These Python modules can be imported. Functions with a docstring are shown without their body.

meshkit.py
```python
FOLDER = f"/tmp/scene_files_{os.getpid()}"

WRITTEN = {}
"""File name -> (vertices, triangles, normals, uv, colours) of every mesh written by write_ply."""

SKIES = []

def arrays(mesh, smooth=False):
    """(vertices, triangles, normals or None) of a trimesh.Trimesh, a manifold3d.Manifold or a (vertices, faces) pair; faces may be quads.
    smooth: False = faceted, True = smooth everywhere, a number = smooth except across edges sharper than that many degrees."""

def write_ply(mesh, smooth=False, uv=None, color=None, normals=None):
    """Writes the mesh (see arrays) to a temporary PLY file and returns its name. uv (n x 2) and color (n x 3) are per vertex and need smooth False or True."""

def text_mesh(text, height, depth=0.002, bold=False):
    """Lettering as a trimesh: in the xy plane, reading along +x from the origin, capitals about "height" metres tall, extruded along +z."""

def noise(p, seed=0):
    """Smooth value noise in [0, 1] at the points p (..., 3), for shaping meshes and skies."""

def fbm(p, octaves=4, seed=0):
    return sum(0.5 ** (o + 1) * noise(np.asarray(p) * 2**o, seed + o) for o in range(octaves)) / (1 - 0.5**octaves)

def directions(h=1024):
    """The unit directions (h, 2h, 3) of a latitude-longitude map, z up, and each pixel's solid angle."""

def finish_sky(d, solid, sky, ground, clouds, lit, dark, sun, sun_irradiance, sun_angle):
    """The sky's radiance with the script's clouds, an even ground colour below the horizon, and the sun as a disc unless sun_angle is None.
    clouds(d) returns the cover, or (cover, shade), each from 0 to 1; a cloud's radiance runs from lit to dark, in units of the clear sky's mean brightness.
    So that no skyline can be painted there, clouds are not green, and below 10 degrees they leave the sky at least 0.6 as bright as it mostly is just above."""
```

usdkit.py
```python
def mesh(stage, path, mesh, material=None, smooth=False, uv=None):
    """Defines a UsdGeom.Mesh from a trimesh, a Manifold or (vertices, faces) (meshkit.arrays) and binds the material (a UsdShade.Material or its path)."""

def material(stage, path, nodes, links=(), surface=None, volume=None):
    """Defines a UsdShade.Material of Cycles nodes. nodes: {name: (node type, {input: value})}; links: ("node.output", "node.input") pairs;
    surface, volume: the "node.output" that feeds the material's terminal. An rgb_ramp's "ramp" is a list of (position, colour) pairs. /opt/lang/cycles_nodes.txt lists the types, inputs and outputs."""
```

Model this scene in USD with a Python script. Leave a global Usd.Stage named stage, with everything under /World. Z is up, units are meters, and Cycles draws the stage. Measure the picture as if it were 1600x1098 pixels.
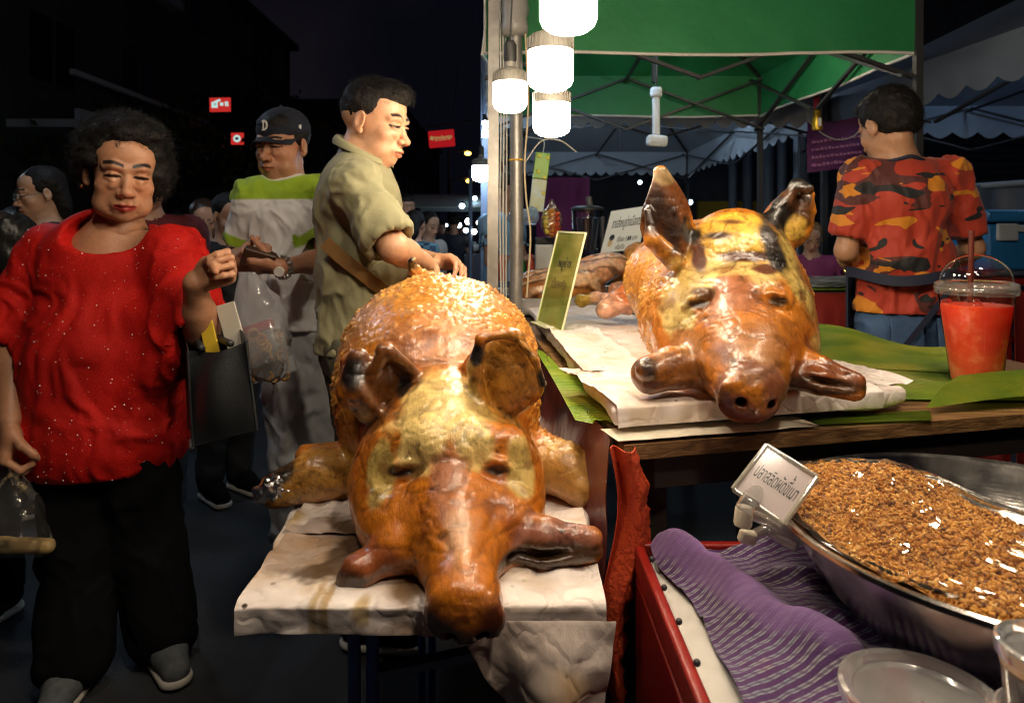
import math, random
import numpy as np
import trimesh
from scipy.spatial import cKDTree
from pxr import Usd, UsdGeom, UsdLux, UsdShade, Gf, Sdf, Vt
import usdkit, meshkit
from meshkit import fbm, noise

stage = Usd.Stage.CreateInMemory()
UsdGeom.SetStageUpAxis(stage, UsdGeom.Tokens.z)
UsdGeom.SetStageMetersPerUnit(stage, 1.0)
UsdGeom.Xform.Define(stage, '/World')
random.seed(7)
rng = np.random.default_rng(7)
PI = math.pi

# ------------------------------------------------------------------ camera, sky, exposure
CAM_Z, FPX, HOR = 1.19, 1062.0, 372.0
cam = UsdGeom.Camera.Define(stage, '/World/camera')
cam.AddTranslateOp().Set(Gf.Vec3d(0, 0, CAM_Z))
cam.AddRotateXOp().Set(90.0)
cam.CreateHorizontalApertureAttr(36.0)
cam.CreateVerticalApertureAttr(36.0 * 702 / 1024)
cam.CreateFocalLengthAttr(36.0 * FPX / 1600)
cam.CreateVerticalApertureOffsetAttr(-(549.0 - HOR) / 1600 * 36.0)
cam.CreateClippingRangeAttr(Gf.Vec2f(0.05, 3000))
cam.CreateFStopAttr(6.3)
cam.CreateFocusDistanceAttr(1.3)
cam.CreateExposureAttr(0.2)
SKY_STRENGTH = 0.10
sky = UsdLux.DomeLight.Define(stage, '/World/sky')
skm = usdkit.material(stage, '/World/Looks/night_sky', {
    's': ('sky_texture', {'sky_type': 'single_scattering', 'sun_disc': False, 'sun_elevation': math.radians(-6.5), 'sun_rotation': math.radians(200), 'air_density': 1.0}),
    'tc': ('texture_coordinate', {}),
    'n': ('noise_texture', {'scale': 3.0, 'detail': 4.0, 'roughness': 0.55}),
    'r': ('rgb_ramp', {'ramp': [(0.0, (0.015, 0.016, 0.034)), (0.48, (0.02, 0.02, 0.04)), (0.7, (0.05, 0.042, 0.06)), (1.0, (0.07, 0.055, 0.07))]}),
    'm': ('mix', {'mix_type': 'add', 'fac': 1.0}),
    'b': ('background_shader', {'strength': SKY_STRENGTH})},
    [('tc.generated', 'n.vector'), ('n.fac', 'r.fac'), ('s.color', 'm.color1'), ('r.color', 'm.color2'), ('m.color', 'b.color')], surface='b.background')
UsdShade.MaterialBindingAPI.Apply(sky.GetPrim()).Bind(skm)
WARM, COOL = (1.0, 0.80, 0.56), (0.62, 0.8, 1.0)
BULB_E = 62.0            # radiance of the stall's bulbs


def U(px, py, d):
    """The point at depth d that stands at pixel (px, py) of the photograph."""
    return np.array([(px - 800) * d / FPX, d, CAM_Z + (HOR - py) * d / FPX])


# ------------------------------------------------------------------ prims
used, LOC = {}, {}


def numbered(parent, name):
    k = (parent, name)
    n = used.get(k, 0)
    used[k] = n + 1
    return name if n == 0 else f'{name}_{n:03d}'


def tag(path, label=None, cat=None, group=None, kind=None):
    p = stage.GetPrimAtPath(path)
    for k, v in (('label', label), ('category', cat), ('group', group), ('kind', kind)):
        if v:
            p.SetCustomDataByKey(k, v)
    return path


def thing(name, label, cat, loc=(0, 0, 0), group=None, kind=None):
    path = '/World/' + numbered('/World', name)
    x = UsdGeom.Xform.Define(stage, path)
    x.AddTranslateOp().Set(Gf.Vec3d(*map(float, loc)))
    LOC[path] = np.array(loc, float)
    return tag(path, label, cat, group, kind)


def colors(prim, c):
    UsdGeom.PrimvarsAPI(prim).CreatePrimvar('Cd', Sdf.ValueTypeNames.Color3fArray, 'vertex').Set(Vt.Vec3fArray.FromNumpy(np.asarray(c, np.float32)))


def part(parent, name, mesh, mat, smooth=35, cd=None, label=None, uv=None):
    path = parent + '/' + numbered(parent, name)
    v, f, n = meshkit.arrays(mesh, True if (cd is not None or uv is not None) else smooth)
    v = v - LOC.get(parent, 0)
    LOC[path] = LOC.get(parent, np.zeros(3))
    m = UsdGeom.Mesh.Define(stage, path)
    m.CreatePointsAttr(Vt.Vec3fArray.FromNumpy(v.astype(np.float32)))
    m.CreateFaceVertexCountsAttr(Vt.IntArray.FromNumpy(np.full(len(f), 3, np.int32)))
    m.CreateFaceVertexIndicesAttr(Vt.IntArray.FromNumpy(f.astype(np.int32).ravel()))
    m.CreateSubdivisionSchemeAttr('none')
    if n is not None:
        m.CreateNormalsAttr(Vt.Vec3fArray.FromNumpy(n.astype(np.float32)))
        m.SetNormalsInterpolation('vertex')
    if cd is not None:
        colors(m, cd)
    if uv is not None:
        UsdGeom.PrimvarsAPI(m).CreatePrimvar('st', Sdf.ValueTypeNames.TexCoord2fArray, 'vertex').Set(Vt.Vec2fArray.FromNumpy(np.asarray(uv, np.float32)))
    UsdShade.MaterialBindingAPI.Apply(m.GetPrim()).Bind(mat)
    if label:
        tag(path, label)
    return path


def solo(name, mesh, mat, label, cat, smooth=35, group=None, cd=None, uv=None, kind=None):
    p = part('/World', name, mesh, mat, smooth, cd, uv=uv)
    return tag(p, label, cat, group, kind)


def struct(name, mesh, mat, smooth=False, kind='structure'):
    return tag(part('/World', name, mesh, mat, smooth), kind=kind)


# ------------------------------------------------------------------ materials
MATS = {}


def M(name, color=(0.5, 0.5, 0.5), rough=0.5, var=0.0, vscale=8.0, color2=None, bump=0.0, bscale=40.0, stretch=(1, 1, 1), **kw):
    """A principled material whose colour wanders between color and color2 with noise; bump in metres."""
    if name in MATS:
        return MATS[name]
    pr = {'base_color': color, 'roughness': rough, **kw}
    n, l = {'p': ('principled_bsdf', pr), 'g': ('geometry', {})}, []
    if color2 is not None or bump:
        n['mp'] = ('mapping', {'scale': stretch})
        l.append(('g.position', 'mp.vector'))
    if color2 is not None:
        n['n'] = ('noise_texture', {'scale': vscale, 'detail': 5.0, 'roughness': 0.6})
        n['r'] = ('rgb_ramp', {'ramp': [(0.3, color), (0.7, color2)]})
        l += [('mp.vector', 'n.vector'), ('n.fac', 'r.fac'), ('r.color', 'p.base_color')]
    if bump:
        n['bn'] = ('noise_texture', {'scale': bscale, 'detail': 4.0, 'roughness': 0.6})
        n['b'] = ('bump', {'strength': 1.0, 'distance': bump})
        l += [('mp.vector', 'bn.vector'), ('bn.fac', 'b.height'), ('b.normal', 'p.normal')]
    MATS[name] = usdkit.material(stage, '/World/Looks/' + name, n, l, surface='p.BSDF')
    return MATS[name]


def MC(name, rough=0.5, mottling=0.15, mscale=30.0, bump=0.0, bscale=60.0, rvar=0.0, **kw):
    """A principled material coloured by the mesh's Cd primvar, with fine mottling."""
    if name in MATS:
        return MATS[name]
    n = {'a': ('attribute', {'attribute': 'Cd'}), 'g': ('geometry', {}), 'n': ('noise_texture', {'scale': mscale, 'detail': 6.0, 'roughness': 0.65}),
         'r': ('rgb_ramp', {'ramp': [(0.3, (1 - mottling,) * 3), (0.7, (1 + mottling,) * 3)]}), 'm': ('mix', {'mix_type': 'multiply', 'fac': 1.0}),
         'p': ('principled_bsdf', {'roughness': rough, **kw})}
    l = [('g.position', 'n.vector'), ('n.fac', 'r.fac'), ('a.color', 'm.color1'), ('r.color', 'm.color2'), ('m.color', 'p.base_color')]
    if bump:
        n['bn'] = ('noise_texture', {'scale': bscale, 'detail': 5.0, 'roughness': 0.6})
        n['b'] = ('bump', {'strength': 1.0, 'distance': bump})
        l += [('g.position', 'bn.vector'), ('bn.fac', 'b.height'), ('b.normal', 'p.normal')]
    if rvar:
        n['rm'] = ('map_range', {'from_min': 0.3, 'from_max': 0.7, 'to_min': rough - rvar, 'to_max': rough + rvar, 'clamp': True})
        n['rn'] = ('noise_texture', {'scale': 14.0, 'detail': 5.0})
        l += [('g.position', 'rn.vector'), ('rn.fac', 'rm.value'), ('rm.result', 'p.roughness')]
    MATS[name] = usdkit.material(stage, '/World/Looks/' + name, n, l, surface='p.BSDF')
    return MATS[name]


def clear(name, tint=(1, 1, 1), base=0.06, gloss=0.06, bump=0.0, bscale=30.0, haze=None, ior=1.28, fres=True):
    """Thin clear plastic: see-through, with fresnel gloss."""
    if name in MATS:
        return MATS[name]
    n = {'t': ('transparent_bsdf', {'color': tint}), 'gl': ('glossy_bsdf', {'color': (1, 1, 1), 'roughness': gloss}), 'f': ('fresnel', {'IOR': ior}),
         'ad': ('math', {'math_type': 'add', 'value2': base, 'use_clamp': True}), 'mx': ('mix_closure', {}), 'g': ('geometry', {})}
    l = [('f.fac', 'ad.value1'), ('ad.value', 'mx.fac'), ('t.BSDF', 'mx.closure1'), ('gl.BSDF', 'mx.closure2')]
    if not fres:
        l = [q for q in l if q[0] != 'f.fac']
        n['ad'][1]['value1'] = 0.0
    out = 'mx.closure'
    if haze is not None:
        n['d'] = ('principled_bsdf', {'base_color': haze[0], 'roughness': 0.3})
        n['m2'] = ('mix_closure', {'fac': haze[1]})
        l += [('mx.closure', 'm2.closure1'), ('d.BSDF', 'm2.closure2')]
        out = 'm2.closure'
    if bump:
        n['bn'] = ('noise_texture', {'scale': bscale, 'detail': 3.0})
        n['b'] = ('bump', {'strength': 1.0, 'distance': bump})
        l += [('g.position', 'bn.vector'), ('bn.fac', 'b.height'), ('b.normal', 'gl.normal'), ('b.normal', 'f.normal')]
    MATS[name] = usdkit.material(stage, '/World/Looks/' + name, n, l, surface=out)
    return MATS[name]


def glow(name, color, strength):
    if name not in MATS:
        MATS[name] = usdkit.material(stage, '/World/Looks/' + name, {'e': ('emission', {'color': color, 'strength': strength})}, surface='e.emission')
    return MATS[name]


# ------------------------------------------------------------------ plain meshes
def cat(ms):
    return trimesh.util.concatenate([m for m in ms])


def box(lo, hi):
    lo, hi = np.array(lo, float), np.array(hi, float)
    m = trimesh.creation.box(hi - lo)
    m.apply_translation((lo + hi) / 2)
    return m


def rbox(c, size, r=0.01, R=None):
    """A box with rounded edges: hull of spheres at its corners."""
    s = np.maximum(np.array(size, float) / 2 - r, 1e-4)
    b = trimesh.creation.icosphere(1, r).vertices
    pts = np.vstack([b + s * np.array(q) for q in np.ndindex(2, 2, 2) for q in [np.array(q) * 2 - 1]])
    m = trimesh.PointCloud(pts).convex_hull
    if R is not None:
        m.vertices = m.vertices @ np.asarray(R).T
    m.apply_translation(c)
    return m


def frame_of(d):
    d = np.asarray(d, float) / np.linalg.norm(d)
    a = np.array([0, 0, 1.0]) if abs(d[2]) < 0.9 else np.array([1.0, 0, 0])
    u = np.cross(a, d); u /= np.linalg.norm(u)
    return u, np.cross(d, u), d


def bar(a, b, w, h=None):
    """A square bar from a to b."""
    a, b = np.asarray(a, float), np.asarray(b, float)
    u, v, d = frame_of(b - a)
    m = trimesh.creation.box([w, h or w, np.linalg.norm(b - a)])
    m.vertices = m.vertices @ np.array([u, v, d]) + (a + b) / 2
    return m


def tube(pts, r, seg=10, close=True):
    """A round tube through points; r a number or one per point."""
    pts = np.asarray(pts, float)
    r = np.broadcast_to(r, len(pts))
    t = np.gradient(pts, axis=0)
    u, v, _ = frame_of(t[0])
    ring, a = [], np.linspace(0, 2 * PI, seg, endpoint=False)
    for p, d, q in zip(pts, t, r):
        d = d / np.linalg.norm(d)
        u = u - d * (u @ d); u /= np.linalg.norm(u)
        v = np.cross(d, u)
        ring.append(p + q * (np.cos(a)[:, None] * u + np.sin(a)[:, None] * v))
    V = np.vstack(ring)
    F = []
    for i in range(len(pts) - 1):
        for j in range(seg):
            k = (j + 1) % seg
            F += [[i * seg + j, i * seg + k, (i + 1) * seg + k], [i * seg + j, (i + 1) * seg + k, (i + 1) * seg + j]]
    if close:
        n = len(V)
        V = np.vstack([V, pts[0], pts[-1]])
        for j in range(seg):
            k = (j + 1) % seg
            F += [[n, k, j], [n + 1, (len(pts) - 1) * seg + j, (len(pts) - 1) * seg + k]]
    return trimesh.Trimesh(V, F, process=False)


def lathe(profile, c, seg=48, axis=None):
    """Revolves (radius, height) pairs about the vertical through c, or about axis."""
    m = trimesh.creation.revolve(np.array(profile, float), sections=seg)
    if axis is not None:
        u, v, d = frame_of(axis)
        m.vertices = m.vertices @ np.array([u, v, d])
    m.apply_translation(c)
    return m


def bez(*p, n=16):
    """A smooth curve through points (Catmull-Rom)."""
    p = np.array(p, float)
    q = np.vstack([2 * p[0] - p[1], p, 2 * p[-1] - p[-2]])
    out = []
    for i in range(1, len(q) - 2):
        for t in np.linspace(0, 1, n, endpoint=False):
            a, b, c, d = q[i - 1:i + 3]
            out.append(0.5 * (2 * b + (c - a) * t + (2 * a - 5 * b + 4 * c - d) * t * t + (3 * b - a - 3 * c + d) * t ** 3))
    return np.array(out + [p[-1]])


def sheet(P, thick=0.0):
    """A grid of points (n, m, 3) as a sheet, with thickness along its normal if given. Returns a mesh; grid order is kept."""
    P = np.asarray(P, float)
    n, m = P.shape[:2]
    idx = np.arange(n * m).reshape(n, m)
    q = np.stack([idx[:-1, :-1], idx[1:, :-1], idx[1:, 1:], idx[:-1, 1:]], -1).reshape(-1, 4)
    F = np.vstack([q[:, [0, 1, 2]], q[:, [0, 2, 3]]])
    V = P.reshape(-1, 3)
    if thick:
        N = np.cross(np.gradient(P, axis=0), np.gradient(P, axis=1))
        N /= np.maximum(np.linalg.norm(N, axis=-1, keepdims=True), 1e-12)
        k = n * m
        V = np.vstack([V, (P - N * thick).reshape(-1, 3)])
        rim = np.concatenate([idx[:, 0], idx[-1, 1:], idx[-2::-1, -1], idx[0, -2:0:-1]])
        rim2 = np.roll(rim, -1)
        F = np.vstack([F, F[:, ::-1] + k, np.stack([rim2, rim, rim + k], -1), np.stack([rim2, rim + k, rim2 + k], -1)])
    return trimesh.Trimesh(V, F, process=False)


# ------------------------------------------------------------------ implicit surfaces: smooth unions meshed by surface nets
def rot(yaw=0, pitch=0, roll=0):
    """Degrees; yaw about z, then pitch about x, then roll about y."""
    a, b, c = map(math.radians, (yaw, pitch, roll))
    Z = np.array([[math.cos(a), -math.sin(a), 0], [math.sin(a), math.cos(a), 0], [0, 0, 1]])
    X = np.array([[1, 0, 0], [0, math.cos(b), -math.sin(b)], [0, math.sin(b), math.cos(b)]])
    Y = np.array([[math.cos(c), 0, math.sin(c)], [0, 1, 0], [-math.sin(c), 0, math.cos(c)]])
    return Z @ X @ Y


class Solid:
    def __init__(s, lo, hi, h, fine=()):
        """fine: (axis, from, to, spacing) bands of a finer grid."""
        s.ax = []
        for i in range(3):
            x, out = lo[i], []
            bands = [b for b in fine if b[0] == i]
            while x < hi[i]:
                out.append(x)
                x += min([h] + [b[3] for b in bands if b[1] <= x + 1e-9 < b[2]])
            s.ax.append(np.array(out + [x], np.float32))
        s.F = np.full([len(a) for a in s.ax], 0.2, np.float32)
        s.h = h

    def sub_grid(s, lo, hi):
        sl = []
        for i in range(3):
            a = max(int(np.searchsorted(s.ax[i], lo[i])) - 1, 0)
            b = min(int(np.searchsorted(s.ax[i], hi[i])) + 1, len(s.ax[i]))
            if b <= a:
                return None, None
            sl.append(slice(a, b))
        g = [s.ax[i][sl[i]].reshape([-1 if j == i else 1 for j in range(3)]) for i in range(3)]
        return tuple(sl), g

    def put(s, sl, d, k, op):
        f = s.F[sl]
        if op == 'add':
            if k > 0:
                h = np.maximum(k - np.abs(f - d), 0) / k
                s.F[sl] = np.minimum(f, d) - h * h * k * 0.25
            else:
                s.F[sl] = np.minimum(f, d)
        elif op == 'sub':
            d = -d
            if k > 0:
                h = np.maximum(k - np.abs(f - d), 0) / k
                s.F[sl] = np.maximum(f, d) + h * h * k * 0.25
            else:
                s.F[sl] = np.maximum(f, d)

    def ell(s, c, r, R=None, k=0.02, op='add'):
        c, r = np.asarray(c, float), np.broadcast_to(np.asarray(r, float), 3)
        ext = r if R is None else np.sqrt(((np.asarray(R) * r) ** 2).sum(1))
        m = k + 2.5 * s.h
        sl, g = s.sub_grid(c - ext - m, c + ext + m)
        if sl is None:
            return s
        x, y, z = (g[i] - np.float32(c[i]) for i in range(3))
        if R is not None:
            x, y, z = (np.float32(R[0][i]) * x + np.float32(R[1][i]) * y + np.float32(R[2][i]) * z for i in range(3))
        r = r.astype(np.float32)
        k0 = np.sqrt((x / r[0]) ** 2 + (y / r[1]) ** 2 + (z / r[2]) ** 2)
        k1 = np.sqrt((x / r[0] ** 2) ** 2 + (y / r[1] ** 2) ** 2 + (z / r[2] ** 2) ** 2)
        s.put(sl, k0 * (k0 - 1) / np.maximum(k1, 1e-6), k, op)
        return s

    def cone(s, a, b, ra, rb=None, k=0.015, op='add', flat=None):
        """A capsule whose radius runs from ra to rb; flat = (direction, factor) squashes it along a direction."""
        rb = ra if rb is None else rb
        a, b = np.asarray(a, float), np.asarray(b, float)
        R = max(ra, rb)
        m = k + 2.5 * s.h + R
        sl, g = s.sub_grid(np.minimum(a, b) - m, np.maximum(a, b) + m)
        if sl is None:
            return s
        ab = b - a
        L = max(float(ab @ ab), 1e-9)
        x, y, z = (g[i] - np.float32(a[i]) for i in range(3))
        t = np.clip((x * np.float32(ab[0]) + y * np.float32(ab[1]) + z * np.float32(ab[2])) / np.float32(L), 0, 1)
        x, y, z = x - t * np.float32(ab[0]), y - t * np.float32(ab[1]), z - t * np.float32(ab[2])
        if flat is not None:
            n = np.asarray(flat[0], float); n = n / np.linalg.norm(n)
            q = (x * np.float32(n[0]) + y * np.float32(n[1]) + z * np.float32(n[2])) * np.float32(1 / flat[1] - 1)
            x, y, z = x + q * np.float32(n[0]), y + q * np.float32(n[1]), z + q * np.float32(n[2])
        s.put(sl, np.sqrt(x * x + y * y + z * z) - (np.float32(ra) + t * np.float32(rb - ra)), k, op)
        return s

    def chain(s, pts, rs, k=0.015, op='add'):
        for i in range(len(pts) - 1):
            s.cone(pts[i], pts[i + 1], rs[i], rs[i + 1], k, op)
        return s

    def cut(s, p, n, k=0.0):
        """Removes everything on the side of the plane that n points to."""
        n = np.asarray(n, float) / np.linalg.norm(n)
        x, y, z = (s.ax[i].reshape([-1 if j == i else 1 for j in range(3)]) - np.float32(p[i]) for i in range(3))
        d = -(x * np.float32(n[0]) + y * np.float32(n[1]) + z * np.float32(n[2]))
        s.put((slice(None),) * 3, d, k, 'sub')
        return s

    def hit(s, px, py, d0=0.6, d1=2.4):
        """Where the sight line through a pixel of the photograph meets the surface."""
        from scipy.interpolate import RegularGridInterpolator
        ds = np.linspace(d0, d1, 1200)
        P = np.stack([U(px, py, d) for d in ds])
        f = RegularGridInterpolator(s.ax, s.F, bounds_error=False, fill_value=0.2)(P)
        i = np.nonzero(f < 0)[0]
        return P[i[0]] if len(i) else U(px, py, (d0 + d1) / 2)

    def mesh(s, smooth=0):
        neg = s.F < 0
        sl, A = [], []
        for i in range(3):                                               # only the part of the grid that holds the solid
            w = np.nonzero(neg.any(axis=tuple(j for j in range(3) if j != i)))[0]
            sl.append(slice(max(w[0] - 2, 0), min(w[-1] + 3, neg.shape[i])))
            A.append(s.ax[i][sl[i]])
        F, neg = np.ascontiguousarray(s.F[tuple(sl)]), neg[tuple(sl)]
        nx, ny, nz = F.shape
        cs = (nx - 1, ny - 1, nz - 1)
        cnt, pos = np.zeros(cs, np.int8), np.zeros(cs + (3,), np.float32)

        def cell(d):
            return tuple(slice(d[i], d[i] + cs[i]) for i in range(3))
        for axis in range(3):
            o = [i for i in range(3) if i != axis]
            for e in np.ndindex(2, 2):
                d0 = [0, 0, 0]; d0[o[0]], d0[o[1]] = e
                d1 = list(d0); d1[axis] = 1
                f0, f1 = F[cell(d0)], F[cell(d1)]
                I = np.nonzero(neg[cell(d0)] != neg[cell(d1)])
                if not len(I[0]):
                    continue
                a, b = f0[I], f1[I]
                t = a / (a - b)
                cnt[I] += 1
                p = np.empty((len(t), 3), np.float32)
                for i in range(3):
                    lo_, hi_ = A[i][I[i] + d0[i]], A[i][I[i] + d1[i]]
                    p[:, i] = lo_ + t * (hi_ - lo_)
                pos[I] += p
        act = cnt > 0
        idx = np.full(cs, -1, np.int64)
        idx[act] = np.arange(act.sum())
        V = pos[act] / cnt[act][:, None]
        faces = []
        for axis in range(3):
            b, c = (axis + 1) % 3, (axis + 2) % 3
            sl0, sl1 = [slice(None)] * 3, [slice(None)] * 3
            sl0[axis], sl1[axis] = slice(0, -1), slice(1, None)
            for q in (b, c):
                sl0[q] = sl1[q] = slice(1, -1)
            n0, n1 = neg[tuple(sl0)], neg[tuple(sl1)]
            for flip, I in ((False, np.nonzero(n0 & ~n1)), (True, np.nonzero(~n0 & n1))):
                if not len(I[0]):
                    continue
                base = [None] * 3
                base[axis], base[b], base[c] = I[axis], I[b] + 1, I[c] + 1

                def at(db, dc):
                    q = list(base)
                    q[b], q[c] = base[b] + db, base[c] + dc
                    return idx[tuple(q)]
                quad = np.stack([at(-1, -1), at(0, -1), at(0, 0), at(-1, 0)], -1)
                faces.append(quad[:, ::-1] if flip else quad)
        Q = np.vstack(faces)
        T = np.vstack([Q[:, [0, 1, 2]], Q[:, [0, 2, 3]]])
        m = trimesh.Trimesh(V.astype(float), T, process=False)
        if smooth:
            from scipy.sparse import coo_matrix
            E = np.vstack([Q[:, [0, 1]], Q[:, [1, 2]], Q[:, [2, 3]], Q[:, [3, 0]]])
            E = np.vstack([E, E[:, ::-1]])
            n = len(V)
            A_ = coo_matrix((np.ones(len(E)), (E[:, 0], E[:, 1])), (n, n)).tocsr()
            deg = np.maximum(np.asarray(A_.sum(1)), 1)
            v = V.astype(float)
            for k in range(2 * smooth):
                v = v + (0.5 if k % 2 == 0 else -0.52) * (A_ @ v / deg - v)
            m.vertices = v
        return m


def vnormals(m):
    return meshkit.arrays(m, True)[2]


def displace(m, h):
    m = trimesh.Trimesh(m.vertices + vnormals(m) * np.asarray(h)[:, None], m.faces, process=False)
    return m


def cells(P, seeds):
    """Distances to the nearest and second nearest of the seeds."""
    d, _ = cKDTree(seeds).query(P, k=2)
    return d[:, 0], d[:, 1]


def crumple(P, n, lo, hi, seed):
    """Creased paper: facets between random points; 0 at the creases, up to 1 inside."""
    r = np.random.default_rng(seed)
    s = r.uniform(lo, hi, (n, 3))
    a, b = cells(P, s)
    return (b - a) / np.maximum(a + b, 1e-6)


def sst(a, b, x):
    t = np.clip((np.asarray(x, float) - a) / (b - a), 0, 1)
    return t * t * (3 - 2 * t)


def paint(P, base, patches, seed=0, wob=0.35, scale=14.0, crisp=1.0):
    """Colours at points: base, then patches (centre, radii, colour, edge softness[, R]) whose outline wanders."""
    C = np.tile(np.asarray(base, float), (len(P), 1))
    w = (fbm(P * scale, 4, seed) - 0.5) * 2 * wob
    for q in patches:
        c, r, col, soft = q[:4]
        soft = soft * crisp
        d = np.linalg.norm((P - np.asarray(c)) / np.asarray(r, float), axis=1) + w
        C += (np.asarray(col, float) - C) * (1 - sst(1 - soft, 1 + soft, d))[:, None]
    return C
# ------------------------------------------------------------------ ground
ASPHALT = usdkit.material(stage, '/World/Looks/asphalt', {
    'g': ('geometry', {}), 'n': ('noise_texture', {'scale': 180.0, 'detail': 5.0, 'roughness': 0.7}), 'n2': ('noise_texture', {'scale': 1.3, 'detail': 5.0}),
    'r': ('rgb_ramp', {'ramp': [(0.25, (0.018, 0.02, 0.024)), (0.6, (0.05, 0.054, 0.062)), (0.78, (0.15, 0.15, 0.155))]}),
    'r2': ('rgb_ramp', {'ramp': [(0.3, (0.55, 0.55, 0.6)), (0.7, (1.2, 1.2, 1.2))]}), 'm': ('mix', {'mix_type': 'multiply', 'fac': 1.0}),
    'b': ('bump', {'strength': 1.0, 'distance': 0.006}), 'p': ('principled_bsdf', {'roughness': 0.62})},
    [('g.position', 'n.vector'), ('g.position', 'n2.vector'), ('n.fac', 'r.fac'), ('n2.fac', 'r2.fac'), ('r.color', 'm.color1'), ('r2.color', 'm.color2'),
     ('m.color', 'p.base_color'), ('n.fac', 'b.height'), ('b.normal', 'p.normal')], surface='p.BSDF')
gx = np.concatenate([np.linspace(-300, -8, 12), np.linspace(-6, 6, 49), np.linspace(8, 300, 12)])
gy = np.concatenate([np.linspace(-60, -1, 6), np.linspace(0, 8, 41), np.linspace(10, 600, 16)])
GX, GY = np.meshgrid(gx, gy, indexing='ij')
G = np.stack([GX, GY, -0.012 * fbm(np.stack([GX, GY, GX * 0], -1) * 0.9, 3)], -1)
struct('road', sheet(G), ASPHALT, smooth=True)

# ------------------------------------------------------------------ lit bulbs on the stall's pole
HOUSING = M('bulb_housing', (0.20, 0.19, 0.165), 0.5)
SOCKET = M('socket_black', (0.02, 0.02, 0.02), 0.5)
WIRE = M('white_wire', (0.6, 0.58, 0.52), 0.5)
DIFF_W = glow('bulb_warm', WARM, BULB_E)
DIFF_C = glow('bulb_cool', COOL, 34.0)


def bulb(c, r, label, mat, group, hang=0.5, tilt=0.0):
    """A wide LED bulb, its glowing drum centred at c with radius r, cap and socket above, wire to the frame."""
    c = np.asarray(c, float)
    t = thing('led_bulb', label, 'light bulb', c, group)
    h = r * 0.72
    prof = [(0.001, -h - r * 0.28), (r * 0.35, -h - r * 0.26), (r * 0.68, -h - r * 0.17), (r * 0.9, -h), (r * 0.985, -h + r * 0.2), (r, -h + r * 0.4), (r, h), (0.001, h)]
    part(t, 'diffuser', lathe(prof, c, 40), mat, 40)
    prof = [(0.001, h), (r * 1.015, h + 0.001), (r * 1.015, h + r * 0.12), (r * 0.97, h + r * 0.5), (r * 0.85, h + r * 0.72), (r * 0.55, h + r * 0.85), (r * 0.33, h + r * 0.95), (r * 0.33, h + r * 1.25), (0.001, h + r * 1.25)]
    cap = part(t, 'housing', lathe(prof, c, 40), HOUSING, 40)
    fins = []
    for a in np.arange(30) * 2 * PI / 30:
        f = trimesh.creation.box([r * 0.05, r * 0.05, r * 0.5]); f.apply_translation([r * 1.0, 0, h + r * 0.34])
        f.apply_transform(trimesh.transformations.rotation_matrix(a, [0, 0, 1])); f.apply_translation(c); fins.append(f)
    part(cap, 'cooling_fins', cat(fins), HOUSING, False)
    part(t, 'socket', lathe([(0.001, 0), (0.016, 0), (0.019, 0.01), (0.019, 0.05), (0.012, 0.062), (0.001, 0.062)], c + [0, 0, h + r * 1.22], 20), SOCKET, 40)
    top = c + [0, 0, h + r * 1.25 + 0.06]
    part(t, 'wire', tube(bez(top, top + [0.01, 0.005, hang * 0.5], top + [0.0 + tilt, 0.02, hang]), 0.003, 6), SOCKET, True)
    return t


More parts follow.
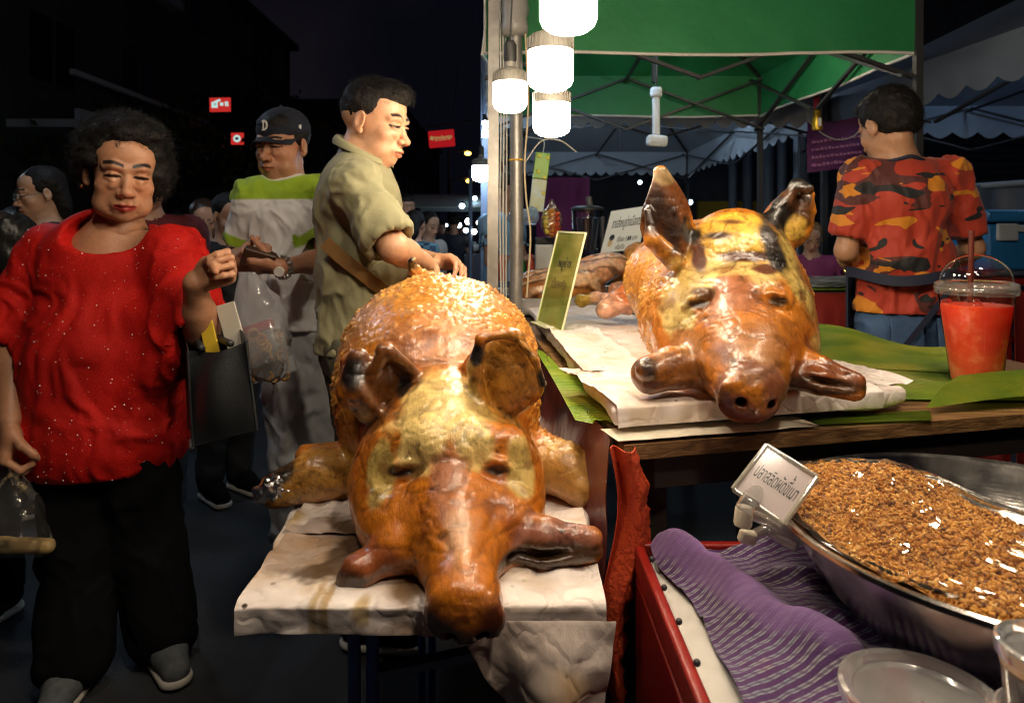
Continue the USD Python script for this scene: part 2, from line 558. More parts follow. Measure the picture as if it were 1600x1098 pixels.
LG = None
bulb(U(888, 8, 1.18) , 0.0505, 'largest lit bulb, at the top edge of the photo beside the green valance', DIFF_W, LG, 0.35)
bulb(U(860, 108, 1.55), 0.0525, 'lit bulb in the middle of the hanging row, just under the largest bulb', DIFF_W, LG, 0.4)
bulb(U(797, 150, 1.95), 0.049, 'lit bulb hanging leftmost of the row, right in front of the steel poles', DIFF_W, LG, 0.55)
bulb(U(862, 185, 1.85), 0.0515, 'lowest lit bulb of the row, hanging right of the round pole', DIFF_W, LG, 0.4)
# the row goes on towards the photographer, out of the frame: the dome lid and the bowl mirror it, and it lights the people
DIFF_S = glow('bulb_strong', (1.0, 0.83, 0.63), 150.0)
DIFF_M = glow('bulb_bright', (1.0, 0.82, 0.60), 95.0)
DIFF_C2 = glow('bulb_cool_strong', (0.60, 0.79, 1.0), 85.0)
for c, r, lab, mt in (((0.14, 0.95, 1.86), 0.05, 'lit bulb just above the frame over the front pig', DIFF_W), ((0.62, 0.95, 1.90), 0.05, 'lit bulb above the frame over the metal bowl', DIFF_M),
                      ((1.0, 1.15, 1.84), 0.05, 'lit bulb above the frame over the red drink', DIFF_M), ((0.36, 0.30, 2.15), 0.06, 'strong bulb above and right of the photographer, outside the frame', DIFF_S),
                      ((-0.52, 0.80, 2.38), 0.06, 'strong bulb hung over the walkway in front of the people, above the frame', DIFF_S),
                      ((0.45, 3.35, 2.20), 0.045, 'bulb under the green roof hidden by the front valance, nearer the poles', DIFF_C2), ((1.25, 3.35, 2.20), 0.045, 'bulb under the green roof hidden by the front valance, nearer the seller', DIFF_W),
                      ((0.6, 6.4, 2.62), 0.06, 'cool bulb high under the grey roof, hidden by the green tent', DIFF_C2), ((1.7, 6.4, 2.62), 0.06, 'second cool bulb high under the grey roof, hidden by the green tent', DIFF_C2),
                      ((3.7, 3.6, 2.6), 0.06, 'cool bulb under the faded blue roof, outside the frame', DIFF_C2)):
    bulb(c, r, lab, mt, None, 0.3 if c[2] < 2.4 else 0.12)
# ------------------------------------------------------------------ boards and the two roast pigs
PAPER = usdkit.material(stage, '/World/Looks/greasy_paper', {
    'g': ('geometry', {}), 'n': ('noise_texture', {'scale': 9.0, 'detail': 6.0, 'roughness': 0.6, 'distortion': 0.6}), 'n2': ('noise_texture', {'scale': 3.2, 'detail': 5.0, 'roughness': 0.65}),
    'n3': ('voronoi_texture', {'scale': 42.0, 'randomness': 1.0}), 'n4': ('noise_texture', {'scale': 7.0, 'detail': 3.0}),
    'r': ('rgb_ramp', {'ramp': [(0.3, (0.72, 0.64, 0.61)), (0.62, (0.86, 0.80, 0.77))]}),
    'r2': ('rgb_ramp', {'ramp': [(0.55, (1, 1, 1)), (0.66, (0.78, 0.66, 0.5)), (0.72, (0.9, 0.82, 0.7)), (0.85, (0.72, 0.58, 0.42))]}),
    'r3': ('rgb_ramp', {'ramp': [(0.0, (0.06, 0.04, 0.02)), (0.13, (0.08, 0.05, 0.03)), (0.2, (1, 1, 1))]}),
    'r4': ('rgb_ramp', {'ramp': [(0.56, (0, 0, 0)), (0.66, (1, 1, 1))]}),
    'm': ('mix', {'mix_type': 'multiply', 'fac': 1.0}), 'm2': ('mix', {'mix_type': 'multiply', 'fac': 1.0}), 'm3': ('mix', {'mix_type': 'multiply', 'fac': 1.0}), 'at': ('attribute', {'attribute': 'Cd'}),
    'b': ('bump', {'strength': 1.0, 'distance': 0.004}), 'v': ('voronoi_texture', {'feature': 'distance_to_edge', 'scale': 13.0}), 'vd': ('mix_vector', {'fac': 0.22}), 'vr': ('map_range', {'from_min': 0.0, 'from_max': 0.10, 'to_min': 0.0, 'to_max': 1.0, 'clamp': True}), 'b2': ('bump', {'strength': 0.35, 'distance': 0.003}), 'p': ('principled_bsdf', {'roughness': 0.42, 'specular_ior_level': 0.45})},
    [('g.position', 'n.vector'), ('g.position', 'n2.vector'), ('g.position', 'n3.vector'), ('g.position', 'n4.vector'), ('n.fac', 'r.fac'), ('n2.fac', 'r2.fac'), ('r.color', 'm.color1'), ('r2.color', 'm.color2'),
     ('n3.distance', 'r3.fac'), ('n4.fac', 'r4.fac'), ('r4.color', 'm2.fac'), ('m.color', 'm2.color1'), ('r3.color', 'm2.color2'), ('m2.color', 'm3.color1'), ('at.color', 'm3.color2'), ('m3.color', 'p.base_color'), ('n.fac', 'b.height'), ('g.position', 'vd.a'), ('n4.color', 'vd.b'), ('vd.result', 'v.vector'), ('v.distance', 'vr.value'), ('vr.result', 'b2.height'), ('b.normal', 'b2.normal'), ('b2.normal', 'p.normal')], surface='p.BSDF')


def paper_board(poly, z0, z1, h, seed, amp=0.007):
    """A board wrapped in paper: a rounded slab over a convex outline, creased."""
    poly = np.asarray(poly, float)
    lo, hi = poly.min(0) - 0.03, poly.max(0) + 0.03
    s = Solid([*lo, z0 - 0.03], [*hi, z1 + 0.03], h)
    r = (z1 - z0) * 0.26
    X, Y, Z = np.meshgrid(*s.ax, indexing='ij')
    d = np.full(X.shape, -9.0, np.float32)
    for i in range(len(poly)):
        a, b = poly[i], poly[(i + 1) % len(poly)]
        n = np.array([b[1] - a[1], a[0] - b[0]]); n = n / np.linalg.norm(n)
        d = np.maximum(d, (X - a[0]) * n[0] + (Y - a[1]) * n[1])
    q0, q1 = d + r, np.abs(Z - (z0 + z1) / 2) - (z1 - z0) / 2 + r
    s.F = (np.minimum(np.maximum(q0, q1), 0) + np.sqrt(np.maximum(q0, 0) ** 2 + np.maximum(q1, 0) ** 2) - r).astype(np.float32)
    m = s.mesh(2)
    P = m.vertices
    w = fbm(P * 9, 4, seed)
    Pw = P + 0.05 * np.stack([fbm(P * 7, 2, seed + 1), fbm(P * 7, 2, seed + 2), fbm(P * 7, 2, seed + 3)], -1)
    c = crumple(Pw, 60, [*lo, z0 - .05], [*hi, z1 + .05], seed)
    c2 = crumple(Pw * [1, 1, 2.5], 200, [*lo, 2.5 * z0 - .05], [*hi, 2.5 * z1 + .05], seed + 5)
    side = sst(0.012, -0.03, np.interp(P[:, 2], [z0, z1], [z0, z1]) * 0 + np.min([((P[:, :2] - poly[i]) @ (lambda e: np.array([-e[1], e[0]]) / np.linalg.norm(e))(poly[(i + 1) % len(poly)] - poly[i])) for i in range(len(poly))], axis=0) * -1 * -1 - 0.03)
    return displace(m, amp * ((w - 0.5) * 1.6 + 0.9 * (c ** 0.6 - 0.5)) + amp * 0.8 * (c2 ** 0.6 - 0.5) * (0.6 + 1.2 * side))


def wrap_sheet(parent, p0, p1, back, z, drop, seed, shade=1.0, lift=0.006, n=70, m=60, dirn=(0, 1), pts=()):
    """A loose sheet of paper on a board: its front edge runs from p0 to p1 (xy), it reaches back along dirn and folds down over the front by drop."""
    p0, p1, dn = np.asarray(p0, float), np.asarray(p1, float), np.asarray(dirn, float)
    A, B = np.meshgrid(np.linspace(0, 1, n), np.linspace(-drop, back, m), indexing='ij')
    e = p0 + A[..., None] * (p1 - p0)
    r = 0.012
    top = np.maximum(B, 0)
    P = np.zeros((n, m, 3))
    P[..., :2] = e + dn * (top + np.where(B < 0, -lift - 0.002, r * np.exp(-top / r) * -0.4))[..., None]
    P[..., 2] = z + lift + np.minimum(B, 0) - 0.004 * np.exp(-top / r)
    q = P.reshape(-1, 3)
    w = q + 0.05 * np.stack([fbm(q * 8, 2, seed + k) for k in range(3)], -1)
    lo, hi = w.min(0) - .02, w.max(0) + .02
    c = crumple(w, 46, lo, hi, seed).reshape(n, m)
    c2 = crumple(w * [1, 1, 1.3], 240, lo, hi * [1, 1, 1.3], seed + 3).reshape(n, m)
    h = 0.011 * (c ** 0.7 - 0.35) + 0.0035 * (c2 ** 0.7 - 0.4) + 0.004 * (fbm(q * 20, 3, seed).reshape(n, m) - 0.5)
    edge_ = 0.010 * (1 - np.minimum(np.minimum(A, 1 - A) * 9, 1)) * fbm(q * 12, 2, seed + 9).reshape(n, m)
    P[..., 2] += np.where(B >= 0, np.maximum(h, -0.003) + edge_, h * 0.3)
    P[..., :2] -= dn * (np.where(B < 0, np.maximum(h, -0.004) + edge_, 0))[..., None]
    mm = sheet(P, 0.0009)
    cd = paint(mm.vertices, (shade, shade * .985, shade * .97), pts, 1, 0.5, 22)
    g = sst(0.55, 0.7, fbm(mm.vertices * 9, 4, seed + 2))[:, None]
    cd = cd * (1 - g * np.array([0.12, 0.2, 0.32])) 
    return part(parent, 'paper_sheet', mm, PAPER, cd=cd)


bA = np.array([[-0.378, 0.93], [0.13, 0.93], [0.137, 1.25], [0.1, 1.95], [-0.43, 1.95], [-0.415, 1.25]])[::1]
bA_top, bB_top = 0.69, 0.90
t = thing('paper_wrapped_board', 'white paper wrapped board under the front roast pig, its corner stained and sagging', 'board', (-0.12, 1.4, 0.645))
STA = (0.30, 0.22, 0.14)
STAINS = [(U(505, 845, 1.1), (0.085, 0.12, 0.05), (0.16, 0.12, 0.085), 0.12), (U(470, 850, 1.1), (0.06, 0.10, 0.05), (0.55, 0.48, 0.44), 0.15), (U(640, 930, 0.98), (0.03, 0.07, 0.04), STA, 0.4), (U(495, 960, 0.94), (0.007, 0.05, 0.05), (0.62, 0.5, 0.3), 0.4), (U(512, 950, 0.94), (0.006, 0.05, 0.06), (0.55, 0.42, 0.24), 0.4),
     (U(568, 955, 0.93), (0.012, 0.03, 0.016), (0.6, 0.48, 0.28), 0.3), (U(810, 930, 0.96), (0.12, 0.05, 0.006), (0.5, 0.42, 0.36), 0.6), (U(455, 800, 1.2), (0.03, 0.04, 0.02), (0.5, 0.38, 0.18), 0.5), (U(720, 990, 0.93), (0.16, 0.03, 0.02), (0.6, 0.5, 0.42), 0.5)]
m = paper_board(bA, 0.646, bA_top, 0.006, 11)
cd = paint(m.vertices, (1, 1, 1), STAINS, 5, 0.5, 22)
part(t, 'paper_wrapping', m, PAPER, cd=cd)
wrap_sheet(t, (-0.375, 0.93), (-0.10, 0.925), 0.20, bA_top, 0.038, 61, 0.98, pts=STAINS)
wrap_sheet(t, (-0.12, 0.928), (0.128, 0.93), 0.30, bA_top, 0.040, 62, 1.0, 0.008, pts=STAINS)
wrap_sheet(t, (-0.385, 1.16), (-0.24, 1.15), 0.35, bA_top, 0.0, 63, 0.95, 0.007, pts=STAINS)
# dark grease-soaked patch and the folded flap that hangs at the corner
fl = np.zeros((40, 44, 3))
for i, a in enumerate(np.linspace(0, 1, 40)):
    for j, b in enumerate(np.linspace(0, 1, 44)):
        top = np.array([-0.075 + 0.215 * b, 0.925 - 0.012 * math.sin(b * 3), 0.668])
        wid = 0.215 * (1 - 0.55 * a)
        fl[i, j] = [-0.075 + 0.235 * a * 0.28 + wid * b + 0.02 * a, 0.914 + 0.04 * a * math.sin(2.2 * PI * b + 1.5 * a) - 0.02 * math.sin(a * 3), 0.676 - 0.20 * a * (0.75 + 0.35 * b)]
q = fl.reshape(-1, 3)
cr = crumple(q + 0.03 * (fbm(q * 14, 3, 3) - 0.5)[:, None], 26, q.min(0), q.max(0), 4).reshape(40, 44)
fl[..., 1] -= 0.028 * cr * np.linspace(0.1, 1, 40)[:, None]
m = sheet(fl, 0.001)
part(t, 'hanging_flap', m, PAPER, cd=paint(m.vertices, (0.8, 0.74, 0.7), [((0.06, 0.9, 0.6), (0.05, 0.1, 0.025), (0.66, 0.5, 0.3), 0.4), ((0.0, 0.9, 0.62), (0.06, 0.1, 0.05), (0.55, 0.5, 0.46), 0.5)], 8, 0.6, 20))

tA = np.array([0.198, 1.135])
bB = np.array([[0.172, 1.165], [0.70, 1.30], [0.845, 1.36], [0.74, 1.72], [0.62, 3.0], [0.06, 3.0]])
t = thing('paper_wrapped_board', 'long white paper wrapped board under the roast pig on the wooden table', 'board', (0.4, 1.9, 0.862))
m = paper_board(bB, 0.862, bB_top, 0.0075, 21)
cd = paint(m.vertices, (1.05, 1.02, 1.0), [(U(1090, 610, 1.19), (0.03, 0.06, 0.03), (0.5, 0.36, 0.22), 0.5), (U(1260, 640, 1.15), (0.05, 0.06, 0.02), (0.75, 0.62, 0.45), 0.5), (U(1000, 600, 1.22), (0.07, 0.07, 0.03), (0.72, 0.6, 0.48), 0.6), (U(940, 520, 1.9), (0.05, 0.3, 0.03), (0.62, 0.5, 0.4), 0.7), (U(1350, 590, 1.3), (0.05, 0.1, 0.03), (0.8, 0.68, 0.5), 0.5), (U(960, 560, 1.6), (0.1, 0.2, 0.03), (0.85, 0.76, 0.66), 0.6)], 6, 0.6, 18)
part(t, 'paper_wrapping', m, PAPER, cd=cd)
fd = np.array([-0.24, 0.97])
wrap_sheet(t, (0.178, 1.168), (0.46, 1.240), 0.32, bB_top, 0.036, 71, 1.03, 0.007, dirn=fd)
wrap_sheet(t, (0.44, 1.236), (0.70, 1.30), 0.24, bB_top, 0.036, 72, 1.05, 0.009, dirn=fd)
wrap_sheet(t, (0.15, 1.45), (0.30, 1.47), 0.75, bB_top, 0.0, 73, 1.02, 0.007, dirn=(-0.06, 1))
wrap_sheet(t, (0.66, 1.32), (0.80, 1.36), 0.22, bB_top, 0.0, 74, 1.0, 0.007, dirn=fd)


def ear(s, base, up, side, L, Wd, cup, bend, th=0.006, tip=0.75, ragged=0.0, seed=0, ncol=11, nrow=16, k=0.010):
    """A pig's ear: a leaf-shaped cupped sheet. up: along it, side: across it; bend turns it towards the cup's normal along its length."""
    up, side = np.asarray(up, float), np.asarray(side, float)
    up = up / np.linalg.norm(up)
    side = side - up * (side @ up); side /= np.linalg.norm(side)
    nrm = np.cross(side, up)
    r = np.random.default_rng(seed)
    grid = np.zeros((nrow, ncol, 3))
    p, ang = np.array(base, float), 0.0
    for i, tt in enumerate(np.linspace(0, 1, nrow)):
        w = Wd * (0.55 + 0.75 * math.sin(PI * min(tt * 0.9 + 0.08, 1))) * (1 - tt ** 3 * tip) / 1.2
        d = up * math.cos(ang) + nrm * math.sin(ang)
        nn = nrm * math.cos(ang) - up * math.sin(ang)
        for j, uu in enumerate(np.linspace(-1, 1, ncol)):
            cc = max(abs(cup) * (1 - 0.35 * tt), 0.1)
            a = uu * cc
            rad = w / (2 * cc)
            grid[i, j] = p + side * rad * math.sin(a) + nn * rad * (1 - math.cos(a)) * (1 if cup > 0 else -1) + d * ragged * r.normal() * (tt > 0.6) * 0.012 + nn * 0.004 * math.sin(5 * tt + 3 * uu)
        p = p + d * L / (nrow - 1)
        ang += bend / (nrow - 1)
    for j in range(ncol):
        s.chain(list(grid[:, j]), [th] * nrow, k)
    for i in range(0, nrow):
        s.chain(list(grid[i]), [th * 0.95] * ncol, k)
    return grid


def pig_finish(s, crackle, cols, seed):
    m = s.mesh(1)
    P = m.vertices
    cw = crackle(P)
    n = len(P)
    # crackling: blisters of two sizes where the skin has puffed up
    lo, hi = P.min(0), P.max(0)
    r = np.random.default_rng(seed)
    a1, _ = cells(P + 0.01 * (fbm(P * 40, 2, seed)[:, None] - 0.5), r.uniform(lo, hi, (int(np.prod(hi - lo) / 0.0115 ** 3), 3)))
    a2, _ = cells(P, r.uniform(lo, hi, (int(np.prod(hi - lo) / 0.0068 ** 3), 3)))
    bl = 0.0048 * (1 - sst(0.001, 0.0065, a1)) + 0.0028 * (1 - sst(0.0008, 0.004, a2))
    patchy = sst(0.36, 0.55, fbm(P * 11, 4, seed + 2))
    h = cw * bl * (0.45 + 0.75 * patchy) + 0.0028 * (fbm(P * 22, 4, seed + 4) - 0.5) + 0.004 * (fbm(P * 9, 3, seed + 5) - 0.5)
    rw = fbm(P * [13, 9, 26] + 1.5 * (fbm(P * 9, 2, seed + 11)[:, None] - 0.5), 3, seed + 12)
    wr = sst(0.045, 0.0, np.abs(rw - 0.5))                                # wrinkles, and smaller cracks in the skin
    rc = fbm(P * 34 + 2.0 * (fbm(P * 20, 2, seed + 14)[:, None] - 0.5), 3, seed + 13)
    ck = sst(0.03, 0.0, np.abs(rc - 0.52)) * sst(0.45, 0.6, fbm(P * 8, 3, seed + 15))
    h = h - (1 - cw) * (0.0013 * wr + 0.0010 * ck)
    m = displace(m, h)
    C = cols(P)
    puff = (cw * (bl / 0.007) * (0.4 + 0.6 * patchy))[:, None]
    C = C + (np.array([0.74, 0.42, 0.10]) - C) * np.clip(puff * 1.15, 0, 1) * 0.85
    C = C * (0.80 + 0.42 * fbm(P * 30, 4, seed + 7))[:, None]
    C = C * (1 - (1 - cw) * (0.35 * wr + 0.5 * ck))[:, None]
    dk = sst(0.64, 0.74, fbm(P * 17, 4, seed + 16))
    C = C + (C * [0.42, 0.28, 0.22] - C) * (0.75 * dk * (1 - 0.6 * cw))[:, None]
    sd = r.uniform(lo, hi, (900, 3))
    sp, _ = cells(P + 0.003 * (fbm(P * 160, 2, seed)[:, None] - 0.5), sd)
    C = C * (1 - 0.85 * sst(0.0042, 0.0022, sp))[:, None]
    return m, np.clip(C, 0.004, 0.9)


PIGSKIN = usdkit.material(stage, '/World/Looks/roast_skin', {
    'a': ('attribute', {'attribute': 'Cd'}), 'g': ('geometry', {}), 'n': ('noise_texture', {'scale': 42.0, 'detail': 8.0, 'roughness': 0.7, 'distortion': 0.4}), 'r': ('rgb_ramp', {'ramp': [(0.3, (0.60, 0.50, 0.42)), (0.5, (1, 1, 1)), (0.7, (1.3, 1.35, 1.4))]}),
    'm': ('mix', {'mix_type': 'multiply', 'fac': 1.0}), 'mp': ('mapping', {'scale': (1.0, 0.35, 0.5)}), 'n2': ('noise_texture', {'scale': 95.0, 'detail': 6.0, 'roughness': 0.65}), 'n3': ('noise_texture', {'scale': 300.0, 'detail': 3.0}),
    'v': ('voronoi_texture', {'scale': 120.0}), 'rn': ('noise_texture', {'scale': 18.0, 'detail': 6.0, 'roughness': 0.7}), 'rm': ('map_range', {'from_min': 0.35, 'from_max': 0.65, 'to_min': 0.24, 'to_max': 0.50, 'clamp': True}),
    'cm': ('map_range', {'from_min': 0.36, 'from_max': 0.62, 'to_min': 1.0, 'to_max': 0.5, 'clamp': True}),
    'b1': ('bump', {'strength': 0.8, 'distance': 0.0022}), 'b2': ('bump', {'strength': 0.5, 'distance': 0.0006}), 'b3': ('bump', {'strength': 0.4, 'distance': 0.0008}), 'bc': ('bump', {'strength': 0.7, 'distance': 0.0018}),
    'p': ('principled_bsdf', {'coat_roughness': 0.06, 'specular_ior_level': 0.5})},
    [('g.position', 'n.vector'), ('g.position', 'mp.vector'), ('mp.vector', 'n2.vector'), ('g.position', 'n3.vector'), ('g.position', 'v.vector'), ('g.position', 'rn.vector'), ('n.fac', 'r.fac'), ('a.color', 'm.color1'), ('r.color', 'm.color2'), ('m.color', 'p.base_color'),
     ('rn.fac', 'rm.value'), ('rm.result', 'p.roughness'), ('rn.fac', 'cm.value'), ('cm.result', 'p.coat_weight'), ('n2.fac', 'b1.height'), ('n3.fac', 'b2.height'), ('v.distance', 'b3.height'), ('b1.normal', 'b2.normal'), ('b2.normal', 'b3.normal'), ('b3.normal', 'p.normal'), ('n2.fac', 'bc.height'), ('bc.normal', 'p.coat_normal')], surface='p.BSDF')
AMBER, GOLD, CREAM, PINK, CHAR, DKBR = (0.52, 0.155, 0.010), (0.56, 0.21, 0.018), (0.80, 0.57, 0.20), (0.36, 0.135, 0.06), (0.012, 0.008, 0.006), (0.10, 0.032, 0.008)

# ---- the front pig
s = Solid([-0.50, 0.80, 0.655], [0.22, 2.0, 1.16], 0.0046)
C = lambda px, py, d: U(px, py, d)
s.ell((-0.165, 1.55, 0.895), (0.225, 0.30, 0.21), k=0)
s.ell((-0.175, 1.74, 0.88), (0.205, 0.18, 0.20), k=0.06)
s.ell((-0.150, 1.38, 0.845), (0.20, 0.17, 0.185), k=0.06)
s.ell((-0.122, 1.22, 0.825), (0.118, 0.15, 0.125), k=0.05)              # skull
s.ell((-0.205, 1.19, 0.765), (0.078, 0.12, 0.10), k=0.04)               # cheeks
s.ell((-0.025, 1.17, 0.770), (0.082, 0.12, 0.10), k=0.04)
s.cone((-0.105, 1.12, 0.775), (-0.066, 0.912, 0.712), 0.082, 0.046, k=0.035)   # snout
s.cone((-0.115, 1.20, 0.772), (-0.080, 1.03, 0.732), 0.130, 0.066, k=0.05)
s.cone((-0.100, 1.07, 0.792), (-0.070, 0.935, 0.742), 0.036, 0.02, k=0.03)     # nose bridge
s.cone((-0.125, 1.10, 0.80), (-0.085, 0.93, 0.722), 0.035, 0.022, k=0.012)
s.cone((-0.075, 1.10, 0.80), (-0.050, 0.93, 0.722), 0.035, 0.022, k=0.012)
ax = np.array([0.12, -0.86, -0.50]); ax /= np.linalg.norm(ax)
ns = np.array([-0.0635, 0.905, 0.716])
s.cone(ns, ns + ax * 0.012, 0.049, 0.050, k=0.010)
s.ell(ns + ax * 0.032, (0.052, 0.016, 0.046), rot(-7, 13), k=0.012)
for q in (-0.02, 0.02):
    s.ell(ns + ax * 0.055 + [q, 0, -0.004], (0.010, 0.02, 0.008), k=0.006, op='sub')
s.ell((-0.17, 1.09, 0.735), (0.075, 0.09, 0.062), k=0.04)
s.ell((-0.022, 1.09, 0.735), (0.07, 0.09, 0.062), k=0.04)
s.cone(U(610, 700, 1.12), U(668, 690, 1.10), 0.02, 0.022, k=0.04)       # brows
s.cone(U(735, 690, 1.10), U(800, 690, 1.12), 0.022, 0.02, k=0.04)


def closed_eye(s, px, py, w, tilt, deep=0.007):
    """A shut, shrunken eye: a hollow, the ball behind its lids, a slit between them."""
    e = s.hit(px, py)
    s.ell(e, (w * 1.3, deep, w * 0.8), k=0.03, op='sub')
    e = s.hit(px, py)
    s.ell(e + [0, 0.008, 0], (w * 0.85, 0.014, w * 0.6), k=0.008)
    for q in (-1, 1):
        s.chain([e + [-w * 1.15, 0.006, -w * tilt], e + [-w * 0.4, -0.002, q * w * 0.55 - w * tilt * .4], e + [w * 0.4, -0.002, q * w * 0.55 + w * tilt * .4], e + [w * 1.15, 0.006, w * tilt]], [0.004, 0.006, 0.006, 0.004], 0.008)
    s.chain([e + [-w, -0.008, -w * tilt], e + [w, -0.008, w * tilt]], [0.003, 0.003], 0.005, 'sub')
    return e


EYE_A = [closed_eye(s, 628, 735, 0.021, 0.35, 0.004), closed_eye(s, 777, 732, 0.021, -0.25, 0.004)]
# front legs, folded at the knee
s.chain([U(590, 735, 1.36), U(500, 742, 1.30), U(432, 765, 1.27)], [0.062, 0.046, 0.033], 0.02)
s.chain([U(560, 715, 1.38), U(480, 712, 1.34)], [0.034, 0.022], 0.012)
s.chain([U(820, 715, 1.36), U(885, 735, 1.31), U(905, 762, 1.28)], [0.065, 0.047, 0.034], 0.02)
# the split jaw, spread to both sides
s.chain([U(672, 846, 1.06), U(620, 858, 1.01), U(560, 893, 0.985), U(543, 908, 0.98)], [0.036, 0.030, 0.023, 0.017], 0.018)
s.chain([U(655, 838, 1.06), U(600, 850, 1.02), U(550, 885, 0.99)], [0.02, 0.014, 0.010], 0.006)
s.chain([U(790, 838, 1.06), U(850, 838, 1.03), U(925, 840, 1.03)], [0.036, 0.026, 0.017], 0.016)
s.chain([U(795, 858, 1.04), U(850, 862, 1.02), U(925, 862, 1.03)], [0.024, 0.024, 0.018], 0.006)
s.ell(U(845, 868, 1.0), (0.055, 0.022, 0.007), k=0.006, op='sub')
# ears
ear(s, U(618, 640, 1.235), U(596, 535, 1.20) - U(618, 640, 1.235), (1, 0.45, 0.1), 0.125, 0.105, 1.15, 0.25, seed=1)
ear(s, U(600, 640, 1.22), U(560, 560, 1.21) - U(600, 640, 1.22), (0.4, 1, 0.3), 0.11, 0.10, 1.0, -0.5, seed=5)
s.chain([U(560, 560, 1.20), U(552, 610, 1.19), U(572, 645, 1.19)], [0.020, 0.028, 0.018], 0.015)
ear(s, U(772, 640, 1.19), U(796, 545, 1.18) - U(772, 640, 1.19), (1, -0.10, 0.0), 0.135, 0.15, -1.05, -0.35, seed=2)
s.chain([U(745, 632, 1.17), U(742, 570, 1.165), U(752, 530, 1.165)], [0.016, 0.013, 0.010], 0.012)
s.chain([U(752, 528, 1.165), U(800, 522, 1.17), U(835, 560, 1.17), U(848, 600, 1.17)], [0.009, 0.008, 0.007, 0.008], 0.010)
# tail
s.chain([(-0.20, 1.86, 1.02), (-0.208, 1.72, 1.085), U(648, 425, 1.62), U(643, 407, 1.60)], [0.025, 0.018, 0.011, 0.007], 0.012)
s.cut((0, 0, 0.676), (0, 0, -1))
crk = lambda P: sst(1.27, 1.36, P[:, 1] + 0.25 * np.abs(P[:, 0] + 0.15) + 0.06 * (fbm(P * 9, 3, 8) - 0.5)) * sst(0.74, 0.82, P[:, 2])
pt = [((-0.16, 1.6, 1.0), (0.3, 0.33, 0.35), (0.50, 0.19, 0.025), 0.3),
      ((-0.13, 1.33, 0.98), (0.12, 0.10, 0.08), (0.52, 0.22, 0.08), 0.5),
      (U(690, 655, 1.14), (0.085, 0.08, 0.10), CREAM, 0.35), (U(665, 695, 1.10), (0.048, 0.07, 0.055), CREAM, 0.3), (U(735, 690, 1.10), (0.036, 0.06, 0.05), CREAM, 0.3),
      (U(765, 625, 1.16), (0.05, 0.05, 0.035), (0.34, 0.22, 0.05), 0.4), (U(598, 745, 1.09), (0.025, 0.05, 0.06), (0.52, 0.36, 0.10), 0.35), (U(812, 745, 1.09), (0.024, 0.05, 0.055), (0.56, 0.38, 0.11), 0.35),
      (U(705, 760, 1.07), (0.034, 0.10, 0.07), PINK, 0.35), (U(718, 850, 0.97), (0.020, 0.09, 0.05), (0.52, 0.25, 0.11), 0.6),
      (EYE_A[0], (0.021, 0.04, 0.0075), (0.05, 0.02, 0.008), 0.7), (EYE_A[1], (0.021, 0.04, 0.0075), (0.05, 0.02, 0.008), 0.7),
      (U(655, 785, 1.07), (0.016, 0.05, 0.045), DKBR, 0.7),
      (U(590, 590, 1.2), (0.075, 0.07, 0.085), (0.15, 0.05, 0.01), 0.35), (U(556, 585, 1.2), (0.022, 0.06, 0.04), CHAR, 0.5), (U(560, 640, 1.19), (0.03, 0.05, 0.016), (0.45, 0.24, 0.05), 0.4), (U(630, 605, 1.19), (0.016, 0.03, 0.02), CHAR, 0.4),
      (U(800, 585, 1.18), (0.075, 0.05, 0.085), (0.40, 0.165, 0.02), 0.3), (U(745, 552, 1.16), (0.014, 0.04, 0.02), CHAR, 0.4), (U(851, 598, 1.17), (0.014, 0.04, 0.03), CHAR, 0.5),
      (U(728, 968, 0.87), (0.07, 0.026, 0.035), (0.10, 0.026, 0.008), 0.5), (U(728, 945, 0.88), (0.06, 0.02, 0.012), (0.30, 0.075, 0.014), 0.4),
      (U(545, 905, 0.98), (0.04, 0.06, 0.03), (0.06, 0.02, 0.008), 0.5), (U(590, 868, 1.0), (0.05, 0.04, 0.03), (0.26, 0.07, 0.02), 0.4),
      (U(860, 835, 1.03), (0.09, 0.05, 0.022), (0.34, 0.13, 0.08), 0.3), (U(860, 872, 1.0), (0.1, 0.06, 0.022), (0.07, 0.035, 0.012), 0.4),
      (U(500, 745, 1.28), (0.12, 0.09, 0.05), (0.50, 0.24, 0.045), 0.3), (U(440, 735, 1.28), (0.03, 0.06, 0.02), CHAR, 0.5), (U(890, 735, 1.28), (0.07, 0.09, 0.06), (0.50, 0.26, 0.06), 0.3), (U(643, 410, 1.6), (0.02, 0.03, 0.02), CHAR, 0.4)]
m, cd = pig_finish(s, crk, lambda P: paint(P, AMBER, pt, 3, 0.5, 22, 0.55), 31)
t = thing('roast_pig', 'whole roast pig on the lower board in front, snout over the board edge', 'roast pig', (-0.12, 1.4, 0.676))
part(t, 'body', m, PIGSKIN, cd=cd)
foil = Solid(U(430, 790, 1.27) - 0.06, U(405, 750, 1.25) + 0.06, 0.005)
foil.chain([U(432, 762, 1.262), U(412, 772, 1.255)], [0.03, 0.022], 0.01)
fm = foil.mesh()
part(t, 'foil_wrap', displace(fm, 0.012 * (crumple(fm.vertices, 60, fm.vertices.min(0), fm.vertices.max(0), 4) - 0.35)), M('foil', (0.75, 0.75, 0.76), 0.25, metallic=1.0), False, label='crumpled foil on the front pig\'s left leg end')

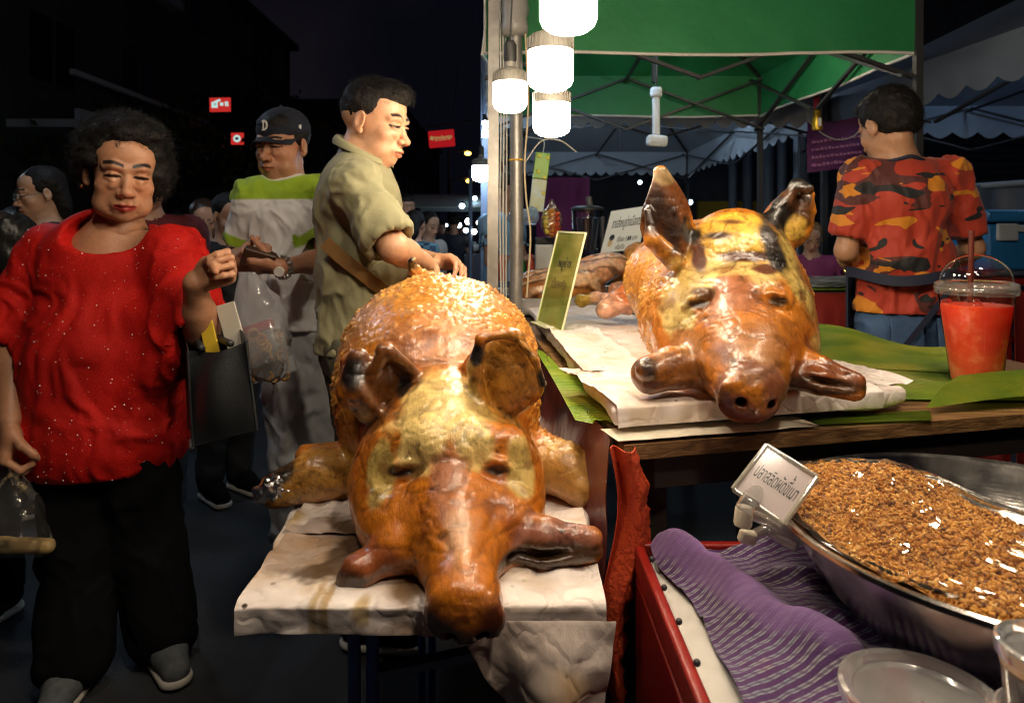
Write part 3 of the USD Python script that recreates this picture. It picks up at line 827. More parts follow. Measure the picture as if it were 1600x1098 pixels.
# ---- the pig on the table
s = Solid([0.17, 1.02, 0.862], [0.86, 2.25, 1.36], 0.0046)
s.ell((0.515, 1.80, 1.07), (0.205, 0.40, 0.17), k=0)
s.ell((0.425, 1.52, 1.015), (0.138, 0.17, 0.135), k=0.06)
s.ell((0.52, 1.52, 1.02), (0.13, 0.17, 0.13), k=0.06)
s.ell((0.468, 1.43, 1.105), (0.128, 0.13, 0.148), k=0.05)               # skull
s.ell((0.375, 1.38, 1.01), (0.088, 0.11, 0.115), k=0.04)                # cheeks
s.ell((0.515, 1.37, 1.005), (0.085, 0.11, 0.125), k=0.04)
s.ell((0.44, 1.33, 0.965), (0.14, 0.12, 0.075), k=0.04)
s.cone((0.445, 1.30, 1.035), (0.388, 1.128, 0.958), 0.095, 0.052, k=0.04)
s.cone((0.452, 1.37, 1.0), (0.408, 1.19, 0.962), 0.135, 0.070, k=0.05)
s.cone((0.430, 1.28, 1.075), (0.388, 1.125, 0.985), 0.036, 0.022, k=0.03)
ax = np.array([-0.17, -0.90, -0.36]); ax /= np.linalg.norm(ax)
ns = np.array([0.384, 1.108, 0.946])
s.cone(ns + ax * -0.02, ns + ax * 0.006, 0.048, 0.053, k=0.010)
s.ell(ns + ax * 0.022, (0.056, 0.012, 0.047), rot(10, 21), k=0.010)
Rn = rot(10, 21)
for q in (-0.021, 0.024):
    s.ell(ns + ax * 0.036 + Rn @ [q, 0, 0.004], (0.0095, 0.028, 0.009), Rn, k=0.008, op='sub')
    s.ell(ns + ax * 0.028 + Rn @ [q * 1.9, 0, 0.012], (0.014, 0.008, 0.02), Rn, k=0.012)
s.cone((0.395, 1.30, 1.07), (0.42, 1.285, 1.075), 0.02, 0.02, k=0.04)
s.cone((0.49, 1.30, 1.075), (0.53, 1.31, 1.07), 0.02, 0.02, k=0.04)
EYE_B = [closed_eye(s, 1090, 474, 0.021, 0.3), closed_eye(s, 1214, 470, 0.021, -0.3)]
# split jaw and trotter stub
s.chain([U(1110, 568, 1.27), U(1050, 572, 1.235), U(1015, 586, 1.215)], [0.04, 0.034, 0.034], 0.018)
s.chain([U(1120, 585, 1.24), U(1060, 592, 1.21), U(1010, 600, 1.20)], [0.022, 0.018, 0.016], 0.008)
s.ell(U(1008, 578, 1.185), (0.018, 0.016, 0.017), k=0.006)
s.chain([U(1215, 560, 1.27), U(1275, 578, 1.21), U(1335, 598, 1.185)], [0.042, 0.026, 0.020], 0.018)
s.chain([U(1225, 585, 1.22), U(1280, 597, 1.18), U(1335, 612, 1.175)], [0.024, 0.022, 0.018], 0.008)
s.ell(U(1275, 594, 1.155), (0.07, 0.024, 0.006), rot(0, 0, 12), k=0.006, op='sub')
# ears
ear(s, U(1062, 398, 1.40), (-0.22, -0.05, 1), (1, 0.25, 0.0), 0.175, 0.115, -1.0, -0.12, tip=0.95, seed=3)
s.chain([U(1052, 405, 1.37), U(1020, 375, 1.37), U(1012, 330, 1.38)], [0.022, 0.015, 0.008], 0.014)
ear(s, U(1213, 380, 1.42), (0.38, -0.1, 1), (1, -0.55, -0.1), 0.125, 0.095, -1.2, -0.65, tip=0.35, ragged=0.7, seed=4)
s.chain([U(1195, 360, 1.41), U(1225, 318, 1.42), U(1245, 290, 1.42), U(1262, 296, 1.40)], [0.022, 0.015, 0.012, 0.012], 0.014)
s.cut((0, 0, 0.888), (0, 0, -1))
crk = lambda P: np.maximum(sst(1.42, 1.50, P[:, 1] + 0.10 * (fbm(P * 9, 3, 8) - 0.5)), sst(0.375, 0.33, P[:, 0] + 0.03 * (fbm(P * 15, 3, 9) - 0.5)) * sst(1.32, 1.40, P[:, 1])) * sst(1.18, 1.10, P[:, 2])
pt = [((0.46, 1.75, 1.0), (0.3, 0.36, 0.3), (0.50, 0.20, 0.028), 0.3),
      (U(1145, 385, 1.33), (0.10, 0.10, 0.075), (0.74, 0.42, 0.05), 0.35), (U(1130, 440, 1.30), (0.10, 0.08, 0.045), (0.66, 0.48, 0.16), 0.4),
      (U(1060, 450, 1.33), (0.05, 0.06, 0.06), (0.50, 0.34, 0.10), 0.4), (U(1235, 450, 1.33), (0.05, 0.08, 0.10), (0.58, 0.40, 0.10), 0.4),
      (U(1060, 500, 1.29), (0.035, 0.05, 0.035), (0.62, 0.47, 0.16), 0.4), (U(1240, 540, 1.33), (0.035, 0.08, 0.05), (0.50, 0.34, 0.10), 0.4),
      (U(1150, 480, 1.25), (0.05, 0.08, 0.07), (0.33, 0.115, 0.045), 0.35), (U(1160, 545, 1.17), (0.06, 0.12, 0.06), (0.42, 0.165, 0.05), 0.4), (U(1165, 570, 1.12), (0.04, 0.08, 0.03), (0.46, 0.22, 0.09), 0.45),
      (U(1080, 540, 1.25), (0.04, 0.06, 0.03), (0.40, 0.17, 0.05), 0.4),
      (EYE_B[0], (0.022, 0.035, 0.010), (0.05, 0.022, 0.01), 0.6), (EYE_B[0] + [0.012, 0, 0.02], (0.024, 0.035, 0.012), (0.10, 0.04, 0.012), 0.6), (EYE_B[1], (0.02, 0.035, 0.010), (0.06, 0.03, 0.01), 0.6),
      (U(1120, 368, 1.31), (0.05, 0.05, 0.010), (0.06, 0.018, 0.006), 0.5), (U(1165, 400, 1.31), (0.05, 0.05, 0.011), (0.09, 0.02, 0.006), 0.5), (U(1135, 345, 1.33), (0.035, 0.04, 0.008), (0.10, 0.03, 0.01), 0.5), (U(1190, 420, 1.3), (0.03, 0.05, 0.010), (0.12, 0.03, 0.006), 0.5),
      (U(1095, 400, 1.33), (0.014, 0.05, 0.04), (0.10, 0.022, 0.006), 0.5), (U(1205, 405, 1.34), (0.024, 0.06, 0.035), CHAR, 0.5), (U(1195, 375, 1.36), (0.025, 0.06, 0.03), (0.02, 0.01, 0.006), 0.5),
      (U(1240, 470, 1.31), (0.012, 0.05, 0.025), (0.16, 0.03, 0.006), 0.5),
      (U(1040, 330, 1.38), (0.07, 0.07, 0.10), (0.15, 0.045, 0.008), 0.3), (U(1025, 325, 1.37), (0.036, 0.06, 0.055), (0.025, 0.010, 0.006), 0.9), (U(1055, 350, 1.36), (0.024, 0.06, 0.055), (0.03, 0.012, 0.006), 0.5), (U(1020, 385, 1.37), (0.03, 0.05, 0.025), (0.48, 0.19, 0.02), 0.4), (U(1040, 275, 1.38), (0.03, 0.05, 0.02), (0.26, 0.17, 0.07), 0.4), (U(1080, 355, 1.38), (0.018, 0.05, 0.03), CHAR, 0.4),
      (U(1240, 310, 1.40), (0.065, 0.07, 0.07), (0.08, 0.028, 0.007), 0.3), (U(1212, 335, 1.4), (0.042, 0.06, 0.05), CHAR, 0.4), (U(1248, 360, 1.39), (0.025, 0.05, 0.03), (0.50, 0.30, 0.05), 0.4), (U(1250, 285, 1.4), (0.04, 0.05, 0.014), CHAR, 0.5),
      (ns + ax * 0.03, (0.065, 0.03, 0.06), (0.20, 0.065, 0.025), 0.3), (ns + ax * 0.03 + Rn @ [-0.021, 0, 0.004], (0.011, 0.02, 0.011), (0.02, 0.008, 0.005), 0.3), (ns + ax * 0.03 + Rn @ [0.024, 0, 0.004], (0.011, 0.02, 0.011), (0.02, 0.008, 0.005), 0.3),
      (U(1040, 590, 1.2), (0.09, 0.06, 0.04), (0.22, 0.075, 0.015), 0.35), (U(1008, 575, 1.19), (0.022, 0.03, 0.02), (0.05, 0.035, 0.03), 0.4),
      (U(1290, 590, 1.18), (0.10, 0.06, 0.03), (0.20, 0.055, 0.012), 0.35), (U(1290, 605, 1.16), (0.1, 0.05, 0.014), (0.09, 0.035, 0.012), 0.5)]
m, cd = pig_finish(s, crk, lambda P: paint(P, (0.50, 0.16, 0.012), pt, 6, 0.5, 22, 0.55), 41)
t = thing('roast_pig', 'roast pig with upright charred ears facing the camera on the wooden table', 'roast pig', (0.45, 1.6, 0.888))
part(t, 'body', m, PIGSKIN, cd=cd)
# ------------------------------------------------------------------ lettering: outlines of the words on the signs
GLYPHS = {"pan":[[[439,32,439,37,443,39,456,39,460,37,460,35,462,34,462,0,456,0,456,31,452,34,445,34]],[[401,0,401,39,407,39,407,15,408,14,408,10,411,6,417,4,423,5,426,8,426,12,427,13,427,39,433,39,433,8,430,2,424,-1,415,-1,410,1,407,4,406,4,406,0]],[[381,3,381,39,387,39,387,8,389,4,393,5,394,0,386,-1]],[[348,62,348,65,354,69,353,72,349,71,348,73,348,75,351,77,357,77,360,74,359,67,370,67,370,62]],[[337,48,341,51,362,51,362,57,368,57,368,53,369,52,368,46,337,46]],[[338,37,340,39,349,39,351,38,352,28,347,22,346,12,347,11,347,7,349,5,355,4,359,5,362,11,362,39,368,39,368,7,364,1,359,-1,350,-1,343,2,340,8,340,21,346,29,346,32,344,34,340,33]],[[294,26,297,34,302,38,305,39,319,39,324,37,328,31,328,0,322,0,322,28,319,33,316,34,308,34,305,33,302,30,301,22,300,21,302,8,305,5,308,4,314,5,314,0,313,-1,305,-1,300,1,297,4,294,13]],[[266,55,267,57,273,56,273,52,275,51,293,51,293,46,271,46,267,48]],[[249,35,253,39,262,39,261,34,256,34,255,32,255,12,257,12,264,25,269,25,273,16,276,13,277,39,283,39,283,0,277,0,268,17,267,17,264,16,263,12,259,8,255,0,249,0]],[[203,26,206,34,211,38,214,39,228,39,233,37,237,31,237,0,231,0,231,28,228,33,225,34,217,34,214,33,211,30,210,22,209,21,211,8,214,5,217,4,223,5,223,0,222,-1,214,-1,209,1,206,4,203,13]],[[161,7,162,17,166,21,171,23,185,23,187,25,186,31,184,33,181,34,173,34,164,31,164,37,170,39,185,39,189,37,193,30,193,0,187,0,186,18,174,18,169,16,167,12,168,7,170,5,174,4,180,5,180,0,179,-1,167,0,162,4]],[[162,46,162,49,166,51,193,51,193,46]],[[119,7,120,17,124,21,129,23,143,23,145,25,144,31,142,33,139,34,131,34,122,31,122,37,128,39,143,39,145,38,148,42,153,42,154,39,150,34,151,30,151,0,145,0,144,18,132,18,127,16,125,12,126,7,128,5,132,4,138,5,138,0,137,-1,125,0,120,4]],[[86,32,86,37,90,39,103,39,107,37,107,35,109,34,109,0,103,0,103,31,99,34,92,34]],[[48,7,49,17,53,21,58,23,72,23,74,25,73,31,71,33,68,34,60,34,51,31,51,37,57,39,72,39,76,37,80,30,80,0,74,0,73,18,61,18,56,16,54,12,55,7,57,5,61,4,67,5,67,0,66,-1,54,0,49,4]],[[6,9,6,39,12,39,12,13,13,8,16,5,20,4,28,5,30,7,32,13,32,53,38,53,38,9,36,4,31,0,16,-1,11,1,8,4]]],"roast":[[[613,36,613,39,619,39,620,38,621,31,626,19,626,15,629,6,631,5,635,6,639,10,641,17,641,24,639,30,636,33,632,34,628,33,626,39,636,39,641,37,644,34,647,28,647,14,641,3,635,0,625,0,624,1,622,11,617,23,617,27]],[[590,48,589,55,590,57,592,57,593,56,596,56,596,52,598,51,616,51,616,46,594,46]],[[581,1,582,7,584,7,588,5,596,4,597,5,601,5,603,9,602,14,586,20,582,24,581,32,583,36,589,39,605,39,607,38,608,37,608,32,601,34,592,34,588,32,588,29,590,25,600,22,606,19,609,16,610,7,608,3,600,-1,589,-1,588,0]],[[537,27,540,36,544,39,553,39,555,37,558,39,568,39,572,35,572,0,566,0,566,31,564,34,559,34,558,30,553,30,553,33,548,34,544,29,543,18,544,17,544,10,548,5,552,4,557,5,558,3,557,-1,548,-1,543,1,540,4,537,13]],[[494,36,494,39,500,39,501,38,502,31,507,19,507,15,510,6,512,5,516,6,520,10,522,17,522,24,520,30,517,33,513,34,509,33,507,39,517,39,522,37,525,34,528,28,528,14,522,3,516,0,506,0,505,1,503,11,498,23,498,27]],[[457,10,457,22,473,22,473,17,463,16,465,7,470,4,478,5,481,8,483,14,483,25,481,30,478,33,475,34,466,34,458,31,458,37,463,39,478,39,486,34,489,27,489,11,486,4,483,1,478,-1,465,0,460,3]],[[416,49,420,51,431,51,431,57,436,57,436,51,442,51,442,57,447,57,447,46,416,46]],[[415,39,421,39,421,15,422,10,425,6,433,4,437,5,440,8,440,12,441,13,441,39,447,39,447,8,444,2,438,-1,429,-1,424,1,421,4,420,4,420,0,415,0]],[[395,39,401,39,401,8,403,4,407,5,408,0,406,-1,400,-1,395,3]],[[350,36,350,39,356,39,357,38,358,31,363,19,363,15,366,6,368,5,372,6,376,10,378,17,378,24,376,30,373,33,369,34,365,33,363,39,373,39,378,37,381,34,384,28,384,14,378,3,372,0,362,0,361,1,359,11,354,23,354,27]],[[321,32,321,37,325,39,338,39,342,37,342,35,344,34,344,0,338,0,338,31,334,34,327,34]],[[283,7,283,15,287,20,283,26,284,35,289,39,301,39,300,34,292,34,289,30,290,25,295,23,299,23,299,18,292,17,289,12,291,6,297,4,301,4,305,5,308,8,308,12,309,13,309,39,315,39,315,8,314,5,310,1,305,-1,293,-1,286,2]],[[308,61,314,61,314,46,308,46]],[[250,-8,250,-5,258,-5,260,-15,264,-15,266,-13,266,-5,272,-5,272,-15,267,-19,258,-19,253,-15,253,-10]],[[240,0,240,39,246,39,246,15,247,14,247,10,250,6,256,4,262,5,265,8,265,12,266,13,266,39,272,39,272,8,269,2,263,-1,254,-1,249,1,246,4,245,4,245,0]],[[198,39,204,39,204,24,205,23,221,39,228,39,219,29,224,26,229,19,229,0,223,0,222,19,219,22,215,23,212,23,204,15,204,0,198,0]],[[154,36,154,39,160,39,161,38,162,31,167,19,167,15,170,6,172,5,176,6,180,10,182,17,182,24,180,30,177,33,173,34,169,33,167,39,177,39,182,37,185,34,188,28,188,14,182,3,176,0,166,0,165,1,163,11,158,23,158,27]],[[116,7,117,17,123,22,126,23,140,23,142,25,141,31,139,33,136,34,128,34,119,31,119,37,125,39,140,39,142,38,145,42,150,42,151,41,150,37,147,34,148,30,148,0,142,0,142,18,129,18,124,16,122,12,123,7,125,5,129,4,135,5,135,0,134,-1,125,-1,120,1,117,4]],[[141,61,147,61,147,46,141,46]],[[74,7,74,15,78,20,74,26,74,33,76,36,80,39,92,39,91,34,83,34,80,30,81,25,86,23,90,23,90,18,83,17,80,12,82,6,88,4,92,4,96,5,99,8,99,12,100,13,100,39,106,39,106,8,105,5,101,1,96,-1,84,-1,77,2]],[[40,32,40,37,44,39,57,39,61,37,61,35,63,34,63,0,57,0,57,31,53,34,46,34]],[[4,37,6,39,15,39,17,38,18,28,13,22,12,12,13,11,13,7,15,5,21,4,25,5,28,11,28,39,34,39,34,7,30,1,25,-1,16,-1,9,2,6,8,6,21,12,29,12,32,10,34,6,33]]],"kilo":[[[420,0,420,39,425,39,426,34,432,39,447,38,450,35,452,30,452,0,446,0,446,26,444,32,440,34,433,34,428,30,426,23,426,0]],[[385,32,385,37,389,39,402,39,406,37,406,35,408,34,408,0,402,0,402,31,398,34,391,34]],[[347,9,347,39,353,39,353,13,354,12,354,8,357,5,361,4,369,5,371,7,373,13,373,39,379,39,379,9,377,4,374,1,368,-1,357,-1,352,1,349,4]],[[284,17,284,32,288,43,295,49,309,48,314,43,317,36,317,31,318,30,318,18,314,6,307,0,295,0,288,6]],[[241,17,241,32,245,43,252,49,266,48,271,43,274,36,274,31,275,30,275,18,271,6,264,0,252,0,245,6]],[[199,9,199,12,205,12,206,8,208,6,211,5,217,5,222,8,224,13,223,22,219,26,212,27,206,24,200,25,202,49,228,49,228,44,208,44,207,41,207,34,206,33,207,30,211,32,219,32,223,30,228,25,230,19,230,12,227,5,220,0,208,0,204,2]],[[153,9,153,14,154,15,160,15,160,11,161,10,172,10,172,5,157,5]],[[153,29,154,36,160,35,160,31,161,30,172,30,172,25,157,25]],[[112,7,113,17,117,21,122,23,136,23,138,25,137,31,135,33,132,34,124,34,115,31,115,37,121,39,136,39,140,37,144,30,144,0,138,0,137,18,125,18,120,16,118,12,119,7,121,5,125,4,131,5,131,0,130,-1,118,0,113,4]],[[70,7,71,17,75,21,80,23,94,23,96,25,95,31,93,33,90,34,82,34,73,31,73,37,79,39,94,39,98,37,102,30,102,0,96,0,95,18,83,18,78,16,76,12,77,7,79,5,83,4,89,5,89,0,88,-1,76,0,71,4]],[[44,54,44,57,48,59,69,59,69,54,55,53,55,51,57,50,57,40,58,39,57,8,59,4,63,5,64,4,63,-1,56,-1,51,3,51,48,48,53]],[[5,26,6,33,14,39,28,39,31,38,37,31,37,0,31,0,31,28,29,32,24,34,16,34,12,31,12,27,18,25,19,21,15,20,12,16,12,0,6,0,6,18,11,23,11,24,8,24]],[[6,46,6,49,10,51,37,51,37,46]]],"half":[[[187,7,188,17,192,21,197,23,211,23,213,25,212,31,210,33,207,34,199,34,190,31,190,37,196,39,211,39,215,37,219,30,219,0,213,0,212,18,200,18,195,16,193,12,194,7,196,5,200,4,206,5,206,0,205,-1,193,0,188,4]],[[161,54,161,57,165,59,186,59,186,54,172,53,172,51,174,50,174,40,175,39,174,8,176,4,180,5,181,4,180,-1,173,-1,168,3,168,48,165,53]],[[122,26,123,33,131,39,145,39,148,38,154,31,154,0,148,0,148,28,146,32,141,34,133,34,129,31,129,27,135,25,136,21,132,20,129,16,129,0,123,0,123,18,128,23,128,24,125,24]],[[123,46,123,49,127,51,154,51,154,46]],[[79,36,79,39,85,39,86,38,87,31,92,19,92,15,95,6,97,5,101,6,105,10,107,17,107,24,105,30,102,33,98,34,94,33,92,39,102,39,107,37,110,34,113,28,113,14,107,3,101,0,91,0,90,1,88,11,83,23,83,27]],[[47,1,48,7,50,7,54,5,62,4,63,5,67,5,69,9,68,14,52,20,48,24,47,32,49,36,55,39,71,39,73,38,74,37,74,32,67,34,58,34,54,32,54,29,56,25,66,22,72,19,75,16,76,7,74,3,66,-1,55,-1,54,0]],[[42,46,42,49,45,51,60,51,61,56,64,58,70,58,74,54,74,49,70,46]],[[66,62,66,77,72,77,72,62]],[[6,0,6,29,8,34,12,38,15,39,30,39,34,37,38,31,38,0,32,0,32,27,31,31,26,34,18,34,13,30,12,18,14,18,17,21,25,21,25,16,19,16,16,15,13,12,12,0]]],"pork":[[[158,36,158,39,164,39,165,38,166,31,171,19,171,15,174,6,176,5,180,6,184,10,186,17,186,24,184,30,181,33,177,34,173,33,171,39,181,39,186,37,189,34,192,28,192,14,186,3,180,0,170,0,169,1,167,11,162,23,162,27]],[[129,37,133,39,146,39,150,37,150,35,152,34,152,0,146,0,146,31,142,34,135,34,129,32]],[[91,7,91,15,95,20,91,26,91,33,93,36,97,39,109,39,108,34,100,34,97,30,98,25,103,23,107,23,107,18,100,17,97,12,99,6,105,4,109,4,113,5,116,8,116,12,117,13,117,39,123,39,123,8,122,5,118,1,113,-1,101,-1,94,2]],[[116,61,122,61,122,46,116,46]],[[48,39,54,39,54,15,55,10,58,6,66,4,70,5,73,8,73,12,74,13,74,39,80,39,80,8,77,2,71,-1,62,-1,57,1,54,4,53,4,53,0,48,0]],[[58,-8,58,-5,66,-5,68,-15,72,-15,74,-13,74,-5,80,-5,80,-15,75,-19,66,-19,61,-15,61,-10]],[[6,39,12,39,12,24,13,23,29,39,36,39,27,29,32,26,37,19,37,0,31,0,30,19,27,22,23,23,20,23,12,15,12,0,6,0]]],"trang":[[[225,36,225,39,231,39,232,38,233,31,238,19,238,15,241,6,243,5,247,6,251,10,253,17,253,24,251,30,248,33,244,34,240,33,238,39,248,39,253,37,256,34,259,28,259,14,253,3,247,0,237,0,236,1,234,11,229,23,229,27]],[[201,55,202,57,208,56,208,52,210,51,228,51,228,46,206,46,202,48]],[[193,1,194,7,196,7,200,5,208,4,209,5,213,5,215,9,214,14,198,20,194,24,193,32,195,36,201,39,217,39,219,38,220,37,220,32,213,34,204,34,200,32,200,29,202,25,212,22,218,19,221,16,222,7,220,3,212,-1,201,-1,200,0]],[[149,27,152,36,156,39,165,39,167,37,170,39,180,39,184,35,184,0,178,0,178,31,176,34,171,34,170,30,165,30,165,33,160,34,156,29,155,18,156,17,156,10,160,5,164,4,169,5,170,3,169,-1,160,-1,155,1,152,4,149,13]],[[106,36,106,39,112,39,113,38,114,31,119,19,119,15,122,6,124,5,128,6,132,10,134,17,134,24,132,30,129,33,125,34,121,33,119,39,129,39,134,37,137,34,140,28,140,14,134,3,128,0,118,0,117,1,115,11,110,23,110,27]],[[69,10,69,22,85,22,85,17,75,16,77,7,82,4,90,5,93,8,95,14,95,25,93,30,90,33,87,34,78,34,70,31,70,37,75,39,90,39,98,34,101,27,101,11,98,4,95,1,90,-1,77,0,72,3]],[[27,39,33,39,33,15,34,10,37,6,45,4,49,5,52,8,52,12,53,13,53,39,59,39,59,8,56,2,50,-1,41,-1,36,1,33,4,32,4,32,0,27,0]],[[28,46,29,50,43,51,43,57,48,57,49,51,54,51,54,57,59,57,59,46]],[[7,3,7,39,13,39,13,8,15,4,19,5,20,0,12,-1]]]}


def lettering(key, origin, ex, ey, depth=0.0006, cond=1.0):
    """The word as raised print: origin is the baseline start, ex and ey the world vectors of one unit along and up (72 units to the em)."""
    from shapely.geometry import Polygon
    ex, ey = np.asarray(ex, float) * cond, np.asarray(ey, float)
    n = np.cross(ex, ey); n /= np.linalg.norm(n)
    out = []
    for p in GLYPHS[key]:
        rings = [np.array(c, float).reshape(-1, 2) for c in p]
        g = Polygon(rings[0], rings[1:]).buffer(0)
        for q in getattr(g, 'geoms', [g]):
            m = trimesh.creation.extrude_polygon(q, 1.0, engine='earcut')
            v = m.vertices
            m.vertices = np.asarray(origin) + v[:, :1] * ex + v[:, 1:2] * ey + (v[:, 2:] * depth) * n
            if np.dot(np.cross(ex, ey), n) < 0:
                m.invert()
            out.append(m)
    return cat(out)


INK = M('black_ink', (0.012, 0.012, 0.014), 0.5)
STEEL = M('galvanised_pole', (0.42, 0.40, 0.37), 0.42, color2=(0.28, 0.27, 0.25), vscale=20, metallic=0.65)
DARKSTEEL = M('dark_tent_steel', (0.045, 0.046, 0.05), 0.45, metallic=0.3)
GREEN = M('green_canopy', (0.012, 0.17, 0.052), 0.6, color2=(0.018, 0.21, 0.07), vscale=3.0, bump=0.006, bscale=5.0)
TRIM = M('white_piping', (0.62, 0.62, 0.58), 0.6)
GREYCAN = M('grey_white_canopy', (0.34, 0.38, 0.42), 0.65, color2=(0.42, 0.46, 0.50), vscale=2.0, bump=0.01, bscale=3.0)
BLUECAN = M('faded_blue_canopy', (0.20, 0.26, 0.35), 0.65, color2=(0.26, 0.32, 0.41), vscale=2.0, bump=0.01, bscale=3.0)


def valance(a, b, z0, z1, scallop=0, depth=0.05, seed=0, n=None):
    """A hanging cloth strip from a to b (xy), top z1, bottom z0, with scallops cut along its lower edge."""
    a, b = np.asarray(a, float), np.asarray(b, float)
    n = n or (scallop * 10 if scallop else 60)
    t = np.linspace(0, 1, n + 1)
    nv = 8
    P = np.zeros((n + 1, nv, 3))
    nd = np.array([b[1] - a[1], a[0] - b[0]]) / np.linalg.norm(b - a)
    for j, v in enumerate(np.linspace(0, 1, nv)):
        zb = np.full(n + 1, z0) + (depth * (1 - np.abs(np.sin(PI * scallop * t))) if scallop else 0.006 * np.sin(9 * t + seed))
        P[:, j, 2] = z1 + (zb - z1) * v
        w = 0.03 * v * (fbm(np.stack([t * 7 + seed, t * 0, t * 0 + v], -1), 3) - 0.5)
        P[:, j, :2] = a + t[:, None] * (b - a) + w[:, None] * nd
    return P


def canopy(c00, c10, c11, c01, peak, ze, sag=0.03):
    """The pyramid roof over four eave corners (xy)."""
    ms = []
    for a, b in ((c00, c10), (c10, c11), (c11, c01), (c01, c00)):
        g = np.zeros((15, 11, 3))
        for i, u in enumerate(np.linspace(0, 1, 15)):
            e = np.array([*(np.asarray(a) * (1 - u) + np.asarray(b) * u), ze])
            for j, v in enumerate(np.linspace(0, 1, 11)):
                g[i, j] = e * (1 - v) + np.asarray(peak) * v
                g[i, j, 2] -= sag * math.sin(PI * v) * math.sin(PI * u)
        ms.append(sheet(g, 0.003))
    return ms


def tent(name, label, corners, peak, zb, ze, mat, scallop, leg, legs=(0, 1, 2, 3), trim=None, truss=DARKSTEEL, group=None, rows=(0, 1, 2, 3)):
    c = [np.asarray(q, float) for q in corners]
    t = thing(name, label, 'market tent', (*np.mean(c, axis=0), 0), group)
    for m in canopy(*c, peak, ze):
        part(t, 'roof_panel', m, mat, 40)
    for i in rows:
        a, b = c[i], c[(i + 1) % 4]
        P = valance(a, b, zb, ze, scallop, seed=i)
        v = part(t, 'valance', sheet(P, 0.003), mat, 40)
        if trim:
            part(v, 'piping', tube(P[:, -1] , 0.0075, 6), trim, True)
            for e in (0, -1):
                part(v, 'piping', tube(P[e], 0.006, 6), trim, True)
    for i in legs:
        part(t, 'leg', bar((*c[i], 0), (*c[i], ze - 0.02), leg), truss, False)
    for i in range(4):                                                   # scissor trusses under each eave
        a, b = c[i], c[(i + 1) % 4]
        inn = (np.mean(c, axis=0) - (a + b) / 2); inn = inn / np.linalg.norm(inn) * 0.03
        a, b = a + inn, b + inn
        mid = (a + b) / 2
        for p, q in ((a, mid), (mid, b)):
            part(t, 'truss_bar', bar((*p, ze - 0.03), (*q, ze - 0.36), 0.022, 0.014), truss, False)
            part(t, 'truss_bar', bar((*(p + inn), ze - 0.36), (*(q + inn), ze - 0.03), 0.022, 0.014), truss, False)
        cen = np.mean(c, axis=0)
        part(t, 'truss_bar', bar((*mid, ze - 0.05), (*cen, ze + 0.05), 0.02, 0.014), truss, False)
        part(t, 'rafter', bar((*c[i], ze - 0.01), np.asarray(peak) - [0, 0, 0.05], 0.022, 0.016), truss, False)
    part(t, 'centre_post', bar((*np.mean(c, axis=0), ze - 0.22), np.asarray(peak) - [0, 0, 0.05], 0.03), truss, False)
    return t


GT = [(-0.117, 2.93), (1.75, 2.93), (1.62, 4.44), (-0.16, 4.44)]
tent('green_tent', 'green market tent with white piping over the roast pork stall', GT, (0.78, 3.7, 2.75), 1.985, 2.25, GREEN, 0, 0.030, (1, 2), TRIM)
tent('grey_tent', 'grey white tent with scalloped valance behind the green one', [(-0.10, 4.9), (2.25, 4.9), (2.22, 8.6), (-0.10, 8.6)], (1.05, 6.7, 3.05), 1.98, 2.28, GREYCAN, 18, 0.04, (1, 2), None)
tent('grey_tent', 'faded blue grey tent with scalloped edge at the right, behind the seller', [(2.62, 2.7), (4.9, 2.7), (4.9, 5.4), (2.30, 5.4)], (3.8, 4.0, 3.0), 1.98, 2.24, BLUECAN, 13, 0.04, (0, 3), None)

# the stall's front posts
t = thing('steel_post', 'square steel post at the stall front left, wires taped along it', 'post', (-0.078, 2.86, 0))
part(t, 'post', bar((-0.086, 2.86, 0), (-0.075, 2.86, 2.3), 0.048, 0.045), STEEL, False)
for k in range(3):
    part(t, 'wire', tube(bez((-0.05 + 0.01 * k, 2.835, 2.2), (-0.046 + 0.012 * k, 2.83, 1.7), (-0.05 + 0.013 * k, 2.83, 1.3), (-0.045 + 0.01 * k, 2.83, 0.9)), 0.0035, 6), WIRE, True)
t = thing('steel_post', 'round steel pole beside the square post, yellow tie round it', 'post', (0.025, 2.8, 0))
part(t, 'pole', tube([(0.005, 2.80, 0), (0.02, 2.8, 1.2), (0.012, 2.80, 2.6)], 0.027, 20), STEEL, True)
part(t, 'tie', trimesh.creation.torus(0.029, 0.004, 24, 8).apply_translation((0.0165, 2.8, 1.51)), M('yellow_tie', (0.7, 0.42, 0.04), 0.5), True)
part(t, 'wire', tube(bez((0.05, 2.77, 2.1), (0.066, 2.765, 1.75), (0.052, 2.765, 1.5), (0.058, 2.765, 1.35), (0.075, 2.765, 1.2), (0.06, 2.765, 0.95)), 0.004, 6), M('yellowed_wire', (0.62, 0.5, 0.3), 0.5), True)
part(t, 'wire', tube(bez((0.055, 2.765, 1.5), (0.12, 2.77, 1.585), (0.2, 2.8, 1.59), (0.27, 2.85, 1.55)), 0.0028, 6), WIRE, True)
t = thing('tape_roll', 'clear tape wound round the pole top above the bulbs', 'tape', (0.015, 2.78, 2.15))
tp = tube([(0.012, 2.78, z) for z in np.linspace(2.02, 2.28, 9)], [0.05, 0.056, 0.05, 0.058, 0.052, 0.058, 0.05, 0.056, 0.05], 20)
part(t, 'wrapping', displace(tp, 0.012 * (fbm(tp.vertices * 30, 3) - 0.5)), M('tape_grey', (0.30, 0.30, 0.29), 0.25), True)

# lamp wrapped in white plastic, hung under the green tent
WHITEP = M('white_plastic', (0.62, 0.66, 0.72), 0.35, bump=0.004, bscale=30)
q = U(1025, 185, 3.45)
t = thing('hanging_lamp', 'white plastic wrapped lamp hanging upside down from the green tent frame', 'lamp', q)


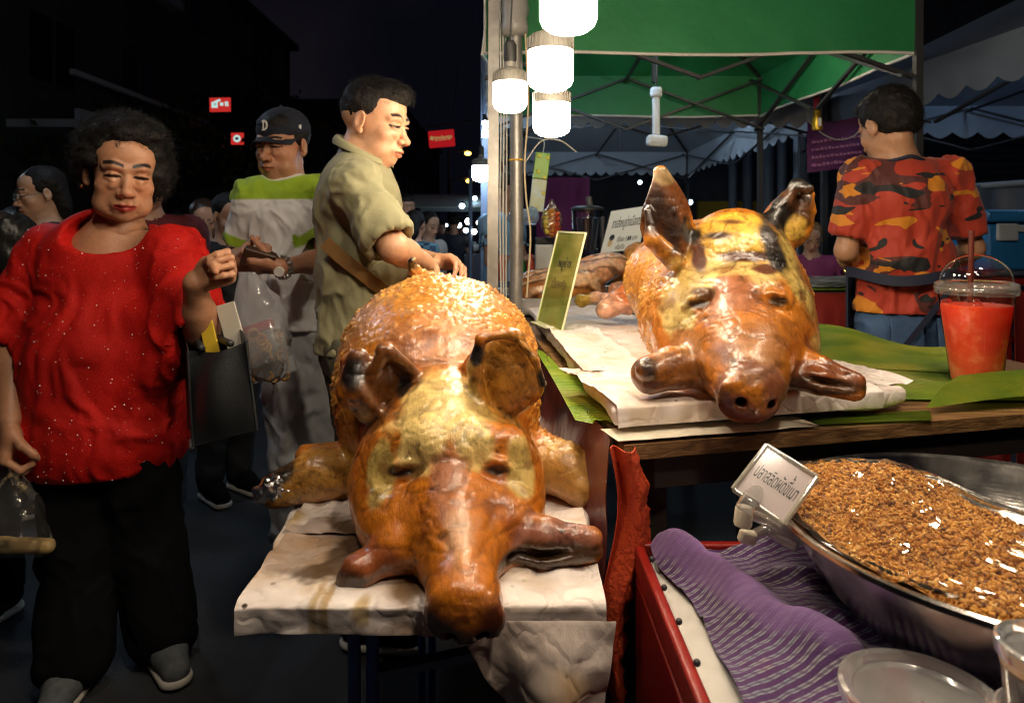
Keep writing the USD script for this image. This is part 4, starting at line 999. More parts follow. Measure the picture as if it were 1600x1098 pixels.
def wrapped(c, size, R=None, seed=0):
    m = rbox(c, size, min(size) * 0.3, R)
    m = m.subdivide().subdivide()
    return displace(m, 0.007 * (fbm(m.vertices * 45, 3, seed) - 0.5))


part(t, 'stem', wrapped(q + [0, 0, 0.012], (0.036, 0.036, 0.20)), WHITEP, 40)
part(t, 'head', wrapped(q + [0.005, 0, -0.115], (0.105, 0.06, 0.058), rot(0, 0, 4), 2), WHITEP, 40)
part(t, 'knot', wrapped(q + [0, 0, 0.13], (0.058, 0.05, 0.055), None, 3), WHITEP, 40)
part(t, 'wire', tube([q + [0, 0, 0.15], q + [0.01, 0, 0.42]], 0.004, 6), SOCKET, True)

# ------------------------------------------------------------------ stall furniture
WOOD = usdkit.material(stage, '/World/Looks/worn_plank', {
    'g': ('geometry', {}), 'mp': ('mapping', {'scale': (3.0, 40.0, 60.0), 'rotation': (0, 0, -0.245)}), 'n': ('noise_texture', {'scale': 1.6, 'detail': 7.0, 'roughness': 0.65, 'distortion': 0.8}),
    'r': ('rgb_ramp', {'ramp': [(0.25, (0.035, 0.016, 0.006)), (0.5, (0.20, 0.10, 0.035)), (0.75, (0.42, 0.25, 0.10))]}), 'b': ('bump', {'strength': 1.0, 'distance': 0.004}), 'p': ('principled_bsdf', {'roughness': 0.5})},
    [('g.position', 'mp.vector'), ('mp.vector', 'n.vector'), ('n.fac', 'r.fac'), ('r.color', 'p.base_color'), ('n.fac', 'b.height'), ('b.normal', 'p.normal')], surface='p.BSDF')
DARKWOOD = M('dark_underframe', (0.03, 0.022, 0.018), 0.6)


def slab(poly, z0, z1):
    from shapely.geometry import Polygon
    m = trimesh.creation.extrude_polygon(Polygon(poly), z1 - z0, engine='earcut')
    m.apply_translation([0, 0, z0])
    return m


t = thing('wooden_table', 'long wooden plank table carrying the second roast pig and the red drink', 'table', (0.7, 1.9, 0))
edge = lambda x: 1.12 + 0.25 * (x - 0.185)
cuts = [(0.0, 0.17), (0.175, 0.345), (0.35, 0.52), (0.525, 0.70), (0.705, 0.92)]
for k, (a, b) in enumerate(cuts):
    xr = [1.55, 1.47, 1.40, 1.30, 1.18][k]
    x0 = lambda y: 0.185 - 0.087 * (y - 1.12)
    part(t, 'plank', slab([(x0(1.12 + a), 1.12 + a), (xr, edge(xr) + a), (xr, edge(xr) + b), (x0(1.12 + b), 1.12 + b)], 0.823, 0.848 + 0.0015 * (k % 2)), WOOD, False)
part(t, 'plank', slab([(0.10, 2.045), (1.16, 2.30), (0.95, 2.84), (0.035, 2.84)], 0.822, 0.848), WOOD, False)
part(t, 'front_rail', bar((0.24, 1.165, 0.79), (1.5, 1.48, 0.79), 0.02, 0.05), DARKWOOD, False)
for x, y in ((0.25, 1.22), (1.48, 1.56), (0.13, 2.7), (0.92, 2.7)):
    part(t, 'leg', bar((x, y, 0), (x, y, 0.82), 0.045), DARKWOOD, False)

LEAF = usdkit.material(stage, '/World/Looks/banana_leaf', {
    'u': ('uvmap', {'attribute': 'st'}), 'w': ('wave_texture', {'wave_type': 'bands', 'bands_direction': 'x', 'scale': 22.0, 'distortion': 0.6, 'detail': 2.0}), 'g': ('geometry', {}),
    'n': ('noise_texture', {'scale': 6.0, 'detail': 5.0}), 'r': ('rgb_ramp', {'ramp': [(0.3, (0.11, 0.27, 0.02)), (0.5, (0.27, 0.42, 0.03)), (0.68, (0.54, 0.54, 0.06))]}),
    'r2': ('rgb_ramp', {'ramp': [(0.0, (0.55, 0.6, 0.45)), (0.5, (1.0, 1.0, 0.95)), (1.0, (1.25, 1.2, 1.1))]}), 'm': ('mix', {'mix_type': 'multiply', 'fac': 1.0}), 'b': ('bump', {'strength': 1.0, 'distance': 0.003}),
    'p': ('principled_bsdf', {'roughness': 0.34}), 't': ('translucent_bsdf', {}), 'mx': ('mix_closure', {'fac': 0.15})},
    [('u.UV', 'w.vector'), ('g.position', 'n.vector'), ('n.fac', 'r.fac'), ('w.fac', 'r2.fac'), ('r.color', 'm.color1'), ('r2.color', 'm.color2'), ('m.color', 'p.base_color'), ('m.color', 't.color'),
     ('w.fac', 'b.height'), ('b.normal', 'p.normal'), ('p.BSDF', 'mx.closure1'), ('t.BSDF', 'mx.closure2')], surface='mx.closure')


def leaf(quad, label, z, amp=0.006, seed=0, lift=None, n=28, m=34, uvs=1.0, group=None):
    """A piece of banana leaf over four xy corners, rippled, its edges torn a little."""
    q = [np.asarray(c, float) for c in quad]
    P, uv = np.zeros((n, m, 3)), np.zeros((n, m, 2))
    A, B = np.meshgrid(np.linspace(0, 1, n), np.linspace(0, 1, m), indexing='ij')
    jag = 0.025 * (noise(np.stack([B * 9 + seed, A * 2, A * 0 + seed], -1)) - 0.5) * ((A > 0.9) | (A < 0.1))
    a, b = A[..., None], B[..., None]
    p = (q[0] * (1 - a) + q[1] * a) * (1 - b) + (q[3] * (1 - a) + q[2] * a) * b + jag[..., None] * (q[1] - q[0])
    up = np.vectorize(lift)(A, B) if lift else 0
    P[..., :2] = p
    P[..., 2] = z + amp * (fbm(np.stack([p[..., 0] * 6, p[..., 1] * 6, A * 0 + seed], -1), 3) + 0.35 * np.abs(np.sin(A * 7 + B * 2))) + up
    uv[..., 0], uv[..., 1] = A * uvs, B
    k = sheet(P)
    return solo('banana_leaf', k, LEAF, label, 'leaf', True, uv=uv.reshape(-1, 2), group=group)


leaf([(0.83, 1.78), (1.00, 2.42), (1.32, 2.02), (1.18, 1.66)], 'yellow green banana leaf at the far edge of the table behind the right pig', 0.850, seed=1, lift=lambda a, b: 0.02 * a * (1 + math.sin(6 * b)))
leaf([(0.70, 1.42), (0.90, 1.92), (1.40, 1.62), (1.22, 1.40)], 'wide banana leaf under the red drink', 0.8505, 0.004, seed=2)
leaf([(0.80, 1.315), (1.08, 1.58), (1.50, 1.62), (1.35, 1.42)], 'dark green banana leaf in front of the cup, on the table edge', 0.860, seed=3, lift=lambda a, b: 0.028 * math.sin(PI * a) + 0.012 * math.sin(3 * b))
leaf([(0.545, 1.232), (0.53, 1.275), (0.82, 1.335), (0.78, 1.262)], 'narrow banana leaf strip along the front edge of the wrapped board', 0.8505, 0.003, seed=4)
leaf([(0.055, 2.5), (0.118, 1.24), (0.20, 1.25), (0.17, 2.5)], 'banana leaf sticking out left of the long paper board', 0.8515, 0.004, seed=5, lift=lambda a, b: -0.03 * (1 - a) ** 2)
SHEETP = M('cream_paper', (0.66, 0.60, 0.46), 0.6, color2=(0.72, 0.67, 0.55), bump=0.002, bscale=12)
P = np.zeros((12, 30, 3))
for i, a in enumerate(np.linspace(0, 1, 12)):
    for j, b in enumerate(np.linspace(0, 1, 30)):
        x = 0.175 + 0.375 * b - 0.02 * a
        P[i, j] = [x, edge(x) + 0.004 + a * 0.075 - 0.0 * b, 0.853 + 0.003 * fbm(np.array([x * 20, a * 3, 1.0]), 2)]
solo('paper_sheet', sheet(P, 0.0008), SHEETP, 'cream paper strip lying along the front edge of the wooden table', 'paper', 40)

# plastic skirt and frayed red cloth down the table's left side
SKIRT = M('maroon_plastic', (0.10, 0.012, 0.014), 0.28, color2=(0.22, 0.06, 0.05), vscale=5, bump=0.012, bscale=9.0, stretch=(1, 1, 0.35))
P = np.zeros((60, 22, 3))
for i, a in enumerate(np.linspace(0, 1, 60)):
    y = 1.16 + 1.65 * a
    for j, b in enumerate(np.linspace(0, 1, 22)):
        P[i, j] = [0.173 - 0.087 * (y - 1.12) - 0.05 * math.sin(b * PI / 2) + 0.03 * b * math.sin(26 * a + 3 * b) + 0.03 * (fbm(np.array([a * 11, b * 2, 3.0]), 3) - 0.5), y, 0.847 - 0.42 * b]
solo('table_skirt', sheet(P, 0.0015), SKIRT, 'dark maroon plastic sheet draped down the left side of the wooden table', 'table cover', 40)
REDCL = M('frayed_red_cloth', (0.48, 0.035, 0.008), 0.75, color2=(0.62, 0.075, 0.012), vscale=30, bump=0.005, bscale=120)
P = np.zeros((50, 90, 3))
for i, a in enumerate(np.linspace(0, 1, 50)):
    for j, b in enumerate(np.linspace(0, 1, 90)):
        fr = 0.011 * (fbm(np.array([b * 26, 2.0, 5.0]), 4) - 0.5) * (a > 0.6) * 2
        P[i, j] = [0.160 + 0.058 * a * (0.7 + 0.3 * math.sin(b * 5)) + fr + 0.014 * math.sin(8 * b), 1.115 + 0.02 * math.sin(a * 7 + 2 * b) + 0.012 * (fbm(np.array([a * 8, b * 9, 1.0]), 3) - 0.5), 0.845 - 0.5 * b]
solo('red_cloth', sheet(P, 0.002), REDCL, 'frayed orange red cloth hanging from the table corner between pig and bowl', 'cloth', 40)

# blue folding stand under the front board
BLUEP = M('blue_painted_steel', (0.03, 0.09, 0.34), 0.4, color2=(0.05, 0.13, 0.42), vscale=12)
t = thing('folding_stand', 'blue steel folding stand under the front pig\'s board', 'stand', (-0.13, 1.35, 0))
for x in (-0.232, 0.06):
    for y in (1.0, 1.75):
        part(t, 'leg', tube([(x, y, 0), (x, y, 0.64)], 0.0095, 14), BLUEP, True)
        part(t, 'leg', tube([(x + 0.026, y + 0.004, 0), (x + 0.026, y + 0.004, 0.64)], 0.0095, 14), BLUEP, True)
part(t, 'cross_bar', bar((-0.2, 1.01, 0.545), (0.08, 1.04, 0.585), 0.022, 0.012), M('grey_blue_bar', (0.10, 0.14, 0.24), 0.45), False)
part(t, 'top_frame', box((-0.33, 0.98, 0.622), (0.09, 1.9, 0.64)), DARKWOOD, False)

# ------------------------------------------------------------------ tray of roast cuts behind, signs
TRAYM = M('tray_steel', (0.55, 0.54, 0.52), 0.32, metallic=0.9, color2=(0.45, 0.44, 0.43), vscale=14)
ty = math.atan2(0.28, 0.96)
Ry = rot(math.degrees(ty))
tc = np.array([0.42, 3.30, 0.86])
t = thing('side_table', 'low table behind the board, the steel tray on it', 'table', (0.4, 3.35, 0))
part(t, 'top', rbox(tc + [0.1, 0.05, -0.02], (1.35, 0.8, 0.03), 0.008, Ry), DARKWOOD, False)
for a, b in ((-1, -1), (1, -1), (-1, 1), (1, 1)):
    p = tc + [0.1, 0.05, 0] + Ry @ [0.6 * a, 0.33 * b, 0]
    part(t, 'leg', bar((p[0], p[1], 0), (p[0], p[1], 0.83), 0.04), DARKWOOD, False)
t = thing('steel_tray', 'shallow steel tray holding roast pork cuts behind the paper board', 'tray', tc)
part(t, 'base', rbox(tc + [0, 0, 0.006], (0.96, 0.62, 0.006), 0.002, Ry), TRAYM, False)
for sx, sy, w, d in ((0, -1, 0.97, 0.012), (0, 1, 0.97, 0.012), (-1, 0, 0.012, 0.60), (1, 0, 0.012, 0.60)):
    part(t, 'rim', rbox(tc + Ry @ [0.48 * sx, 0.31 * sy, 0.04], (w, d, 0.07), 0.004, Ry), TRAYM, False)
solo('blue_crate', cat([rbox(tc + Ry @ [-0.60, 0.05, 0.03 + 0.012 * k], (0.16, 0.5, 0.008), 0.003, Ry) for k in range(5)] + [rbox(tc + Ry @ [-0.60 + 0.075 * a, 0.05 + 0.05 * b, 0.05], (0.008, 0.008, 0.08), 0.002, Ry) for a in (-1, 1) for b in range(-4, 5)]), M('dark_blue_plastic', (0.02, 0.05, 0.12), 0.4), 'dark blue plastic crate at the left end of the steel tray', 'crate', False)

ROAST = MC('roast_cut', rough=0.34, rvar=0.12, mottling=0.4, mscale=45, bump=0.003, bscale=70, coat_weight=0.4, coat_roughness=0.2)


def roast(name, label, prims, lo, hi, cols, base, h=0.007, group=None):
    s = Solid(lo, hi, h)
    prims(s)
    m = s.mesh(1)
    m = displace(m, 0.018 * (fbm(m.vertices * 30, 4, 5) - 0.5) + 0.010 * (1 - 2 * np.abs(fbm(m.vertices * 11, 3, 6) - 0.5)) - 0.006)
    c = paint(m.vertices, base, cols, 4, 0.5, 22) * (0.6 + 0.8 * fbm(m.vertices * 26, 4, 3))[:, None]
    if name == 'pork_slab':                                               # layers of fat and meat along the cut
        q = (m.vertices - tc) @ Ry
        w = sst(0.45, 0.8, np.sin(q[:, 1] * 95 + q[:, 2] * 70 + 5 * fbm(q * 9, 3, 2)))[:, None]
        c = c + (np.array([0.78, 0.50, 0.30]) - c) * w * 0.75
        w = sst(0.7, 0.95, np.sin(q[:, 1] * 95 + q[:, 2] * 70 + 2 + 5 * fbm(q * 9, 3, 2)))[:, None]
        c = c * (1 - 0.7 * w)
    t = thing(name, label, 'roast pork', m.vertices.mean(0), group)
    part(t, 'meat', m, ROAST, cd=np.clip(c, 0.005, 0.9))
    return t


T = lambda x, y, z: tc + Ry @ [x, y, z]
roast('pork_slab', 'carved roast pork side lying at the left of the steel tray', lambda s: (s.ell(T(-0.22, -0.02, 0.09), (0.23, 0.17, 0.10), Ry), s.ell(T(-0.08, -0.08, 0.17), (0.20, 0.10, 0.075), Ry @ rot(0, 0, -16), k=0.03),
      [s.cone(T(-0.38, -0.17 + 0.055 * k, 0.15), T(0.04, -0.14 + 0.045 * k, 0.27), 0.012, 0.012, 0.012, 'sub') for k in range(4)]), T(-0.22, 0, 0.06) - 0.42, T(-0.22, 0, 0.06) + 0.42,
      [(T(-0.2, -0.1, 0.16), (0.14, 0.12, 0.05), (0.78, 0.46, 0.24), 0.4), (T(-0.03, -0.12, 0.2), (0.12, 0.1, 0.06), (0.72, 0.36, 0.20), 0.4), (T(-0.36, 0, 0.08), (0.07, 0.15, 0.06), (0.40, 0.12, 0.02), 0.5)], (0.42, 0.15, 0.03))
roast('roast_trotter', 'roast trotter cut with its toes showing, in the middle of the tray', lambda s: (s.ell(T(0.05, -0.17, 0.08), (0.075, 0.05, 0.05), Ry), [s.cone(T(0.03 + 0.028 * k, -0.20, 0.085), T(0.03 + 0.03 * k, -0.245, 0.03), 0.014, 0.011, 0.006) for k in range(4)]),
      T(0.05, -0.17, 0.08) - 0.16, T(0.05, -0.17, 0.08) + 0.16, [(T(0.06, -0.26, 0.03), (0.1, 0.03, 0.02), (0.06, 0.02, 0.01), 0.4)], (0.58, 0.27, 0.15), 0.005)
roast('roast_knuckles', 'heap of glossy browned pork knuckles at the right of the tray', lambda s: [s.ell(T(0.06 + 0.036 * k + 0.02 * math.sin(k * 3), -0.06 + 0.06 * math.sin(k * 2.3), 0.16 + 0.012 * k * (k < 6) + 0.07 * (k >= 6) + 0.045 * math.cos(k * 1.7)), (0.072, 0.06, 0.05), rot(40 * k, 20 * k), k=0.010) for k in range(11)],
      T(0.3, -0.05, 0.1) - 0.32, T(0.3, -0.05, 0.1) + 0.32, [(T(0.2, -0.1, 0.2), (0.14, 0.1, 0.08), (0.72, 0.38, 0.09), 0.5), (T(0.4, -0.12, 0.1), (0.06, 0.06, 0.06), (0.12, 0.03, 0.01), 0.5)], (0.40, 0.15, 0.025), 0.006)
leaf([T(-0.42, -0.30, 0)[:2], T(-0.38, -0.16, 0)[:2], T(-0.08, -0.22, 0)[:2], T(-0.12, -0.30, 0)[:2]], 'strip of banana leaf inside the steel tray\'s front edge', 0.90, 0.003, seed=7, lift=lambda a, b: 0.02 * (1 - a))
pc = lambda px, py, d: U(px, py, d)
roast('roast_shank', 'small pink roast shank piece lying on the paper beside the right pig', lambda s: (s.chain([pc(1000, 455, 2.3), pc(975, 470, 2.28), pc(945, 483, 2.25)], [0.06, 0.04, 0.028], 0.02), s.chain([pc(965, 470, 2.35), pc(925, 465, 2.4), pc(908, 470, 2.4)], [0.02, 0.016, 0.022], 0.012)),
      pc(950, 470, 2.3) - [0.25, 0.2, 0.12], pc(950, 470, 2.3) + [0.25, 0.2, 0.15], [(pc(990, 450, 2.25), (0.07, 0.1, 0.05), (0.42, 0.11, 0.02), 0.4), (pc(908, 470, 2.4), (0.04, 0.06, 0.03), (0.45, 0.28, 0.03), 0.4)], (0.62, 0.33, 0.22), 0.005)

# white price board
WHITEB = M('white_board', (0.78, 0.74, 0.64), 0.55)
o, ex, ey = pc(938, 396, 3.75), pc(990, 389, 3.70) - pc(938, 396, 3.75), pc(955, 330, 3.8) - pc(938, 396, 3.75)
t = thing('price_board', 'white price board with black Thai lettering behind the right pig\'s left ear', 'sign', o)
ex = ex * 1.15
nn = np.cross(ex, ey); nn /= np.linalg.norm(nn)
qd = np.array([[o, o + ey], [o + ex, o + ex + ey]])
part(t, 'board', sheet(qd, 0.012), WHITEB, False)
part(t, 'lettering', lettering('roast', o + ex * 0.13 + ey * 0.57, ex / 810, ey / 230, 0.002), INK, False)
part(t, 'lettering', lettering('kilo', o + ex * 0.36 + ey * 0.22, ex / 860, ey / 460, 0.002), INK, False)
part(t, 'lettering', lettering('half', o + ex * 0.36 + ey * 0.04, ex / 900, ey / 480, 0.002), INK, False)
pic = lambda u, v, a, b, col, nm: part(t, nm, sheet(np.array([[o + ex * (u + r * a * math.cos(q)) + ey * (v + r * b * math.sin(q)) + nn * 0.0022 for q in np.linspace(0, 2 * PI, 18)] for r in (0.02, 1)])[::-1], 0.0), col, False)
pic(0.21, 0.34, 0.07, 0.075, INK, 'printed_hair'); pic(0.19, 0.22, 0.06, 0.09, M('print_skin', (0.6, 0.4, 0.16), 0.5), 'printed_face')
part(t, 'holder', rbox(o + ey * 0.45 - ex * 0.06 + [0, 0.02, 0], (0.02, 0.03, 0.2), 0.004), SOCKET, False)

# green acrylic stand
ACR = usdkit.material(stage, '/World/Looks/green_acrylic', {
    'p': ('principled_bsdf', {'base_color': (0.30, 0.33, 0.05), 'roughness': 0.08, 'coat_weight': 0.5}), 't': ('transparent_bsdf', {'color': (0.80, 0.84, 0.45)}), 'm': ('mix_closure', {'fac': 0.45}),
    'n': ('noise_texture', {'scale': 5.0, 'detail': 3.0}), 'g': ('geometry', {}), 'r': ('rgb_ramp', {'ramp': [(0.35, (0.20, 0.25, 0.04)), (0.65, (0.50, 0.44, 0.16))]})},
    [('g.position', 'n.vector'), ('n.fac', 'r.fac'), ('r.color', 'p.base_color'), ('t.BSDF', 'm.closure1'), ('p.BSDF', 'm.closure2')], surface='m.closure')
a, b, c, d = np.array([0.087, 2.36, 0.903]), np.array([0.153, 2.087, 0.903]), np.array([0.160, 2.36, 1.212]), np.array([0.228, 2.10, 1.205])
t = thing('acrylic_stand', 'leaning green tinted acrylic sign stand on the long paper board', 'sign', a)
part(t, 'panel', sheet(np.array([[a, c], [b, d]]), 0.004), ACR, False)
EDGE = M('acrylic_edge', (0.62, 0.66, 0.42), 0.2)
for p, q in ((a, b), (b, d), (c, d), (a, c)):
    part(t, 'edge', bar(p, q, 0.006), EDGE, False)
nn = np.cross(b - a, c - a); nn /= np.linalg.norm(nn)
part(t, 'lettering', lettering('pork', a + (b - a) * 0.33 + (c - a) * 0.62 + nn * 0.001, (b - a) / 420, (c - a) / 560, 0.001), INK, False)
part(t, 'lettering', lettering('trang', a + (b - a) * 0.24 + (c - a) * 0.40 + nn * 0.001, (b - a) / 480, (c - a) / 560, 0.001), M('brown_ink', (0.10, 0.07, 0.02), 0.5), False)
foot = [(a + b) / 2 + [-0.03, 0, 0], (a + b) / 2 + [0.05, 0, 0]]
part(t, 'foot', rbox((a + b) / 2 + [0.01, 0, 0.0], (0.08, 0.24, 0.004), 0.0015, rot(14)), EDGE, False)
# ------------------------------------------------------------------ red drink
CUPM = clear('cup_plastic', base=0.055, gloss=0.03, ior=1.05)
q = U(1525, 596, 1.56); q[2] = 0.862
t = thing('iced_drink', 'clear plastic cup of red iced drink with dome lid and brown straw', 'drink', q)
part(t, 'cup', lathe([(0.001, 0.002), (0.050, 0.002), (0.052, 0.006), (0.0535, 0.03), (0.0745, 0.190), (0.0755, 0.21)], q, 56), CUPM, 40)
DRINK = usdkit.material(stage, '/World/Looks/red_slush', {
    'g': ('geometry', {}), 'n': ('noise_texture', {'scale': 26.0, 'detail': 5.0, 'roughness': 0.6}), 'sx': ('separate_xyz', {}), 'z': ('map_range', {'from_min': 0.87, 'from_max': 1.05, 'to_min': 0.12, 'to_max': -0.06, 'clamp': True}),
    'a': ('math', {'math_type': 'add'}), 'r': ('rgb_ramp', {'ramp': [(0.30, (0.66, 0.04, 0.016)), (0.56, (0.74, 0.075, 0.03)), (0.72, (0.80, 0.20, 0.10))]}),
    'p': ('principled_bsdf', {'roughness': 0.25, 'subsurface_weight': 0.6, 'subsurface_scale': 0.02, 'subsurface_radius': (1, 0.25, 0.12)})},
    [('g.position', 'n.vector'), ('g.position', 'sx.vector'), ('sx.z', 'z.value'), ('n.fac', 'a.value1'), ('z.result', 'a.value2'), ('a.value', 'r.fac'), ('r.color', 'p.base_color')], surface='p.BSDF')
part(t, 'drink', lathe([(0.001, 0.004), (0.0485, 0.004), (0.052, 0.03), (0.0700, 0.168), (0.069, 0.176), (0.001, 0.182)], q, 56), DRINK, 40)
part(t, 'rim', trimesh.creation.torus(0.079, 0.0045, 56, 10).apply_translation(q + [0, 0, 0.212]), clear('rim_plastic', base=0.14, gloss=0.05, haze=((0.7, 0.68, 0.62), 0.08)), True)
part(t, 'lid_collar', lathe([(0.0745, 0.200), (0.081, 0.200), (0.0825, 0.206), (0.0825, 0.224), (0.072, 0.229)], q, 56), clear('rim_plastic'), 40)
part(t, 'dome_lid', lathe([(0.072 * math.cos(a), 0.228 + 0.064 * math.sin(a)) for a in np.linspace(0, 1.42, 16)], q, 56), CUPM, 40)
part(t, 'straw', tube([q + [-0.014, 0, 0.15], q + [-0.010, 0.0, 0.345]], 0.006, 12), M('brown_straw', (0.10, 0.02, 0.012), 0.35), True)
part(t, 'ice', cat([rbox(q + [0.045 * math.sin(k * 2.4), -0.045 * math.cos(k * 1.3) * 0.9, 0.168 + 0.004 * (k % 3)], (0.022, 0.02, 0.018), 0.006, rot(50 * k, 30 * k)) for k in range(9)]), clear('ice', (1, 0.75, 0.7), 0.12, 0.1), 40)

# ------------------------------------------------------------------ red cart top, purple cloth, bowl of fried fish crumbs
CARTRED = M('red_plastic', (0.22, 0.007, 0.005), 0.38, color2=(0.30, 0.014, 0.008), vscale=14, bump=0.0015, bscale=60)
t = thing('red_cart', 'red edged cart with white top under the bowl and purple cloth', 'cart', (0.6, 0.85, 0))
part(t, 'top', rbox((0.62, 0.80, 0.665), (0.80, 0.60, 0.02), 0.004), M('scuffed_white_top', (0.62, 0.60, 0.56), 0.45, color2=(0.52, 0.50, 0.46), vscale=14), False)
part(t, 'red_edge', rbox((0.206, 0.79, 0.672), (0.016, 0.62, 0.045), 0.005), CARTRED, 40)
part(t, 'red_edge', rbox((0.61, 1.108, 0.672), (0.82, 0.016, 0.045), 0.005), CARTRED, 40)
for k in range(6):
    part(t, 'rivet', trimesh.creation.icosphere(1, 0.0045).apply_translation((0.215, 0.62 + 0.085 * k, 0.697)), DARKSTEEL, True)
part(t, 'side_panel', rbox((0.203, 0.79, 0.40), (0.01, 0.60, 0.49), 0.003), M('dark_red_panel', (0.20, 0.008, 0.008), 0.25), 40)
for x, y in ((0.235, 0.52), (0.235, 1.07), (0.98, 0.52), (0.98, 1.07)):
    part(t, 'leg', bar((x, y, 0), (x, y, 0.65), 0.03), DARKSTEEL, False)

CLOTH = usdkit.material(stage, '/World/Looks/purple_batik', {
    'u': ('uvmap', {'attribute': 'st'}), 'mp': ('mapping', {'scale': (1, 1, 1)}), 'a': ('attribute', {'attribute': 'Cd'}),
    'nw': ('noise_texture', {'scale': 3.0, 'detail': 2.0}), 'mxv': ('mix_vector', {'fac': 0.06}),
    'w': ('wave_texture', {'wave_type': 'bands', 'bands_direction': 'y', 'scale': 24.0, 'distortion': 1.4, 'detail': 1.5, 'detail_scale': 1.2}),
    'w2': ('wave_texture', {'wave_type': 'bands', 'bands_direction': 'diagonal', 'scale': 50.0, 'distortion': 0.5, 'detail': 1.0}),
    'r': ('rgb_ramp', {'ramp': [(0.55, (0, 0, 0)), (0.64, (1, 1, 1)), (0.86, (1, 1, 1)), (0.94, (0.3, 0.3, 0.3))]}), 'r2': ('rgb_ramp', {'ramp': [(0.2, (0.5, 0.5, 0.5)), (0.4, (1, 1, 1))]}),
    'mu': ('mix', {'mix_type': 'multiply', 'fac': 1.0}), 'bw': ('rgb_to_bw', {}), 'n': ('noise_texture', {'scale': 9.0, 'detail': 4.0}),
    'rp': ('rgb_ramp', {'ramp': [(0.3, (0.045, 0.012, 0.085)), (0.7, (0.075, 0.018, 0.105))]}), 'rwc': ('rgb_ramp', {'ramp': [(0.35, (0.32, 0.30, 0.29)), (0.6, (0.20, 0.25, 0.28)), (0.7, (0.34, 0.30, 0.27))]}), 'm': ('mix', {}),
    'sp': ('separate_color', {}), 'm2': ('mix', {'color2': (0.17, 0.085, 0.25)}), 'wb': ('noise_texture', {'scale': 500.0, 'detail': 2.0}), 'b': ('bump', {'strength': 0.7, 'distance': 0.0012}),
    'p': ('principled_bsdf', {'roughness': 0.85, 'sheen_weight': 0.15})},
    [('u.UV', 'w.vector'), ('u.UV', 'w2.vector'), ('u.UV', 'n.vector'), ('w.fac', 'r.fac'), ('w2.fac', 'r2.fac'), ('r.color', 'mu.color1'), ('r2.color', 'mu.color2'), ('mu.color', 'bw.color'), ('bw.val', 'm.fac'),
     ('n.fac', 'rp.fac'), ('n.fac', 'rwc.fac'), ('rp.color', 'm.color1'), ('rwc.color', 'm.color2'), ('a.color', 'sp.color'), ('sp.r', 'm2.fac'), ('m.color', 'm2.color1'), ('m2.color', 'p.base_color'),
     ('u.UV', 'wb.vector'), ('wb.fac', 'b.height'), ('b.normal', 'p.normal')], surface='p.BSDF')
nI, nJ = 150, 190
P, uv, fold = np.zeros((nI, nJ, 3)), np.zeros((nI, nJ, 2)), np.zeros((nI, nJ))
ys = np.linspace(1.095, 0.50, nJ)
xl = np.interp(ys, [0.5, 0.73, 0.95, 1.05, 1.095], [0.262, 0.250, 0.252, 0.222, 0.222])
A_, B_ = np.array([0.236, 1.085]), np.array([0.372, 0.775])
aa_ = np.linspace(0, 1, nI)[:, None]
X, Y = xl[None] + (0.97 - xl[None]) * aa_ ** 1.4, np.repeat(ys[None], nI, 0)
p = np.stack([X, Y], -1)
tt = np.clip((p - A_) @ (B_ - A_) / ((B_ - A_) @ (B_ - A_)), 0, 1)
w = A_ + tt[..., None] * (B_ - A_) + np.stack([0.012 * np.sin(tt * 6), tt * 0], -1)
d = np.linalg.norm(p - w, axis=-1)
q = np.stack([X * 7, Y * 7, X * 0], -1)
h = (0.030 + 0.012 * np.sin(tt * 9)) * np.exp(-(d / (0.018 + 0.014 * tt + 0.006 * np.sin(tt * 13))) ** 2)
h += 0.075 * (fbm(q * 1.2, 3, 2) - 0.40) * sst(0.0, 0.05, X - xl[None]) + 0.022 * (1 - np.abs(np.sin(9 * X + 17 * Y + 4 * noise(q * 0.7)))) ** 2 * sst(0.02, 0.1, d) + 0.006 * fbm(q * 5, 3, 4)
h *= 1 - sst(0.24, 0.16, np.hypot(X - 0.65, Y - 0.87)) * 0.9
P = np.stack([X, Y, 0.684 + np.maximum(h, 0) - 0.006 * (1 - sst(0, 0.03, X - xl[None]))], -1)
uv = np.stack([X * 1.05, Y + 0.25 * h + 0.03 * np.sin(9 * X)], -1)
fold = sst(0.030, 0.016, d + 0.012 * (noise(q * 4) - 0.5)) * (0.75 + 0.25 * noise(q * 9))
m = sheet(P, 0.0014)
k = nI * nJ
cd = np.repeat(np.concatenate([fold.ravel(), fold.ravel()])[:, None], 3, 1)
solo('purple_cloth', m, CLOTH, 'purple batik cloth with pale wavy stripes, crumpled under the metal bowl', 'cloth', True, cd=cd, uv=np.vstack([uv.reshape(-1, 2)] * 2))
STEELB = usdkit.material(stage, '/World/Looks/bowl_steel', {
    'g': ('geometry', {}), 'n': ('noise_texture', {'scale': 14.0, 'detail': 5.0}), 'mr': ('map_range', {'from_min': 0.3, 'from_max': 0.7, 'to_min': 0.13, 'to_max': 0.27, 'clamp': True}),
    'mp': ('mapping', {'scale': (30.0, 30.0, 400.0)}), 'n2': ('noise_texture', {'scale': 1.0, 'detail': 3.0}), 'b': ('bump', {'strength': 0.25, 'distance': 0.0006}),
    'p': ('principled_bsdf', {'base_color': (0.60, 0.57, 0.53), 'metallic': 1.0})},
    [('g.position', 'n.vector'), ('n.fac', 'mr.value'), ('mr.result', 'p.roughness'), ('g.position', 'mp.vector'), ('mp.vector', 'n2.vector'), ('n2.fac', 'b.height'), ('b.normal', 'p.normal')], surface='p.BSDF')
BC = np.array([0.65, 0.87, 0.694])
t = thing('metal_bowl', 'wide stainless steel bowl with rolled rim, full of fried fish crumbs', 'bowl', BC)
